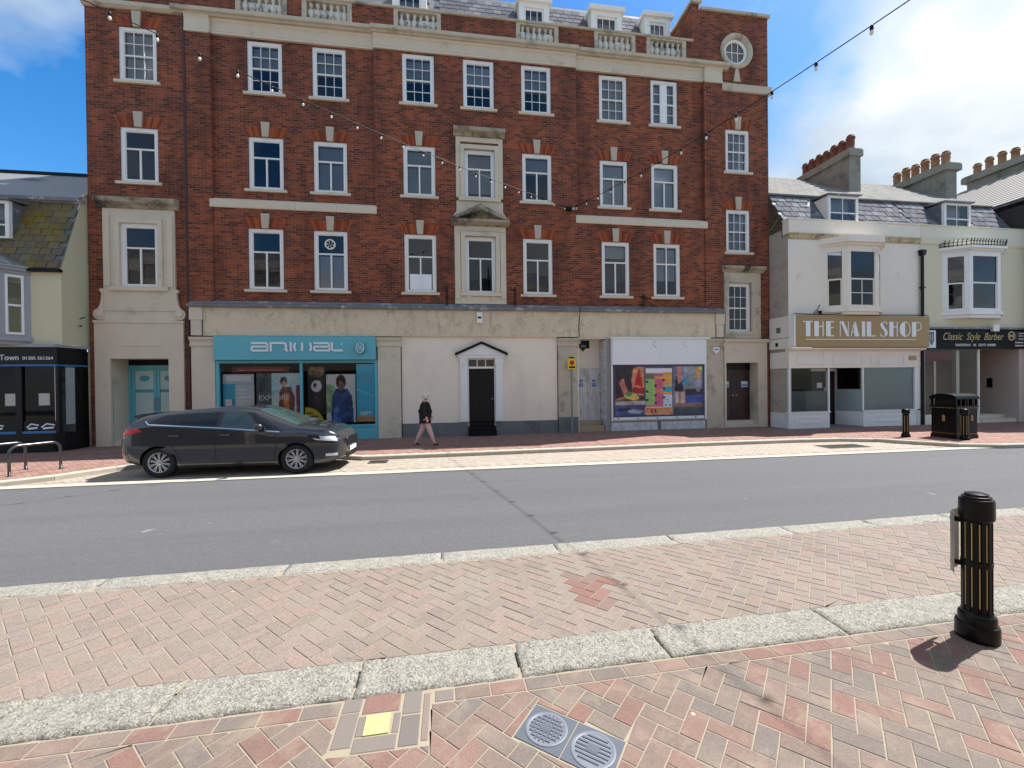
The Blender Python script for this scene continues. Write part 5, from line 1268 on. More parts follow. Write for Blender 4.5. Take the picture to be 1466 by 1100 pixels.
part(MB().prism([(-20, NF - .08), (-10.96, NF - .08), (-10.84, NF + .82), (-10.9, NF + .8), (-20, NF)], 2.53, 2.575, 'z').box(-14.0, -12.02, NF - .03, NF - .006, .63, .70).box(-11.86, -11.04, NF - .03, NF - .006, .63, .70), 'blue_trim', blue, sfy)
for a, b in ((-14.5, -12.02), (-11.86, -11.04)): gpane(a, b, .98, 2.53, NF + .02, sfy, M['shop_glass'])
g = MB(); fbox(g, fp_[1], fp_[2], .08, .55, -.04, -.036, .62, 2.53); part(g, 'pane', M['shop_glass'], sfy)
g = MB(); fbox(g, fp_[1], fp_[2], .25, .5, -.06, -.05, .85, 2.5); part(g, 'window_board', M['white_s'], sfy)
part(MB().box(-11.06, -11.045, NF - .02, NF + .05, .98, 2.53), 'window_edge', M['white'], sfy)
part(MB().box(-16, -10.95, NF + 2.2, NF + 2.25, BASE, 3).box(-16, -10.95, NF + .15, NF + 2.2, BASE, .4).box(-16, -10.95, NF + .15, NF + 2.2, 2.8, 3.0), 'shop_interior', M['dark_room'], yh)
part(MB().tube([(-10.87, NF + .6, 3.95), (-10.7, NF + .5, 3.98), (-10.55, NF + .35, 3.95)], .016, 5).tube([(-10.87, NF + .6, 3.75), (-10.72, NF + .45, 3.72)], .02, 5), 'aerial_bracket', M['matt_black'], yh)
# ================================================================== SIGNS, POSTERS, WALL FIXINGS
class Paint:
    """flat print: colours of a fine grid of faces (print on a real sheet)"""
    def __init__(s, nx, ny, bg): s.nx, s.ny = nx, ny; s.a = np.zeros((ny, nx, 3)); s.a[:] = bg; s.Y, s.X = np.mgrid[0:ny, 0:nx]; s.X = (s.X + .5) / nx; s.Y = (s.Y + .5) / ny
    def rect(s, x0, y0, x1, y1, c): s.a[(s.X >= x0) & (s.X <= x1) & (s.Y >= y0) & (s.Y <= y1)] = c; return s
    def ell(s, cx, cy, rx, ry, c): s.a[((s.X - cx) / rx) ** 2 + ((s.Y - cy) / ry) ** 2 <= 1] = c; return s
    def poly(s, pts, c):
        ins = np.zeros(s.X.shape, bool); k = len(pts)
        for i in range(k):
            (x0, y0), (x1, y1) = pts[i], pts[(i + 1) % k]
            if y0 == y1: continue
            t = ((s.Y >= y0) != (s.Y >= y1)) & (s.X < (x1 - x0) * (s.Y - y0) / (y1 - y0) + x0); ins ^= t
        s.a[ins] = c; return s
    def lines(s, x0, y0, x1, y1, n, c, fill=.45, seed=1):
        rs = random.Random(seed)
        for i in range(n):
            y = y0 + (y1 - y0) * (i + .5) / n; h = (y1 - y0) / n * fill / 2; s.rect(x0, y - h, x0 + (x1 - x0) * rs.uniform(.6, 1), y + h, c)
        return s
    def grain(s, amt, seed=0):
        r = np.random.RandomState(seed); s.a *= 1 + r.uniform(-amt, amt, s.a.shape[:2])[..., None]; return s
    def photo(s, seed=1, amt=.22):
        """softened edges and uneven tone, like a printed photograph"""
        r = np.random.RandomState(seed)
        for n in (5, 11, 23, 47):
            g = r.uniform(-1, 1, (n, n, 3)) * .15 + r.uniform(-1, 1, (n, n, 1)) * .7; yi = (s.Y * (n - 1.001)); xi = (s.X * (n - 1.001)); y0 = yi.astype(int); x0 = xi.astype(int); fy = (yi - y0)[..., None]; fx = (xi - x0)[..., None]
            v = g[y0, x0] * (1 - fy) * (1 - fx) + g[y0 + 1, x0] * fy * (1 - fx) + g[y0, x0 + 1] * (1 - fy) * fx + g[y0 + 1, x0 + 1] * fy * fx; s.a = s.a * (1 + v * amt * .6) + v * 10
        p_ = np.pad(s.a, ((1, 1), (1, 1), (0, 0)), mode='edge'); s.a = (p_[1:-1, 1:-1] * 2 + p_[:-2, 1:-1] + p_[2:, 1:-1] + p_[1:-1, :-2] + p_[1:-1, 2:]) / 6; return s
    def build(s, name, x0, x1, z0, z1, y, parent=None, thick=.006):
        nx, ny = s.nx, s.ny; xs = np.linspace(x0, x1, nx + 1); zs = np.linspace(z0, z1, ny + 1)
        V = [(float(x), y, float(z)) for z in zs for x in xs]
        Fc = [(j * (nx + 1) + i, j * (nx + 1) + i + 1, (j + 1) * (nx + 1) + i + 1, (j + 1) * (nx + 1) + i) for j in range(ny) for i in range(nx)]
        n = len(V); V += [(x0, y + thick, z0), (x1, y + thick, z0), (x1, y + thick, z1), (x0, y + thick, z1)]
        c = [0, nx, ny * (nx + 1) + nx, ny * (nx + 1)]
        Fc += [(n + 1, n, n + 3, n + 2)] + [(c[(i + 1) % 4], c[i], n + i, n + (i + 1) % 4) for i in range(4)]
        me = bpy.data.meshes.new(name); me.from_pydata(V, [], Fc); me.materials.append(M['vcol'])
        at = me.color_attributes.new('Col', 'FLOAT_COLOR', 'CORNER')
        col = np.clip(s.a * (1.4 if name.startswith('display') else 1.0), 0, 236).reshape(-1, 3) / 255.0
        l = np.where(col <= .04045, col / 12.92, ((col + .055) / 1.055) ** 2.4)
        arr = np.ones((len(me.loops), 4)); arr[:nx * ny * 4, :3] = np.repeat(l, 4, axis=0); arr[nx * ny * 4:, :3] = .5
        at.data.foreach_set('color', arr.ravel()); me.update()
        if parent is not None:
            off = parent_world(parent); me.transform(Matrix.Translation(-off))
        return link(name, me, parent)
def text_part(txt, size, x, z, y, mat, parent, name='lettering', align='LEFT', shear=0.0, extr=.004, sx=1.0):
    cu = bpy.data.curves.new('txt', 'FONT'); cu.body = txt; cu.size = size; cu.align_x = align; cu.shear = shear; cu.extrude = extr
    o = bpy.data.objects.new('txt', cu); COL.objects.link(o); bpy.context.view_layer.update()
    me = bpy.data.meshes.new_from_object(o); bpy.data.objects.remove(o); me.name = name; me.materials.clear(); me.materials.append(mat)
    me.transform(Matrix.Diagonal((sx, 1, 1, 1))); me.transform(Matrix.Rotation(math.radians(90), 4, 'X')); me.transform(Matrix.Translation(Vector((x, y, z)) - parent_world(parent)))
    o = link(name, me, parent); o['kind'] = 'stuff'; return o
# --- teal surf-shop sign with rounded white letters
sg = thing('shop_sign', 'teal shop sign with rounded white lettering and oval badge', 'sign', (-4.83, F - .1, 2.72))
part(MB().prism([(F - .02, 2.705), (F - .22, 2.72), (F - .20, 3.47), (F - .02, 3.485)], -7.27, -2.39, 'x'), 'sign_board', M['teal'], sg)
U = .00369; lx0 = -7.30 + (360 - 60) * U; lz = 2.98; LW = 17 * U
def L(pts, ox): return [(lx0 + (ox - 360 + a) * U, lz + b * U) for a, b in pts]
yl, yh2 = F - .245, F - .205
def arc(cx, cy, rx, ry, a0, a1, n=8): return [(cx + rx * math.cos(math.radians(a0 + (a1 - a0) * k / n)), cy + ry * math.sin(math.radians(a0 + (a1 - a0) * k / n))) for k in range(n + 1)]
LA = [(4, 72)] + arc(115, 54, 18, 18, 90, 0, 5) + [(133, 8), (22, 8)] + arc(20, 25, 12, 17, 270, 90, 6) + [(130, 42)]
logo = [(LA, 362), ([(8, 0), (8, 72), (110, 72)] + arc(112, 54, 18, 18, 90, 0, 5) + [(130, 22)] + arc(146, 22, 16, 16, 180, 270, 4), 515), ([(8, 0), (8, 80)], 676),
        (arc(36, 40, 28, 42, 125, 235, 8), 705), ([(8, 4), (8, 76)], 768), (arc(8, 40, 28, 42, 55, -55, 8), 815), (LA, 866), ([(8, 80), (8, 26)] + arc(26, 26, 18, 18, 180, 270, 5) + [(98, 8)], 1015)]
for pts, ox in logo: part(MB().ribbon(L(pts, ox), LW, yl, yh2), 'letter', M['white_s'], sg)
part(MB().prism(L(arc(6, 66, 6, 8, 0, 330, 10), 1098), yl + .02, yh2), 'trade_mark', M['white_s'], sg)
ov = part(MB().prism([(-2.86 + .17 * math.cos(k * math.pi / 10), 3.10 + .20 * math.sin(k * math.pi / 10)) for k in range(20)], F - .33, F - .21), 'oval_badge', M['teal_d'], sg)
rg = MB(); P = [(-2.86 + .12 * math.cos(k * math.pi / 10), 3.10 + .165 * math.sin(k * math.pi / 10)) for k in range(21)]; rg.ribbon(P, .02, F - .338, F - .329)
rg.ribbon([(-2.93, 3.02), (-2.90, 3.2), (-2.86, 3.02), (-2.82, 3.2), (-2.79, 3.02)], .018, F - .338, F - .329); part(rg, 'badge_mark', M['white_s'], ov)
# shop window display behind the glass
yd = F + .12
p = Paint(40, 60, (64, 140, 160)).rect(.0, .82, 1, 1, (150, 150, 150)).rect(.1, .86, .9, .96, (214, 196, 190)).rect(0, .0, .36, .8, (52, 126, 150)).rect(.4, 0, 1, .8, (150, 152, 152)).lines(.46, .2, .95, .74, 7, (178, 180, 180), .3, 3).grain(.05)
tag(p.build('display_board', -7.18, -6.25, .62, 2.28, yd), 'grey and teal information board inside the teal shop window', 'display board')
p = Paint(70, 70, (70, 76, 78)).rect(.34, 0, 1, 1, (206, 192, 186)).rect(.34, .62, 1, 1, (150, 178, 214)).poly([(.34, .5), (.6, .72), (1, .55), (1, .62), (.34, .66)], (120, 150, 190))
p.poly([(.48, .08), (.52, .62), (.6, .74), (.78, .72), (.88, .5), (.84, .08)], (78, 44, 42)).rect(.61, .2, .74, .6, (170, 92, 40)).ell(.62, .84, .085, .09, (58, 42, 38)).ell(.62, .78, .055, .06, (150, 108, 90)).poly([(.5, .0), (.56, .2), (.84, .2), (.88, 0)], (52, 38, 36)).rect(.9, .2, 1, .75, (110, 62, 66)).lines(.04, .05, .3, .4, 6, (110, 112, 112), .4, 5).photo(2)
dp = tag(p.build('display_poster', -6.2, -4.86, .66, 2.30, yd + .05), 'large outdoor poster of a person in an orange top, behind the teal shop window', 'poster')
text_part('EXPLORE', .24, -6.14, 1.42, yd + .04, M['paper'], dp, sx=.95)
tag(Paint(30, 10, (96, 34, 34)).rect(.1, .3, .9, .6, (150, 74, 60)).grain(.1, 3).build('display_banner', -7.05, -5.3, 2.33, 2.52, yd + .3), 'dark red banner hanging across the teal shop window', 'banner')
p = Paint(60, 80, (176, 180, 176)).rect(0, .7, 1, 1, (188, 186, 178)).ell(.1, .5, .3, .3, (120, 140, 110)).poly([(.16, .0), (.2, .55), (.34, .70), (.72, .70), (.88, .55), (.94, .0)], (32, 52, 92)).poly([(.2, .0), (.24, .3), (.4, .35), (.5, 0)], (60, 96, 150)).ell(.5, .84, .17, .15, (44, 32, 30)).ell(.5, .76, .10, .10, (120, 84, 70)).rect(.35, .10, .85, .22, (40, 60, 100)).photo(4)
tag(p.build('display_poster', -4.05, -3.12, .64, 2.25, yd + .05), 'poster of a dark haired person in a blue jacket, behind the teal shop window', 'poster')
p = Paint(30, 60, (38, 34, 34)).ell(.5, .6, .3, .12, (190, 190, 188)).ell(.42, .62, .1, .05, (40, 40, 40)).ell(.5, .9, .45, .12, (104, 78, 56)).photo(5)
tag(p.build('display_poster', -4.66, -4.1, .9, 2.5, yd + .12), 'dark poster with a small white skull-like print, behind the teal shop window', 'poster')
tl = Paint(26, 70, (58, 140, 164)).rect(0, 0, 1, .08, (150, 110, 70)).lines(.2, .10, .8, .18, 2, (190, 220, 226), .5, 8).poly([(0, .55), (1, .42), (1, .45), (0, .58)], (80, 160, 182)).grain(.03, 6)
tb = tag(tl.build('display_hanging', -3.06, -2.48, .66, 2.58, yd - .08), 'teal panel with a pale oval emblem at the end of the teal shop window', 'hanging')
rg = MB(); rg.ribbon([(-2.77 + .22 * math.cos(k * math.pi / 10), 2.12 + .12 * math.sin(k * math.pi / 10)) for k in range(21)], .02, yd - .088, yd - .081)
rg.ribbon([(-2.9, 2.06), (-2.84, 2.2), (-2.77, 2.06), (-2.7, 2.2), (-2.64, 2.06)], .02, yd - .088, yd - .081); part(rg, 'emblem', M['frost'], tb)
yc = MB(); yc.prism([(-4.68, .60)] + [(-4.68 + .60 * math.sin(math.radians(a)), .60 + .58 * math.cos(math.radians(a))) for a in range(0, 91, 9)], F + .03, F + .04)
yo_ = yc.build('round_poster', plain('yellow_print', C(206, 186, 50), .5, .05, 3)); tag(yo_, 'yellow quarter-round sale poster low in the teal shop window', 'poster')
for z, wd in ((.98, .22), (.88, .36), (.78, .30), (.70, .4)): MB().box(-4.64, -4.64 + wd, F + .026, F + .0295, z - .02, z + .02).build('print_line', M['matt_black'], yo_)
tag(MB().box(-7.08, -6.88, F + .05, F + .055, 1.2, 1.48).build('paper_notice', M['paper']), 'white paper notice stuck inside the teal shop window', 'notice')
# --- gold nail shop sign
ns = thing('shop_sign', 'gold shop sign with white THE NAIL SHOP letters', 'sign', (15.1, NF - .26, 3.05))
part(MB().box(12.26, 17.90, NF - .26, NF - .003, 3.06, 4.205), 'sign_board', M['gold'], ns)
part(MB().box(12.2, 12.257, NF - .255, NF - .003, 3.07, 4.2), 'sign_end', M['white_s'], ns)
V_ = .00505; ox, oz = 12.28 + .26, 3.44; ya, yb_ = NF - .275, NF - .262
def T(pts): return [(ox + (a - 300) * V_, oz + b * V_) for a, b in pts]
def rc(a, b, c, d): return T([(a, c), (b, c), (b, d), (a, d)])
def addl(*polys):
    m = MB()
    for q in polys: m.prism(q, ya, yb_)
    part(m, 'letter', M['white_s'], ns)
def addr(strokes, polys=()):
    m = MB()
    for pts, wd in strokes: m.ribbon(T(pts), wd * V_, ya, yb_)
    for q in polys: m.prism(q, ya, yb_ - .0005)
    part(m, 'letter', M['white_s'], ns)
addl(rc(300, 322, 100, 108), rc(322, 358, 0, 108), rc(358, 378, 100, 108))
addl(rc(390, 425, 0, 108), rc(425, 456, 66, 74), rc(456, 464, 0, 108))
addl(rc(485, 522, 0, 108), rc(522, 548, 100, 108), rc(522, 546, 60, 67), rc(522, 548, 0, 8))
addl(rc(597, 603, 0, 108), T([(603, 108), (628, 108), (670, 20), (670, 0), (652, 0)]), rc(663.5, 670, 21, 108))
addl(T([(685, 0), (692, 0), (720, 106), (713, 106)]), T([(716, 0), (757, 0), (727, 108), (713, 108), (709.5, 95)][:4]), rc(696, 716, 26, 32))
addl(rc(779, 806, 0, 108))
addl(rc(820, 856, 0, 108), T([(856, 0), (890, 0), (890, 14), (886, 8), (856, 8)]))
addr([([(994, 88), (985, 104), (965, 108), (950, 104)], 7), ([(932, 22), (942, 5), (962, 0), (978, 3)], 7)], [T([(958, 110), (942, 104), (934, 88), (938, 72), (968, 36), (973, 18), (962, -2), (988, 6), (998, 24), (993, 42), (964, 76), (958, 92), (962, 104)])])
addl(rc(1010, 1045, 0, 108), rc(1045, 1073, 66, 74), rc(1073, 1081, 0, 108))
addr([(arc(1145, 54, 44, 53, 90, -90, 12), 6)], [T([(1146, 0)] + [(1145 + 46 * math.cos(math.radians(a)), 54 + 56 * math.sin(math.radians(a))) for a in range(270, 89, -15)])])
addr([([(1240, 105)] + arc(1258, 76, 27, 29, 90, -90, 10) + [(1240, 47)], 6)], [rc(1205, 1241, 0, 108)])
part(MB().prism(rc(322, 1238, -24, -19), ya, yb_), 'underline', M['white_s'], ns)
# --- barber sign
bs = thing('shop_sign', 'black shop sign with gold slanted Classic Style Barber lettering', 'sign', (20.3, NF - .12, 3.0))
part(MB().box(17.93, 22.72, NF - .14, NF - .003, 3.0, 3.75), 'sign_board', plain('sign_black', C(10, 10, 12), .55, .1, 3, spec=.15), bs)
text_part('Classic  Style  Barber', .40, 18.62, 3.34, NF - .146, M['gold_t'], bs, shear=.35, sx=.82)
text_part('TRADITIONAL   UK   GENTS  BARBER', .13, 19.2, 3.10, NF - .146, M['paper'], bs, sx=.88)
p = Paint(20, 30, (214, 222, 228)).poly([(.2, .9), (.8, .9), (.82, .45), (.5, .12), (.18, .45)], (60, 76, 100)).poly([(.32, .8), (.68, .8), (.68, .48), (.5, .28), (.32, .48)], (150, 160, 172)).rect(.45, .3, .55, .85, (50, 60, 84))
q = p.build('crest_panel', 17.95, 18.33, 3.03, 3.70, NF - .15, bs)
m = MB(); m.ribbon([(21.86 + .15 * math.cos(k * math.pi / 8), 3.50 + .16 * math.sin(k * math.pi / 8)) for k in range(17)], .05, NF - .147, NF - .141); m.ribbon([(21.75, 3.45), (21.97, 3.55)], .05, NF - .147, NF - .1405); m.ribbon([(21.75, 3.55), (21.97, 3.45)], .05, NF - .1465, NF - .141); part(m, 'round_emblem', M['gold_t'], bs)
pm = Paint(40, 30, (24, 24, 27)).lines(.32, .45, 1, 1, 3, (190, 190, 190), .3, 4).lines(0, .0, 1, .4, 2, (200, 200, 200), .3, 9)
pm.build('price_list', 22.03, 22.55, 3.06, 3.66, NF - .1475, bs, .003)
# --- black corner shop lettering
vs = thing('shop_sign', 'white VapeTown lettering and phone number on the black fascia', 'sign', (-12, NF - .06, 2.66))
text_part('VapeTown', .22, -12.75, 2.70, NF - .066, M['paper'], vs, sx=.9)
text_part('01305 561264', .13, -11.80, 2.71, NF - .066, M['paper'], vs)
o = text_part('VapeTown', .17, 0, 0, 0, M['paper'], vs); o.data.transform(Matrix.Translation(parent_world(vs))); o.rotation_euler = (0, 0, math.atan2(.88, .10)); childat(o, (-10.955, NF + .02, 2.72))
for nx_, wd_ in ((-12.75, .42), (-11.78, .3), (-11.42, .34)):
    m = MB(); m.ribbon([(nx_, .80), (nx_ + wd_ * .4, .90), (nx_ + wd_, .86)], .035, NF - .012, NF - .007); m.ribbon([(nx_ + .04, .77), (nx_ + wd_ - .03, .79)], .05, NF - .012, NF - .0065); part(m, 'brand_mark', M['paper'], vs)
for xx, lb in ((-12.32, 'white paper notice in the black shop window beside its centre post'), (-11.5, 'white paper notice in the black shop window beside its white edge')):
    tag(MB().box(xx, xx + .27, NF + .03, NF + .035, 1.42, 1.76).build('paper_notice', M['paper']), lb, 'notice')
# --- blank white fascia boards and the big printed poster of the closed shop
wsn = thing('blank_sign', 'blank white sign boards above the colourful closed shop poster', 'sign', (7.6, F - .12, 2.5))
part(MB().box(5.78, 7.595, F - .17, F - .035, 2.50, 3.42), 'sign_board', M['white_s'], wsn); part(MB().box(7.60, 9.42, F - .168, F - .035, 2.50, 3.42), 'sign_board', M['white_s'], wsn)
for xx, mt in ((7.45, M['plinth']), (8.62, plain('faded_red', C(206, 150, 160), .5, .05, 2))):
    m = MB(); m.ribbon([(xx + .11 * math.cos(k * math.pi / 10), 3.24 + .11 * math.sin(k * math.pi / 10)) for k in range(4, 17)], .012, F - .1745, F - .169); part(m, 'faded_mark', mt, wsn)
bp_ = thing('shop_poster', 'large printed poster with purple border covering the closed shop window', 'poster', (7.6, F - .1, .5))
part(MB().box(5.81, 9.37, F - .085, F - .032, .60, 2.50), 'poster_border', M['purple'], bp_)
p = Paint(150, 84, (92, 96, 120))
p.rect(0, 0, .33, 1, (46, 38, 44)).rect(.18, .3, .33, 1, (66, 46, 44)).poly([(.18, .72), (.20, .96), (.26, 1), (.33, 1), (.33, .4), (.2, .42)], (206, 142, 108)).poly([(.21, .62), (.265, .95), (.275, .95), (.31, .58)], (196, 30, 26)).poly([(.19, .44), (.33, .44), (.33, .56), (.2, .58)], (150, 30, 32))
p.poly([(.04, .68), (.09, .76), (.15, .46), (.10, .38)], (206, 120, 110)).poly([(.0, .34), (.12, .40), (.13, .34), (.0, .30)], (196, 112, 92)).ell(.17, .40, .07, .07, (196, 190, 110)).ell(.21, .36, .06, .05, (214, 178, 90)).ell(.15, .44, .04, .05, (110, 140, 70)).rect(0, .22, .33, .30, (176, 160, 156)).rect(0, 0, .33, .21, (70, 78, 124)).ell(.1, .12, .08, .04, (36, 36, 52)).ell(.22, .08, .09, .05, (150, 152, 176)).ell(.28, .16, .05, .06, (60, 60, 84))
p.rect(.33, 0, .655, .16, (206, 138, 96)).rect(.40, .05, .42, .13, (150, 40, 34)).rect(.44, .05, .46, .13, (150, 40, 34))
p.rect(.66, 0, 1, 1, (112, 122, 134)).rect(.78, .5, .92, 1, (138, 146, 152)).rect(.66, 0, 1, .15, (66, 86, 84)).rect(.66, .15, 1, .24, (146, 104, 96)).rect(.8, .24, 1, .40, (62, 82, 150)).rect(.8, .40, 1, .52, (60, 46, 62)).poly([(.67, .48), (.69, .78), (.76, .8), (.78, .46)], (38, 36, 52)).poly([(.70, .76), (.70, 1), (.75, 1), (.77, .72), (.72, .62)], (206, 130, 118)).rect(.69, .24, .72, .48, (206, 160, 136)).rect(.75, .24, .79, .48, (206, 160, 136)).poly([(.76, .62), (.77, .80), (.81, .74), (.8, .62)], (74, 160, 196)).poly([(.91, .55), (.92, .98), (.96, 1), (.98, .8), (.95, .55)], (190, 140, 80)).poly([(.95, .98), (.985, .9), (.98, .8), (1, .95), (.99, 1)], (190, 200, 70)).ell(.95, .6, .04, .14, (160, 158, 180)).photo(9, .16)
part_ = p.build('photo_print', 5.90, 9.29, .66, 2.43, F - .092, bp_)
p = Paint(60, 80, (206, 208, 210)).rect(0, .9, 1, 1, (226, 226, 226)).rect(0, .08, .34, .72, (150, 196, 110)).rect(.0, .72, .45, .88, (120, 104, 92)).rect(.34, .05, .66, .88, (206, 96, 130)).rect(.34, .36, .66, .5, (222, 140, 90)).rect(.66, .05, 1, .9, (226, 160, 90)).rect(.66, .40, 1, .54, (50, 160, 190)).rect(.66, .04, 1, .32, (214, 216, 224)).rect(.34, .74, 1, .79, (230, 180, 70)).rect(0, .03, .66, .08, (206, 110, 120))
p.lines(.04, .12, .32, .70, 14, (130, 170, 96), .4, 2).lines(.37, .1, .64, .86, 18, (190, 84, 116), .4, 3).lines(.69, .56, .97, .88, 9, (206, 140, 76), .4, 4).lines(.7, .1, .95, .3, 5, (170, 172, 184), .4, 6)
for cx_, cy_ in ((.05, .66), (.05, .42), (.05, .2), (.37, .56), (.37, .32), (.37, .12), (.68, .7), (.68, .48), (.68, .26)): p.ell(cx_, cy_, .05, .035, (60, 54, 58))
p.rect(.7, .05, .8, .08, (30, 30, 34)).rect(.86, .05, .96, .08, (30, 30, 34))
p.build('map_print', 7.06, 8.08, .92, 2.36, F - .098, bp_)
part(MB().box(5.84, 9.34, F - .10, F - .03, .50, .597), 'poster_rail', M['white_s'], bp_)
for k in range(5): part(MB().box(5.98 + k * .75, 6.03 + k * .75, F - .1035, F - .1005, .53, .57), 'rail_mark', M['matt_black'], bp_)
# --- wall fixings
def alarm(name, label, x, z, w_, h_, mat, mark=None, y=F - .085, shield=False):
    t = thing(name, label, 'alarm box', (x, y, z))
    if shield: P = [(x - w_ / 2, z + h_ / 2), (x - w_ / 2, z), (x, z - h_ / 2), (x + w_ / 2, z), (x + w_ / 2, z + h_ / 2)]
    else: P = [(x - w_ / 2, z - h_ / 2), (x + w_ / 2, z - h_ / 2), (x + w_ / 2, z + h_ / 2), (x - w_ / 2, z + h_ / 2)]
    part(MB().prism(P, y - .09, y), 'case', mat, t)
    if mark: part(MB().box(x - w_ * .33, x + w_ * .33, y - .094, y - .0905, z - h_ * .08 + (h_ * .15 if shield else 0), z + h_ * .1 + (h_ * .15 if shield else 0)), 'name_strip', mark, t)
    return t
alarm('alarm_box', 'small upright white alarm box on the stone fascia above the black door', 1.04, 4.13, .19, .36, M['white'], M['matt_black'])
alarm('alarm_box', 'dark shield-shaped alarm box beside the vent above the peeling white doors', 4.72, 3.12, .25, .28, M['black'], M['plinth'], F - .005, True)
alarm('alarm_box', 'white shield-shaped alarm box on the stone pilaster beside the closed shop', 9.82, 3.0, .24, .26, M['white'], M['plinth'], F - .075, True)
alarm('alarm_box', 'white box fixed on the ledge above the barber sign', 21.0, 3.80, .28, .26, M['white'], None, NF - .15)
for xx, d in ((4.82, 'beside the stone pilaster'), (5.32, 'beside the tiled return wall')):
    p = Paint(16, 30, (200, 204, 208)).ell(.5, .77, .38, .2, (40, 76, 140)).rect(.42, .66, .58, .88, (206, 216, 230)).rect(.08, .04, .92, .48, (46, 84, 146)).lines(.2, .1, .85, .44, 3, (170, 190, 220), .4, 2)
    tag(p.build('door_sign', xx - .09, xx + .09, 1.70, 2.0, WY - .014), 'blue and white fire notice on the peeling door leaf ' + d, 'sign', 'fire notices on the peeling doors')
for xx, d in ((10.44, 'nearer the closed shop'), (11.24, 'nearer the nail shop')):
    p = Paint(20, 16, (210, 220, 226)).rect(.05, .1, .95, .5, (70, 130, 180)).rect(.1, .6, .9, .85, (170, 200, 216)).grain(.05)
    tag(p.build('door_notice', xx, xx + .27, 1.62, 1.84, DY - .022), 'small white and blue notice on the brown door leaf ' + d, 'notice', 'notices on the brown doors')
jb = thing('light_bracket', 'small metal bracket on the brickwork holding the festoon lights', 'bracket', (4.29, F - .02, 8.02))
part(MB().box(4.16, 4.34, F - .14, F + .1, 7.97, 8.08), 'box', M['matt_black'], jb); part(MB().lathe([(.05, 0), (.07, .04), (.06, .1), (.02, .13)], 4.40, F - .12, 12, z0=7.95), 'cap', M['steel'], jb)
nb = MB().box(17.25, 17.55, NF - .08, NF - .052, 2.58, 2.74).build('name_plate', M['gold']); tag(nb, 'small brass plate at the end of the nail shop transom', 'plate')
wd = MB()
for k in range(46):
    a = random.uniform(0, 6.28); r = random.uniform(.02, .12); x, z = 7.02 + r * math.cos(a), 4.62 + random.uniform(0, .42); s_ = random.uniform(.03, .06); y = F - .1 + random.uniform(-.06, .05)
    wd.poly([(x - s_, y, z), (x, y - s_ * .6, z + s_ * .3), (x + s_ * .8, y, z + s_ * 1.2), (x - s_ * .2, y + s_ * .4, z + s_)])
wd.tube([(7.02, F - .1, 4.55), (7.0, F - .1, 4.8), (7.04, F - .1, 5.02)], .008, 5)
tag(wd.build('weed', plain('dry_weed', C(58, 62, 36), .8, .3, 8)), 'weed growing on the lead ledge between two first floor windows', 'weed')
# ================================================================== CAR
M['paint'] = plain('dark_grey_car_paint', C(36, 38, 44), .3, .03, 2, metal=.2, spec=.5); _p = M['paint'].node_tree.nodes['Principled BSDF']; _p.inputs['Coat Weight'].default_value = 1.0; _p.inputs['Coat Roughness'].default_value = .03
M['car_glass'] = plain('tinted_car_glass', C(7, 8, 10), .03, .1, 2, spec=.6)
M['car_glass2'] = plain('light_car_glass', C(34, 46, 52), .03, .2, 2, spec=.6)
M['clear_glass'] = glass_mat('clear_car_glass', (.55, .62, .62, 1), 1.6)
M['rubber'] = plain('tyre_rubber', C(18, 18, 18), .8, .1, 20)
M['alloy'] = plain('alloy_wheel', C(186, 188, 192), .3, .05, 6, metal=.8)
M['trim'] = plain('black_plastic_trim', C(12, 12, 13), .5, .1, 6)
M['chrome'] = plain('chrome', C(210, 212, 215), .12, .04, 5, metal=1.0)
M['tail'] = plain('red_lamp', C(200, 24, 30), .2, .1, 10, spec=.6)
M['lamp'] = plain('head_lamp', C(206, 212, 218), .12, .1, 12, spec=.7)
def I(x, xs, ys): return float(np.interp(x, xs, ys))
def smooth_tab(xs, ys, n=200):
    """rounded version of a polyline table"""
    X = np.linspace(xs[0], xs[-1], n); Y = np.interp(X, xs, ys); k = np.array([1, 2, 3, 4, 3, 2, 1.]); k /= k.sum()
    Yp = np.pad(Y, 3, mode='edge'); Ys = np.convolve(Yp, k, 'valid'); Ys[:2] = Y[:2]; Ys[-2:] = Y[-2:]; return X, Ys
CW = smooth_tab([0, .05, .2, .5, 1.2, 3.0, 3.6, 4.0, 4.2, 4.31, 4.36], [.70, .79, .86, .895, .905, .905, .895, .85, .77, .65, .50])
CS = smooth_tab([0, .06, .2, .7, 1.2, 2.0, 3.08, 3.5, 4.0, 4.22, 4.36], [.80, .95, 1.06, 1.115, 1.085, 1.025, .925, .93, .87, .76, .56])
CT = smooth_tab([0, .04, .12, .28, .46, .8, 1.16, 1.83, 2.3, 2.58, 3.44, 3.7, 4.0, 4.2, 4.30, 4.36], [.86, 1.0, 1.11, 1.25, 1.34, 1.39, 1.425, 1.475, 1.47, 1.42, 1.06, 1.02, .96, .87, .77, .62])
CB = smooth_tab([0, .1, .5, 1.2, 3.2, 3.9, 4.25, 4.36], [.44, .34, .24, .19, .19, .2, .25, .33])
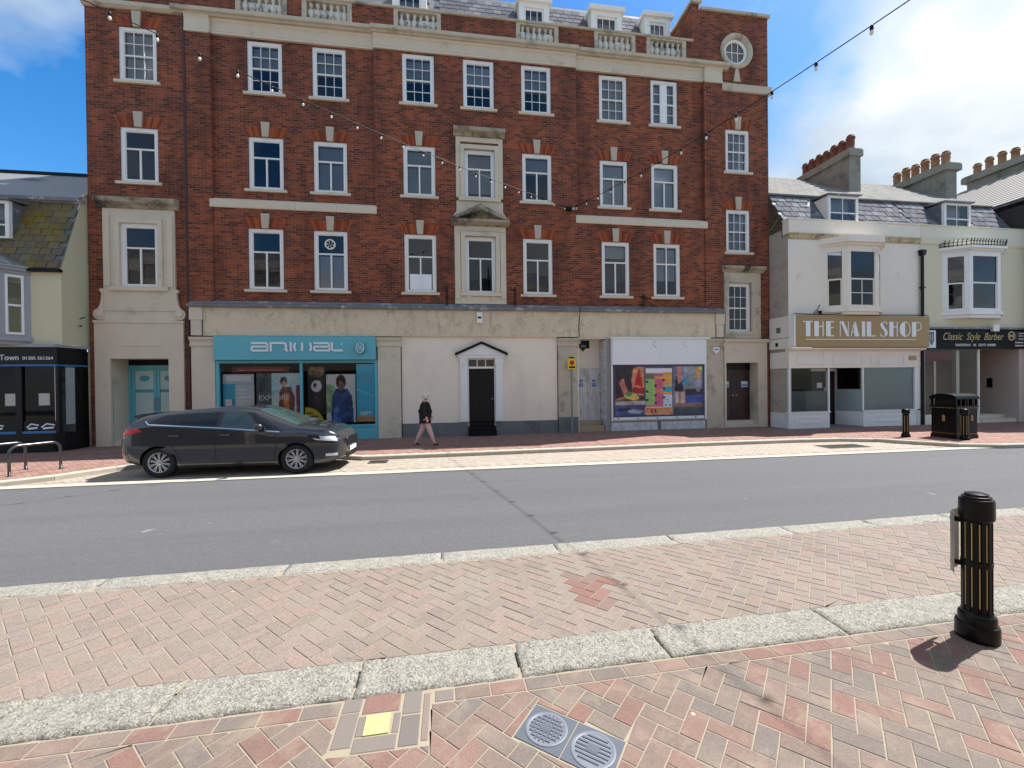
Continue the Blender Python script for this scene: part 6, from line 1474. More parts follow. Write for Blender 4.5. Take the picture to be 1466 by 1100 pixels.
def half(x):
    w, zs, zt, zb = I(x, *CW), I(x, *CS), I(x, *CT), I(x, *CB)
    zt = max(zt, zs + .012); g = zt - zs; tum = .27 * min(1, g / .45); wr = max(.2, w - .05 - tum)
    ro = min(.055, g * .35)
    P = [(0, zb), (w * .8, zb), (w - .06, zb + .015), (w - .025, zb + .09), (w - .012, zb + .2), (w - .002, .52), (w, .62), (w - .006, .72), (w - .016, min(zs - .05, .84)), (w - .03, zs - .018), (w - .05, zs)]
    for t in (.25, .5, .75): P.append((w - .05 + (wr + .03 - w + .05) * (t ** 1.15), zs + (g - ro) * t))
    P += [(wr + .03, zt - ro), (wr - .02, zt - ro * .45), (wr * .8, zt - ro * .16), (wr * .4, zt - .003), (0, zt)]
    # keep z ascending on the side
    zz = P[3][1]
    for i in range(4, len(P)):
        if P[i][1] < zz: P[i] = (P[i][0], zz + .001)
        zz = P[i][1]
    return P
def yside(x, z):
    P = half(x)[2:15]; return float(np.interp(z, [p[1] for p in P], [p[0] for p in P]))
def ztop(x, y):
    P = half(x)[10:][::-1]; return float(np.interp(abs(y), [p[0] for p in P], [p[1] for p in P]))
def car_build():
    car = thing('car', 'dark grey five-door hatchback parked in the bay', 'car')
    xs = sorted(set([0, .02, .05, .08, .12, .16, .2, .25, .3, .36, .42, .46, .5, .6] + [.6 + .1 * k for k in range(1, 33)] + [3.9, 4.0, 4.05, 4.1, 4.15, 4.2, 4.25, 4.29, 4.32, 4.34, 4.36]))
    V = []; Fc = []; n = None
    for x in xs:
        P = half(x); ring = [(x, p[0], p[1]) for p in P] + [(x, -p[0], p[1]) for p in P[-2:0:-1]]; n = len(ring); V += ring
    for i in range(len(xs) - 1):
        for j in range(n): k = (j + 1) % n; Fc.append((i * n + j, i * n + k, (i + 1) * n + k, (i + 1) * n + j))
    Fc.append(tuple(range(n))); Fc.append(tuple((len(xs) - 1) * n + j for j in range(n))[::-1])
    me = bpy.data.meshes.new('body'); me.from_pydata(V, [], Fc); me.materials.append(M['paint']); me.materials.append(M['trim'])
    body = link('body', me); fixn(body)
    for wx in (.80, 3.45):
        for s in (-1, 1):
            c = MB(); c.lathe([(.355, 0), (.355, .40)], seg=40); co = c.build('cut', [M['trim']]); co.rotation_euler = (math.radians(90), 0, 0)
            co.location = (wx, .50 * s + (.40 if s > 0 else 0), .325)
            md = body.modifiers.new('b', 'BOOLEAN'); md.object = co; md.operation = 'DIFFERENCE'; md.solver = 'EXACT'
            try: md.material_mode = 'TRANSFER'
            except Exception: pass
    bpy.context.view_layer.update(); dg = bpy.context.evaluated_depsgraph_get()
    m2 = bpy.data.meshes.new_from_object(body.evaluated_get(dg)); body.modifiers.clear(); body.data = m2; m2.name = 'body'
    for o in [o for o in bpy.data.objects if o.name.startswith('cut')]: bpy.data.objects.remove(o)
    smooth_angle(body, 38); body.parent = car
    def patch(name, bl, br, tl, tr, mat, side, nx=16, nz=6, off=.004, curve=0.0, par=None):
        """side patch: corner points in side view (x,z)"""
        mb = MB()
        for j in range(nz + 1):
            for i in range(nx + 1):
                u, v = i / nx, j / nz
                x = (bl[0] * (1 - u) + br[0] * u) * (1 - v) + (tl[0] * (1 - u) + tr[0] * u) * v
                z = (bl[1] * (1 - u) + br[1] * u) * (1 - v) + (tl[1] * (1 - u) + tr[1] * u) * v + curve * 4 * u * (1 - u) * v
                mb.v.append((x, side * (yside(x, z) + off), z))
        for j in range(nz):
            for i in range(nx):
                a = j * (nx + 1) + i; q = (a, a + 1, a + nx + 2, a + nx + 1); mb.f.append(q[::-1] if side > 0 else q); mb.m.append(0)
        return mb.build(name, mat, par or car, True)
    def line(name, pts, wd, mat, side, off=.005, par=None):
        mb = MB()
        for (x, z), (x2, z2) in zip(pts, pts[1:]):
            d = Vector((x2 - x, z2 - z)).normalized(); nn = Vector((-d.y, d.x)) * wd / 2; N = 8; b = len(mb.v)
            for k in range(N + 1):
                t = k / N; px, pz = x + (x2 - x) * t, z + (z2 - z) * t
                for s in (-1, 1): mb.v.append((px + nn.x * s, side * (yside(px + nn.x * s, pz + nn.y * s) + off), pz + nn.y * s))
            for k in range(N): q = (b + 2 * k, b + 2 * k + 2, b + 2 * k + 3, b + 2 * k + 1); mb.f.append(q if side < 0 else q[::-1]); mb.m.append(0)
        return mb.build(name, mat, par or car)
    def zr(x): return I(x, *CT) - .08
    def zbelt(x): return I(x, *CS) + .012
    for s in (-1, 1):
        patch('window_surround', (.55, zbelt(.55) + .05), (3.20, zbelt(3.2)), (.86, zr(.86)), (2.55, zr(2.55)), M['trim'], s, off=.003, curve=.03)
        patch('side_window', (.78, zbelt(.78) + .03), (1.86, zbelt(1.86) + .015), (1.02, zr(1.02) - .02), (1.90, zr(1.90) - .02), M['car_glass'], s, off=.007)
        patch('side_window', (1.95, zbelt(1.95) + .015), (2.74, zbelt(2.74) + .015), (1.98, zr(1.98) - .02), (2.42, zr(2.42) - .03), M['car_glass2'], s, off=.007)
        patch('quarter_window', (2.79, zbelt(2.79) + .015), (3.06, zbelt(3.06) + .012), (2.50, zr(2.50) - .04), (2.56, zr(2.56) - .05), M['car_glass'], s, off=.007, nx=6)
        line('chrome_strip', [(.52, zbelt(.52) + .10), (.60, zbelt(.6) + .02), (.9, zbelt(.9)), (2.0, zbelt(2.0) - .004), (3.12, zbelt(3.12) - .01)], .022, M['chrome'], s, .011)
        line('door_seam', [(1.90, .30), (1.89, .62), (1.90, zbelt(1.90) - .02)], .009, M['trim'], s)
        line('door_seam', [(3.02, .30), (3.06, .60), (3.06, zbelt(3.06) - .02)], .009, M['trim'], s)
        line('door_seam', [(1.22, .32), (1.15, .55), (1.02, .72), (.98, zbelt(1.0) - .02)], .009, M['trim'], s)
        line('door_seam', [(1.2, .30), (3.04, .30)], .012, M['trim'], s)
        line('feature_line', [(.7, .83), (1.6, .82), (3.0, .78)], .006, M['trim'], s, .003)
        for hx in (1.12, 2.08):
            h = MB(); yy = yside(hx, .89); h.box(hx - .10, hx + .10, min(s * yy, s * (yy + .035)), max(s * yy, s * (yy + .035)), .875, .908); h.build('door_handle', M['paint'], car)
        patch('tail_light', (.04, .87), (.50, 1.0), (.08, 1.03), (.40, 1.07), M['tail'], s, 10, 4, .006)
        patch('rear_reflector', (.03, .50), (.16, .48), (.03, .545), (.16, .535), M['tail'], s, 4, 2, .006)
        patch('head_light', (3.84, .73), (4.25, .68), (3.68, .835), (4.19, .79), M['lamp'], s, 12, 4, .006)
        patch('lamp_rim', (3.72, .785), (3.94, .745), (3.64, .84), (3.90, .825), M['trim'], s, 8, 3, .0085)
        patch('fog_lamp', (4.03, .36), (4.24, .36), (4.03, .42), (4.24, .42), M['lamp'], s, 6, 3, .006)
        m = MB(); m.lathe([(.02, -.07), (.07, -.065), (.095, -.03), (.1, .02), (.08, .065), (.02, .08)], seg=14, sx=1.0, sy=.75)
        mo = m.build('wing_mirror', M['paint'], car, True); mo.location = (2.74, s * (yside(2.74, .98) + .10), 1.04); mo.scale = (.85, 1, .95)
        m = MB(); m.box(-.02, .05, -.06, .06, -.05, -.02); q = m.build('mirror_arm', M['trim'], mo); q.location = (.0, -s * .08, 0)
        line('sill_trim', [(1.22, .235), (3.02, .235)], .05, M['trim'], s, .004)
    # windscreen, rear window, grille, plates
    def cap(name, xa, xb, fa, fb, mat, off=.005, nx=8, ny=12):
        mb = MB()
        for i in range(nx + 1):
            x = xa + (xb - xa) * i / nx; hw = fa + (fb - fa) * i / nx
            for j in range(ny + 1): y = hw * (-1 + 2 * j / ny); mb.v.append((x, y, ztop(x, y) + off))
        for i in range(nx):
            for j in range(ny): a = i * (ny + 1) + j; mb.f.append((a, a + ny + 1, a + ny + 2, a + 1)); mb.m.append(0)
        return mb.build(name, mat, car, True)
    cap('windscreen', 2.60, 3.42, .56, .74, plain('windscreen_glass', C(52, 64, 60), .05, .3, 2, spec=.9))  # greenish reflection is put into the opaque glass colour
    cap('rear_window', .10, .36, .62, .56, M['car_glass'])
    cap('wiper_cowl', 3.42, 3.50, .74, .75, M['trim'], .004, 2)
    cap('bonnet_seam', 3.54, 3.548, .72, .72, M['trim'], .003, 1)
    MB().box(4.345, 4.372, -.44, .44, .52, .70).box(4.345, 4.372, -.46, .46, .27, .36).build('grille', M['trim'], car)
    MB().prism([(-.44, .70), (.44, .70), (.42, .725), (-.42, .725)], 4.30, 4.378, 'x').build('grille_bar', M['chrome'], car)
    MB().box(4.372, 4.384, -.26, .26, .40, .49).build('number_plate', M['paper'], car)
    MB().box(-.012, .004, -.26, .26, .66, .76).build('number_plate', M['yellow'], car)
    MB().prism([(.24, 1.215), (.36, 1.285), (.54, 1.365), (.30, 1.345), (.13, 1.305)], -.56, .56, 'y').build('spoiler', M['paint'], car)
    # wheels
    tm = MB(); ty = [(.215, -.10), (.30, -.105), (.322, -.08), (.328, -.04), (.328, .04), (.322, .08), (.30, .105), (.215, .10), (.215, -.10)]; tm.lathe(ty, seg=36)
    rm = MB(); rm.lathe([(.222, -.085), (.226, .085), (.212, .095), (.20, .075), (.19, .02), (.19, -.08)], seg=36)
    sp = MB()
    for k in range(10):
        for d in (-.10, .10):
            a = k * 2 * math.pi / 10 + d; ca, sa = math.cos(a), math.sin(a); b = (k * 2 * math.pi / 10 + d * .5); cb, sb = math.cos(b), math.sin(b)
            t = .0095; sp.poly([(.05 * cb - t * sb, .05 * sb + t * cb, .082), (.05 * cb + t * sb, .05 * sb - t * cb, .082), (.205 * ca + t * sa, .205 * sa - t * ca, .075), (.205 * ca - t * sa, .205 * sa + t * ca, .075)][::-1])
            sp.poly([(.05 * cb + t * sb, .05 * sb - t * cb, .082), (.05 * cb + t * sb, .05 * sb - t * cb, .05), (.205 * ca + t * sa, .205 * sa - t * ca, .045), (.205 * ca + t * sa, .205 * sa - t * ca, .075)])
            sp.poly([(.05 * cb - t * sb, .05 * sb + t * cb, .05), (.05 * cb - t * sb, .05 * sb + t * cb, .082), (.205 * ca - t * sa, .205 * sa + t * ca, .075), (.205 * ca - t * sa, .205 * sa + t * ca, .045)])
    sp.lathe([(.062, .06), (.06, .088), (.03, .094)], seg=18)
    dk = MB(); dk.lathe([(.19, .0), (.19, .004)], seg=24)
    first = None
    for wx in (.80, 3.45):
        for s in (-1, 1):
            if first is None:
                w_ = tm.build('wheel', M['rubber'], car, True); smooth_angle(w_, 40); r_ = rm.build('rim', M['alloy'], w_, True); s_ = sp.build('spokes', M['alloy'], w_); d_ = dk.build('brake_disc', M['trim'], w_); first = w_
            else: w_ = copy_tree(first, car)
            w_.location = (wx, s * .765, .325); w_.rotation_euler = (math.radians(90 if s < 0 else -90), .3 * wx, 0)
    MB().box(.4, 4.0, -.6, .6, .16, .22).build('underbody', M['trim'], car)
    return car
car = car_build()
CSC = 1.035
car.scale = (CSC, .98, .985); crz = math.radians(-2.6); car.rotation_euler = (0, 0, crz)
# rear axle side contact at about (-6.0, 9.80)
rw = Matrix.Rotation(crz, 3, 'Z') @ Vector((.80 * CSC, -.87 * .98, 0)); car.location = (-6.02 - rw.x, 9.82 - rw.y, 0.012)

# ================================================================== PERSON
def skin_mesh(name, verts, edges, rad, root, mat, parent, sub=2):
    me = bpy.data.meshes.new(name); me.from_pydata(verts, edges, []); o = link(name, me)
    o.modifiers.new('s', 'SKIN'); sm = o.modifiers.new('u', 'SUBSURF'); sm.levels = sub; sm.render_levels = sub
    if not me.skin_vertices: bpy.context.view_layer.update()
    for i, r in enumerate(rad):
        d = me.skin_vertices[0].data[i]; d.radius = r if isinstance(r, tuple) else (r, r); d.use_root = (i == root)
    bpy.context.view_layer.update(); dg = bpy.context.evaluated_depsgraph_get(); m2 = bpy.data.meshes.new_from_object(o.evaluated_get(dg)); bpy.data.objects.remove(o)
    m2.name = name; m2.materials.clear(); m2.materials.append(mat); m2.polygons.foreach_set('use_smooth', [True] * len(m2.polygons))
    return link(name, m2, parent)
def person():
    t = thing('person', 'pedestrian in loose black top and pale pink trousers walking with head raised', 'person', (-.72, 12.66, .104))
    skin = plain('skin', C(214, 168, 148), .6, .06, 12); blk = plain('black_cloth', C(18, 17, 20), .85, .2, 10); pink = plain('pale_pink_cloth', C(206, 168, 166), .85, .08, 8)
    shoe = plain('dark_shoe', C(52, 34, 30), .5, .1, 8); hair = plain('white_hair', C(214, 206, 192), .8, .14, 40)
    # walking towards +x; near side is -y
    hip, knee = .74, .42
    B = [(0, 0, .80), (0, 0, .98), (.0, 0, 1.14), (.0, 0, 1.26), (.015, 0, 1.32), (.035, 0, 1.37), (.045, 0, 1.43), (.05, 0, 1.475)]
    E_ = [(i, i + 1) for i in range(7)]; R = [(.14, .12), (.14, .13), (.15, .13), (.10, .12), (.045, .045), (.055, .052), (.078, .072), (.06, .058)]
    def chain(pts, rr, at):
        b = len(B); B.extend(pts); R.extend(rr); E_.append((at, b)); E_.extend((b + i, b + i + 1) for i in range(len(pts) - 1)); return b
    chain([(.05, -.08, .74), (.14, -.08, .44), (.255, -.08, .09), (.27, -.08, .05), (.38, -.085, .035)], [.085, .06, .038, .036, .026], 0)
    chain([(-.04, .08, .74), (-.10, .08, .44), (-.27, .08, .11), (-.29, .08, .06), (-.19, .085, .03)], [.085, .06, .038, .036, .026], 0)
    ha = chain([(.0, -.17, 1.24), (-.03, -.20, 1.02), (.05, -.20, .82), (.065, -.20, .765)], [.055, .045, .032, .028], 3)
    hb = chain([(.0, .17, 1.24), (.04, .20, 1.02), (.15, .19, .86), (.18, .19, .82)], [.055, .045, .032, .028], 3)
    for base, s in ((ha + 3, -1), (hb + 3, 1)):
        x, y, z = B[base]
        for k, L_ in enumerate((.055, .062, .058, .046)): chain([(x + .02 - .013 * k, y, z - .03), (x + .024 - .012 * k, y + .006 * -s, z - .03 - L_ * .5), (x + .026 - .012 * k, y + .014 * -s, z - .03 - L_)], [.0085, .0075, .006], base)
        chain([(x + .035, y, z - .015), (x + .045, y, z - .045)], [.009, .007], base)
    # nose
    chain([(.118, 0, 1.445), (.132, 0, 1.452)], [.016, .010], 6)
    body = skin_mesh('body', B, E_, R, 0, skin, t)
    # clothes
    V = [(0, 0, .70), (.0, 0, .84), (.005, 0, 1.0), (.01, 0, 1.14), (.0, 0, 1.25), (.01, 0, 1.315)]; Ed = [(i, i + 1) for i in range(5)]; Rr = [(.165, .19), (.17, .20), (.165, .19), (.155, .185), (.11, .14), (.062, .07)]
    for s, a in ((-1, [(.0, -.17, 1.235), (-.03, -.205, 1.02), (.045, -.203, .835)]), (1, [(.0, .17, 1.235), (.04, .205, 1.02), (.14, .193, .875)])):
        b = len(V); V += a; Ed += [(4, b), (b, b + 1), (b + 1, b + 2)]; Rr += [.075, .066, .052]
    skin_mesh('top', V, Ed, Rr, 1, blk, t)
    V = [(0, 0, .80), (.045, -.08, .70), (.135, -.08, .44), (.235, -.08, .14), (-.04, .08, .70), (-.10, .08, .44), (-.25, .08, .16)]
    skin_mesh('trousers', V, [(0, 1), (1, 2), (2, 3), (0, 4), (4, 5), (5, 6)], [(.13, .13), .10, .076, .054, .10, .076, .054], 0, pink, t)
    for pts in ([(.235, -.08, .05), (.32, -.083, .038), (.40, -.086, .030)], [(-.30, .08, .075), (-.23, .083, .04), (-.17, .086, .022)]): skin_mesh('shoe', pts, [(0, 1), (1, 2)], [(.045, .04), (.042, .034), (.034, .024)], 0, shoe, t)
    m = MB()
    for k in range(130):
        a = random.uniform(0, 6.28); e = random.uniform(-.6, 1.45); c = Vector((.025, 0, 1.452)); d = Vector((math.cos(a) * math.cos(e), math.sin(a) * math.cos(e), math.sin(e)))
        if d.x > .35 and d.z < .75: continue
        p = c + Vector((d.x * .094, d.y * .090, d.z * .086)); tg = d.cross(Vector((0, 0, 1))).normalized() * .022; dn = Vector((-.02, 0, -.04)) + d * .012
        m.poly([p - tg, p + tg, p + tg * .7 + dn, p - tg * .7 + dn])
    m.lathe([(.03, -.075), (.078, -.05), (.090, 0), (.088, .035), (.076, .062), (.05, .08), (.02, .088)], .012, 0, 14, z0=1.452)
    m.build('hair', hair, t, True)
    for s in (-1, 1):
        e = MB(); e.lathe([(.004, -.008), (.010, 0), (.004, .008)], .118, s * .03, 8, z0=1.475); e.build('eye', M['matt_black'], t, True)
        e = MB(); e.lathe([(.004, -.03), (.014, -.01), (.018, .015), (.004, .03)], .045, s * .078, 8, z0=1.45); e.build('ear', skin, t, True)
    MB().box(.110, .124, -.022, .022, 1.408, 1.416).build('mouth', plain('lips', C(160, 96, 92), .5, .05, 8), t)
    return t
person()

# ================================================================== STREET FURNITURE
def fluted(mb, cx, cy, r0, r1, z0, z1, n=20, depth=.008):
    prof = []
    for k in range(n * 4):
        a = 2 * math.pi * k / (n * 4); rr = 1 - (depth / r0 if (k % 4) in (1, 2) else 0); prof.append((a, rr))
    b = len(mb.v); N = len(prof)
    for z, r in ((z0, r0), (z1, r1)):
        for a, q in prof: mb.v.append((cx + r * q * math.cos(a), cy + r * q * math.sin(a), z))
    for k in range(N): j = (k + 1) % N; mb.f.append((b + k, b + j, b + N + j, b + N + k)); mb.m.append(0)
BX, BY = 3.84, 2.60
bo = thing('bollard', 'stout black bollard with gold stripes and a curved plate, standing on the near footway', 'bollard', (BX, BY, .012), 0)
bp = plain('bollard_paint', C(9, 9, 9), .3, .2, 9, .06, 60, grime=C(30, 27, 22), gscale=14, glo=.63, ghi=.72, spec=.22)
m = MB(); m.lathe([(.185, -.01), (.19, .02), (.19, .10), (.182, .115), (.165, .12), (.165, .165), (.158, .18), (.14, .19), (.135, .205)], seg=36); smooth_angle(m.build('base', bp, bo, True), 30)
m = MB(); m.lathe([(.118, .2), (.118, .87)], seg=32); bod = m.build('post', bp, bo, True); smooth_angle(bod, 30)
stg = plain('gold_stripe', C(176, 150, 96), .45, .1, 12)
for k in range(12):
    a = 2 * math.pi * (k + .5) / 12; ca, sa = math.cos(a), math.sin(a); a2 = 2 * math.pi * k / 12
    m = MB(); m.box(-.005, .005, -.003, .003, .24, .525).box(-.005, .005, -.003, .003, .575, .84); o = m.build('stripe', stg, bo); o.location = (.1185 * ca, .1185 * sa, 0); o.rotation_euler = (0, 0, a + math.pi / 2)
    m = MB(); m.prism([(-.022, 0), (.022, 0), (.016, .014), (-.016, .014)], .2, .87, 'z'); o = m.build('rib', bp, bo); o.location = (.116 * math.cos(a2), .116 * math.sin(a2), 0); o.rotation_euler = (0, 0, a2 - math.pi / 2)
m = MB(); m.lathe([(.118, .53), (.136, .535), (.136, .565), (.118, .57)], seg=32); smooth_angle(m.build('collar', bp, bo, True), 30)
m = MB(); m.lathe([(.12, .85), (.148, .87), (.152, .885), (.152, 1.0), (.145, 1.012), (.128, 1.015), (.126, 1.03), (.105, 1.034), (.102, 1.048), (.06, 1.056), (.01, 1.058)], seg=36); smooth_angle(m.build('cap', bp, bo, True), 28)
bo.scale = (.63, .63, 1.02)
# curved metal plate on two arms (back of a sign)
pl = MB(); n = 10; dirp = Vector((-.45, .89)); tang = Vector((-dirp.y, dirp.x))
for sgn, th in ((0, 0), (1, .003)):
    for k in range(n + 1):
        t = -1 + 2 * k / n; c = dirp * (.215 - .05 * t * t + th) + tang * (.13 * t)
        for z in (.46, .90): pl.v.append((c.x, c.y, z + (.02 if k == 0 else 0)))
for k in range(n):
    a = 2 * k; b = 2 * (n + 1) + 2 * k
    pl.f += [(a, a + 1, a + 3, a + 2), (b, b + 2, b + 3, b + 1), (a + 1, b + 1, b + 3, a + 3), (a, a + 2, b + 2, b)]; pl.m += [0] * 4
pl.f += [(0, 2 * (n + 1), 2 * (n + 1) + 1, 1), (2 * n, 2 * n + 1, 4 * n + 3, 4 * n + 2)]; pl.m += [0, 0]
o = pl.build('plate', plain('worn_steel_plate', C(150, 150, 148), .38, .1, 6, metal=.85), bo, True); fixn(o); smooth_angle(o, 30)
for z in (.52, .84): MB().tube([(dirp.x * .10, dirp.y * .10, z), (dirp.x * .22, dirp.y * .22, z)], .02, 10).build('plate_arm', bp, bo)
def small_bollard(x, y, label, h=.92):
    b = thing('bollard', label, 'bollard', (x, y, .1), 0, 'slim bollards by the bin')
    m = MB(); m.lathe([(.115, 0), (.115, .06), (.10, .075), (.095, .10), (.085, .115)], seg=20); m.build('base', bp, b, True)
    m = MB(); fluted(m, 0, 0, .085, .075, .1, h - .14, 12); m.build('post', bp, b)
    m = MB(); m.lathe([(.085, h - .15), (.095, h - .135), (.095, h - .03), (.085, h - .01), (.05, h), (.01, h + .003)], seg=20); m.build('cap', bp, b, True)
    for k in range(8):
        a = 2 * math.pi * (k + .5) / 8; m = MB(); m.box(-.004, .004, -.002, .002, .16, h - .2); o = m.build('stripe', stg, b); o.location = (.083 * math.cos(a), .083 * math.sin(a), 0); o.rotation_euler = (0, 0, a + math.pi / 2)
small_bollard(13.82, 11.12, 'slim black bollard on the kerb standing alone before the nail shop window', .86)
small_bollard(14.72, 10.24, 'slim black bollard standing right in front of the double litter bin', .90)
# double litter bin
lb = thing('litter_bin', 'large black double litter bin with domed lid and gold trim', 'litter bin', (15.08, 10.76, .1)); lb.scale = (.74, .78, 1.0)
gl_ = plain('gold_trim', C(150, 124, 70), .4, .1, 8)
m = MB(); m.box(-.52, .52, -.44, .44, .0, .10).box(-.50, -.005, -.42, .42, .10, .93).box(.005, .50, -.42, .42, .10, .93); m.box(-.53, .53, -.45, .45, .93, .97); m.build('body', bp, lb)
for k in (-1, 1):
    m = MB()
    for xx in (-.50, -.28, -.06) if k < 0 else (.06, .28, .50): m.box(xx - .025, xx + .025, -.42, -.36, .97, 1.17).box(xx - .025, xx + .025, .36, .42, .97, 1.17)
    m.build('lid_post', bp, lb)
MB().box(-.46, .46, -.34, .34, .97, 1.16).build('liner', M['matt_black'], lb)
m = MB(); N = 12
for j in range(2):
    for k in range(N + 1):
        a = math.pi * k / N; m.v.append(((-.55 if j == 0 else .55), -.47 * math.cos(a), 1.17 + .16 * math.sin(a) ** .8))
for k in range(N): m.f.append((k, k + 1, N + 2 + k, N + 1 + k)); m.m.append(0)
m.f += [tuple(range(N + 1)), tuple(range(N + 1, 2 * N + 2))[::-1]]; m.m += [0, 0]
o = m.build('lid', bp, lb, True); fixn(o); smooth_angle(o, 40)
for z in (.14, .90): MB().box(-.525, -.521 + .001, -.40, .40, z, z + .012).box(-.50, .50, -.4455, -.4405, z, z + .012).build('gold_line', gl_, lb)
for x0 in (-.25, .25):
    m = MB(); m.prism([(x0 - .045, .52), (x0 + .045, .52), (x0 + .045, .66), (x0, .70), (x0 - .045, .66)], -.4245, -.4205); m.build('emblem', gl_, lb)
m = MB(); m.prism([(-.05, .50), (.05, .50), (.05, .65), (0, .70), (-.05, .65)], -.5045, -.5005, 'x'); m.build('emblem', gl_, lb)
M['hoop'] = plain('dull_steel_tube', C(92, 94, 98), .3, .15, 8, metal=.9)
# cycle hoops
def hoop(a, b, label):
    t = thing('cycle_stand', label, 'cycle stand', ((a[0] + b[0]) / 2, (a[1] + b[1]) / 2, .1), 0, 'steel cycle stands')
    A, Bv = Vector((a[0], a[1], 0)) - t.location, Vector((b[0], b[1], 0)) - t.location; A.z = Bv.z = 0; h = .62; r = .15; d = (Bv - A).normalized(); P = [A + Vector((0, 0, -.02)), A + Vector((0, 0, h - r))]
    for k in range(1, 7): q = math.pi / 2 * k / 6; P.append(A + d * (r * (1 - math.cos(q))) + Vector((0, 0, h - r + r * math.sin(q))))
    for k in range(0, 7): q = math.pi / 2 * k / 6; P.append(Bv - d * (r * (1 - math.sin(q))) + Vector((0, 0, h - r + r * math.cos(q))))
    P.append(Bv + Vector((0, 0, -.02))); MB().tube(P, .026, 12).build('tube', M['hoop'], t, True)
    for q in (A, Bv): m = MB(); m.lathe([(.06, 0), (.06, .008), (.03, .012)], q.x, q.y, 14); m.build('foot_plate', M['steel'], t)
hoop((-9.02, 10.18), (-8.66, 10.90), 'steel cycle hoop nearest the parked car')
hoop((-9.75, 10.25), (-9.40, 10.97), 'steel cycle hoop set further along from the parked car')
# yellow sign on a post
ys = thing('post_sign', 'small yellow sign with red symbol on a thin grey post', 'sign', (4.17, 14.2, .1))
part(MB().tube([(4.17, 14.2, .08), (4.17, 14.2, 2.7)], .035, 10), 'post', M['grey_post'], ys)
part(MB().box(4.02, 4.32, 14.14, 14.163, 2.34, 2.71), 'sign_plate', M['yellow'], ys)
m = MB(); m.lathe([(.085, 0), (.085, .004)], seg=20); o = m.build('symbol', M['red'], ys); o.rotation_euler = (math.radians(90), 0, 0); childat(o, (4.17, 14.139, 2.56))
part(MB().box(4.06, 4.28, 14.135, 14.139, 2.38, 2.44), 'text_strip', M['matt_black'], ys)
part(MB().prism([(4.05, 2.712), (4.29, 2.712), (4.23, 2.76), (4.11, 2.76)], 14.15, 14.2), 'cap', M['matt_black'], ys)
# access covers, plate, gratings
cvm = plain('plastic_cover', C(76, 82, 92), .5, .1, 10)
ca, sa = math.cos(COVER_A), math.sin(COVER_A)
for s, lab in ((-1, 'square grey access cover with cross-hatched disc'), (1, 'square grey access cover with lined disc')):
    c = COVER_C + Vector((ca, sa)) * (.1355 * s); cv = thing('access_cover', lab + ', set in the brick footway', 'cover', (c.x, c.y, .004), COVER_A)
    m = MB(); m.prism([(-.132, -.132), (.132, -.132), (.132, .132), (-.132, .132)], 0, .010, 'z'); m.build('plate', cvm, cv)
    m = MB(); m.lathe([(.118, .009), (.118, .013), (.112, .0145), (.104, .0145), (.100, .0125)], seg=40); m.build('disc', plain('worn_cover_disc', C(100, 106, 115), .5, .08, 14), cv)
    for k in range(7):
        y = -.075 + .025 * k; L_ = math.sqrt(max(0, .094 ** 2 - y * y)); MB().box(-L_, L_, y - .0045, y + .0045, .012, .0165).build('rib', cvm, cv)
        if s < 0: MB().box(y - .0045, y + .0045, -L_, L_, .012, .0162).build('rib', cvm, cv)
    MB().box(-.035, .03, -.02, .02, .0125, .0175).build('lift_slot', cvm, cv)
yp = MB(); yp.prism([(-.068, -.072), (.068, -.072), (.068, .072), (-.068, .072)], 0, .014, 'z'); o = yp.build('marker_plate', plain('pale_yellow_plate', C(176, 170, 112), .5, .05, 6), loc=(-.43, 2.485, .003)); tag(o, 'small pale yellow plate set among the footway bricks', 'plate')
o.rotation_euler = (0, 0, .02)
def grating(x, y, lx, ly, label, z=.010):
    t = thing('drain_grating', label, 'grating', (x, y, z)); MB().box(-lx / 2, lx / 2, -ly / 2, ly / 2, -.005, .004).build('pit', M['matt_black'], t); iron = plain('cast_iron', C(66, 64, 62), .6, .2, 12) if 'cast_iron' not in bpy.data.materials else bpy.data.materials['cast_iron']
    MB().box(-lx / 2, lx / 2, -ly / 2, -ly / 2 + .03, .0, .012).box(-lx / 2, lx / 2, ly / 2 - .03, ly / 2, .0, .012).box(-lx / 2, -lx / 2 + .03, -ly / 2 + .03, ly / 2 - .03, 0, .012).box(lx / 2 - .03, lx / 2, -ly / 2 + .03, ly / 2 - .03, 0, .012).build('frame', iron, t)
    n = int(lx / .06)
    for k in range(1, n): MB().box(-lx / 2 + lx * k / n - .012, -lx / 2 + lx * k / n + .012, -ly / 2 + .03, ly / 2 - .03, 0, .010).build('bar', iron, t)
grating(-1.75, 10.75, .45, .38, 'dark drain grating in the parking bay just ahead of the car')
grating(10.9, 10.45, 1.3, .55, 'wide worn grating in the parking bay below the nail shop')
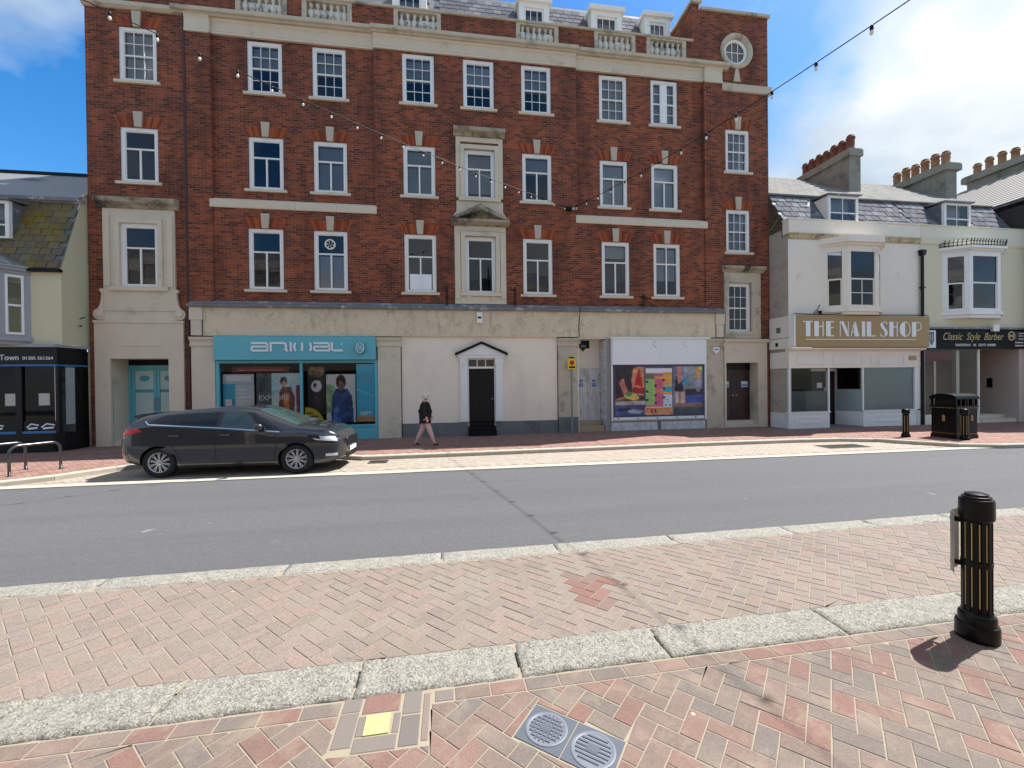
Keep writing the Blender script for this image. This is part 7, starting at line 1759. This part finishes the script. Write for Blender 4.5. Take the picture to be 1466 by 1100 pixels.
# ================================================================== FESTOON LIGHTS
bulb_g = plain('milky_bulb', C(226, 222, 212), .2, .05, 10)
def festoon(A, Bp, sag, nb, label):
    A, Bp = Vector(A), Vector(Bp); t = thing('festoon_lights', label, 'string lights', tuple(A), 0, 'festoon lights over the street'); N = 60; P = []
    for k in range(N + 1): u = k / N; p = A.lerp(Bp, u) - Vector((0, 0, sag * 4 * u * (1 - u))); P.append(p - A)
    MB().tube(P, .0075, 6).build('cable', M['matt_black'], t)
    hm = MB(); hm.lathe([(.012, -.075), (.026, -.07), (.026, -.01), (.014, .012)], seg=8); h0 = None
    bm = MB(); bm.lathe([(.006, -.150), (.020, -.142), (.028, -.118), (.024, -.092), (.017, -.075)], seg=10)
    for k in range(nb):
        u = (k + .6) / nb; p = A.lerp(Bp, u) - Vector((0, 0, sag * 4 * u * (1 - u))) - A
        if h0 is None:
            h0 = hm.build('lamp_holder', M['matt_black'], t, True); b0 = bm.build('bulb', bulb_g, h0, True); h = h0
        else:
            h = h0.copy(); COL.objects.link(h); b = b0.copy(); COL.objects.link(b); b.parent = h
        h.location = p; h.rotation_euler = (0, 0, k); h.scale = (.85, .85, .85)
FX = (4.30, F - .15, 8.02)
festoon(FX, (-22.4, -5.22, 10.6), 1.25, 58, 'festoon light string slanting from the wall bracket across towards the porch bay')
festoon(FX, (7.1, -5.22, 6.72), .73, 26, 'festoon light string rising from the wall bracket past the round window')
# ================================================================== HOUSES ACROSS THE STREET (behind the viewer, seen in the window glass)
def opposite(x0, x1, h, wm, label, floors):
    t = thing('terrace_house', label, 'house', ((x0 + x1) / 2, -5.2, 0), 0, 'terrace behind the viewer'); W2 = (x1 - x0) / 2
    hs_ = []
    n = max(2, int((x1 - x0) / 2.4))
    for f in range(1, floors):
        for k in range(n): c = -W2 + (x1 - x0) * (k + .5) / n; hs_.append((c - .5, c + .5, 1.0 + f * 2.9, 2.7 + f * 2.9))
    m = MB()
    xs = sorted({-W2, W2} | {v for q in hs_ for v in q[:2]}); zs = sorted({0, h} | {v for q in hs_ for v in q[2:]})
    for a, b in zip(xs, xs[1:]):
        for c, d in zip(zs, zs[1:]):
            if any(q[0] < (a + b) / 2 < q[1] and q[2] < (c + d) / 2 < q[3] for q in hs_): continue
            m.poly([(a, 0, c), (a, 0, d), (b, 0, d), (b, 0, c)])
    m.box(-W2, W2, -7, -.12, 0, h - .02); m.build('wall', wm, t)
    MB().box(-W2, W2, -.3, .18, h - .35, h - .15).box(-W2, W2, -.3, .05, h, h + .5).build('parapet', M['white_wall'], t)
    MB().prism([(-6.5, h + .02), (-.4, h + .02), (-3.4, h + 2.2)], -W2, W2, 'x').build('roof', M['slate_plain'], t)
    MB().box(-W2 + .3, W2 - .3, -.02, .12, .3, 2.9).build('shopfront', M['trim'], t)
    for q in hs_:
        w_ = MB().box(q[0], q[0] + .08, -.1, -.03, q[2], q[3]).box(q[1] - .08, q[1], -.1, -.03, q[2], q[3]).box(q[0] + .08, q[1] - .08, -.1, -.03, q[3] - .08, q[3]).box(q[0] + .08, q[1] - .08, -.1, -.03, q[2], q[2] + .08).box(q[0] + .08, q[1] - .08, -.09, -.04, (q[2] + q[3]) / 2 - .03, (q[2] + q[3]) / 2 + .03).build('window', M['white'], t)
        MB().poly([(q[0], -.08, q[2]), (q[0], -.08, q[3]), (q[1], -.08, q[3]), (q[1], -.08, q[2])]).build('pane', M['car_glass'], w_)
opposite(-26, -12.2, 10.9, M['cream'], 'cream terrace house across the street at the porch bay end', 3)
opposite(-12.2, -4.0, 9.4, M['white_wall'], 'white terrace house across the street from the parked car', 3)
opposite(-4.0, 3.6, 8.4, M['cream'], 'cream terrace house directly across from the black door', 3)
opposite(3.6, 12.0, 9.6, M['pale_yellow'], 'pale yellow terrace house across the street from the closed shop', 3)
opposite(12.0, 22.0, 8.8, M['white_wall'], 'white terrace house across the street from the nail shop', 3)
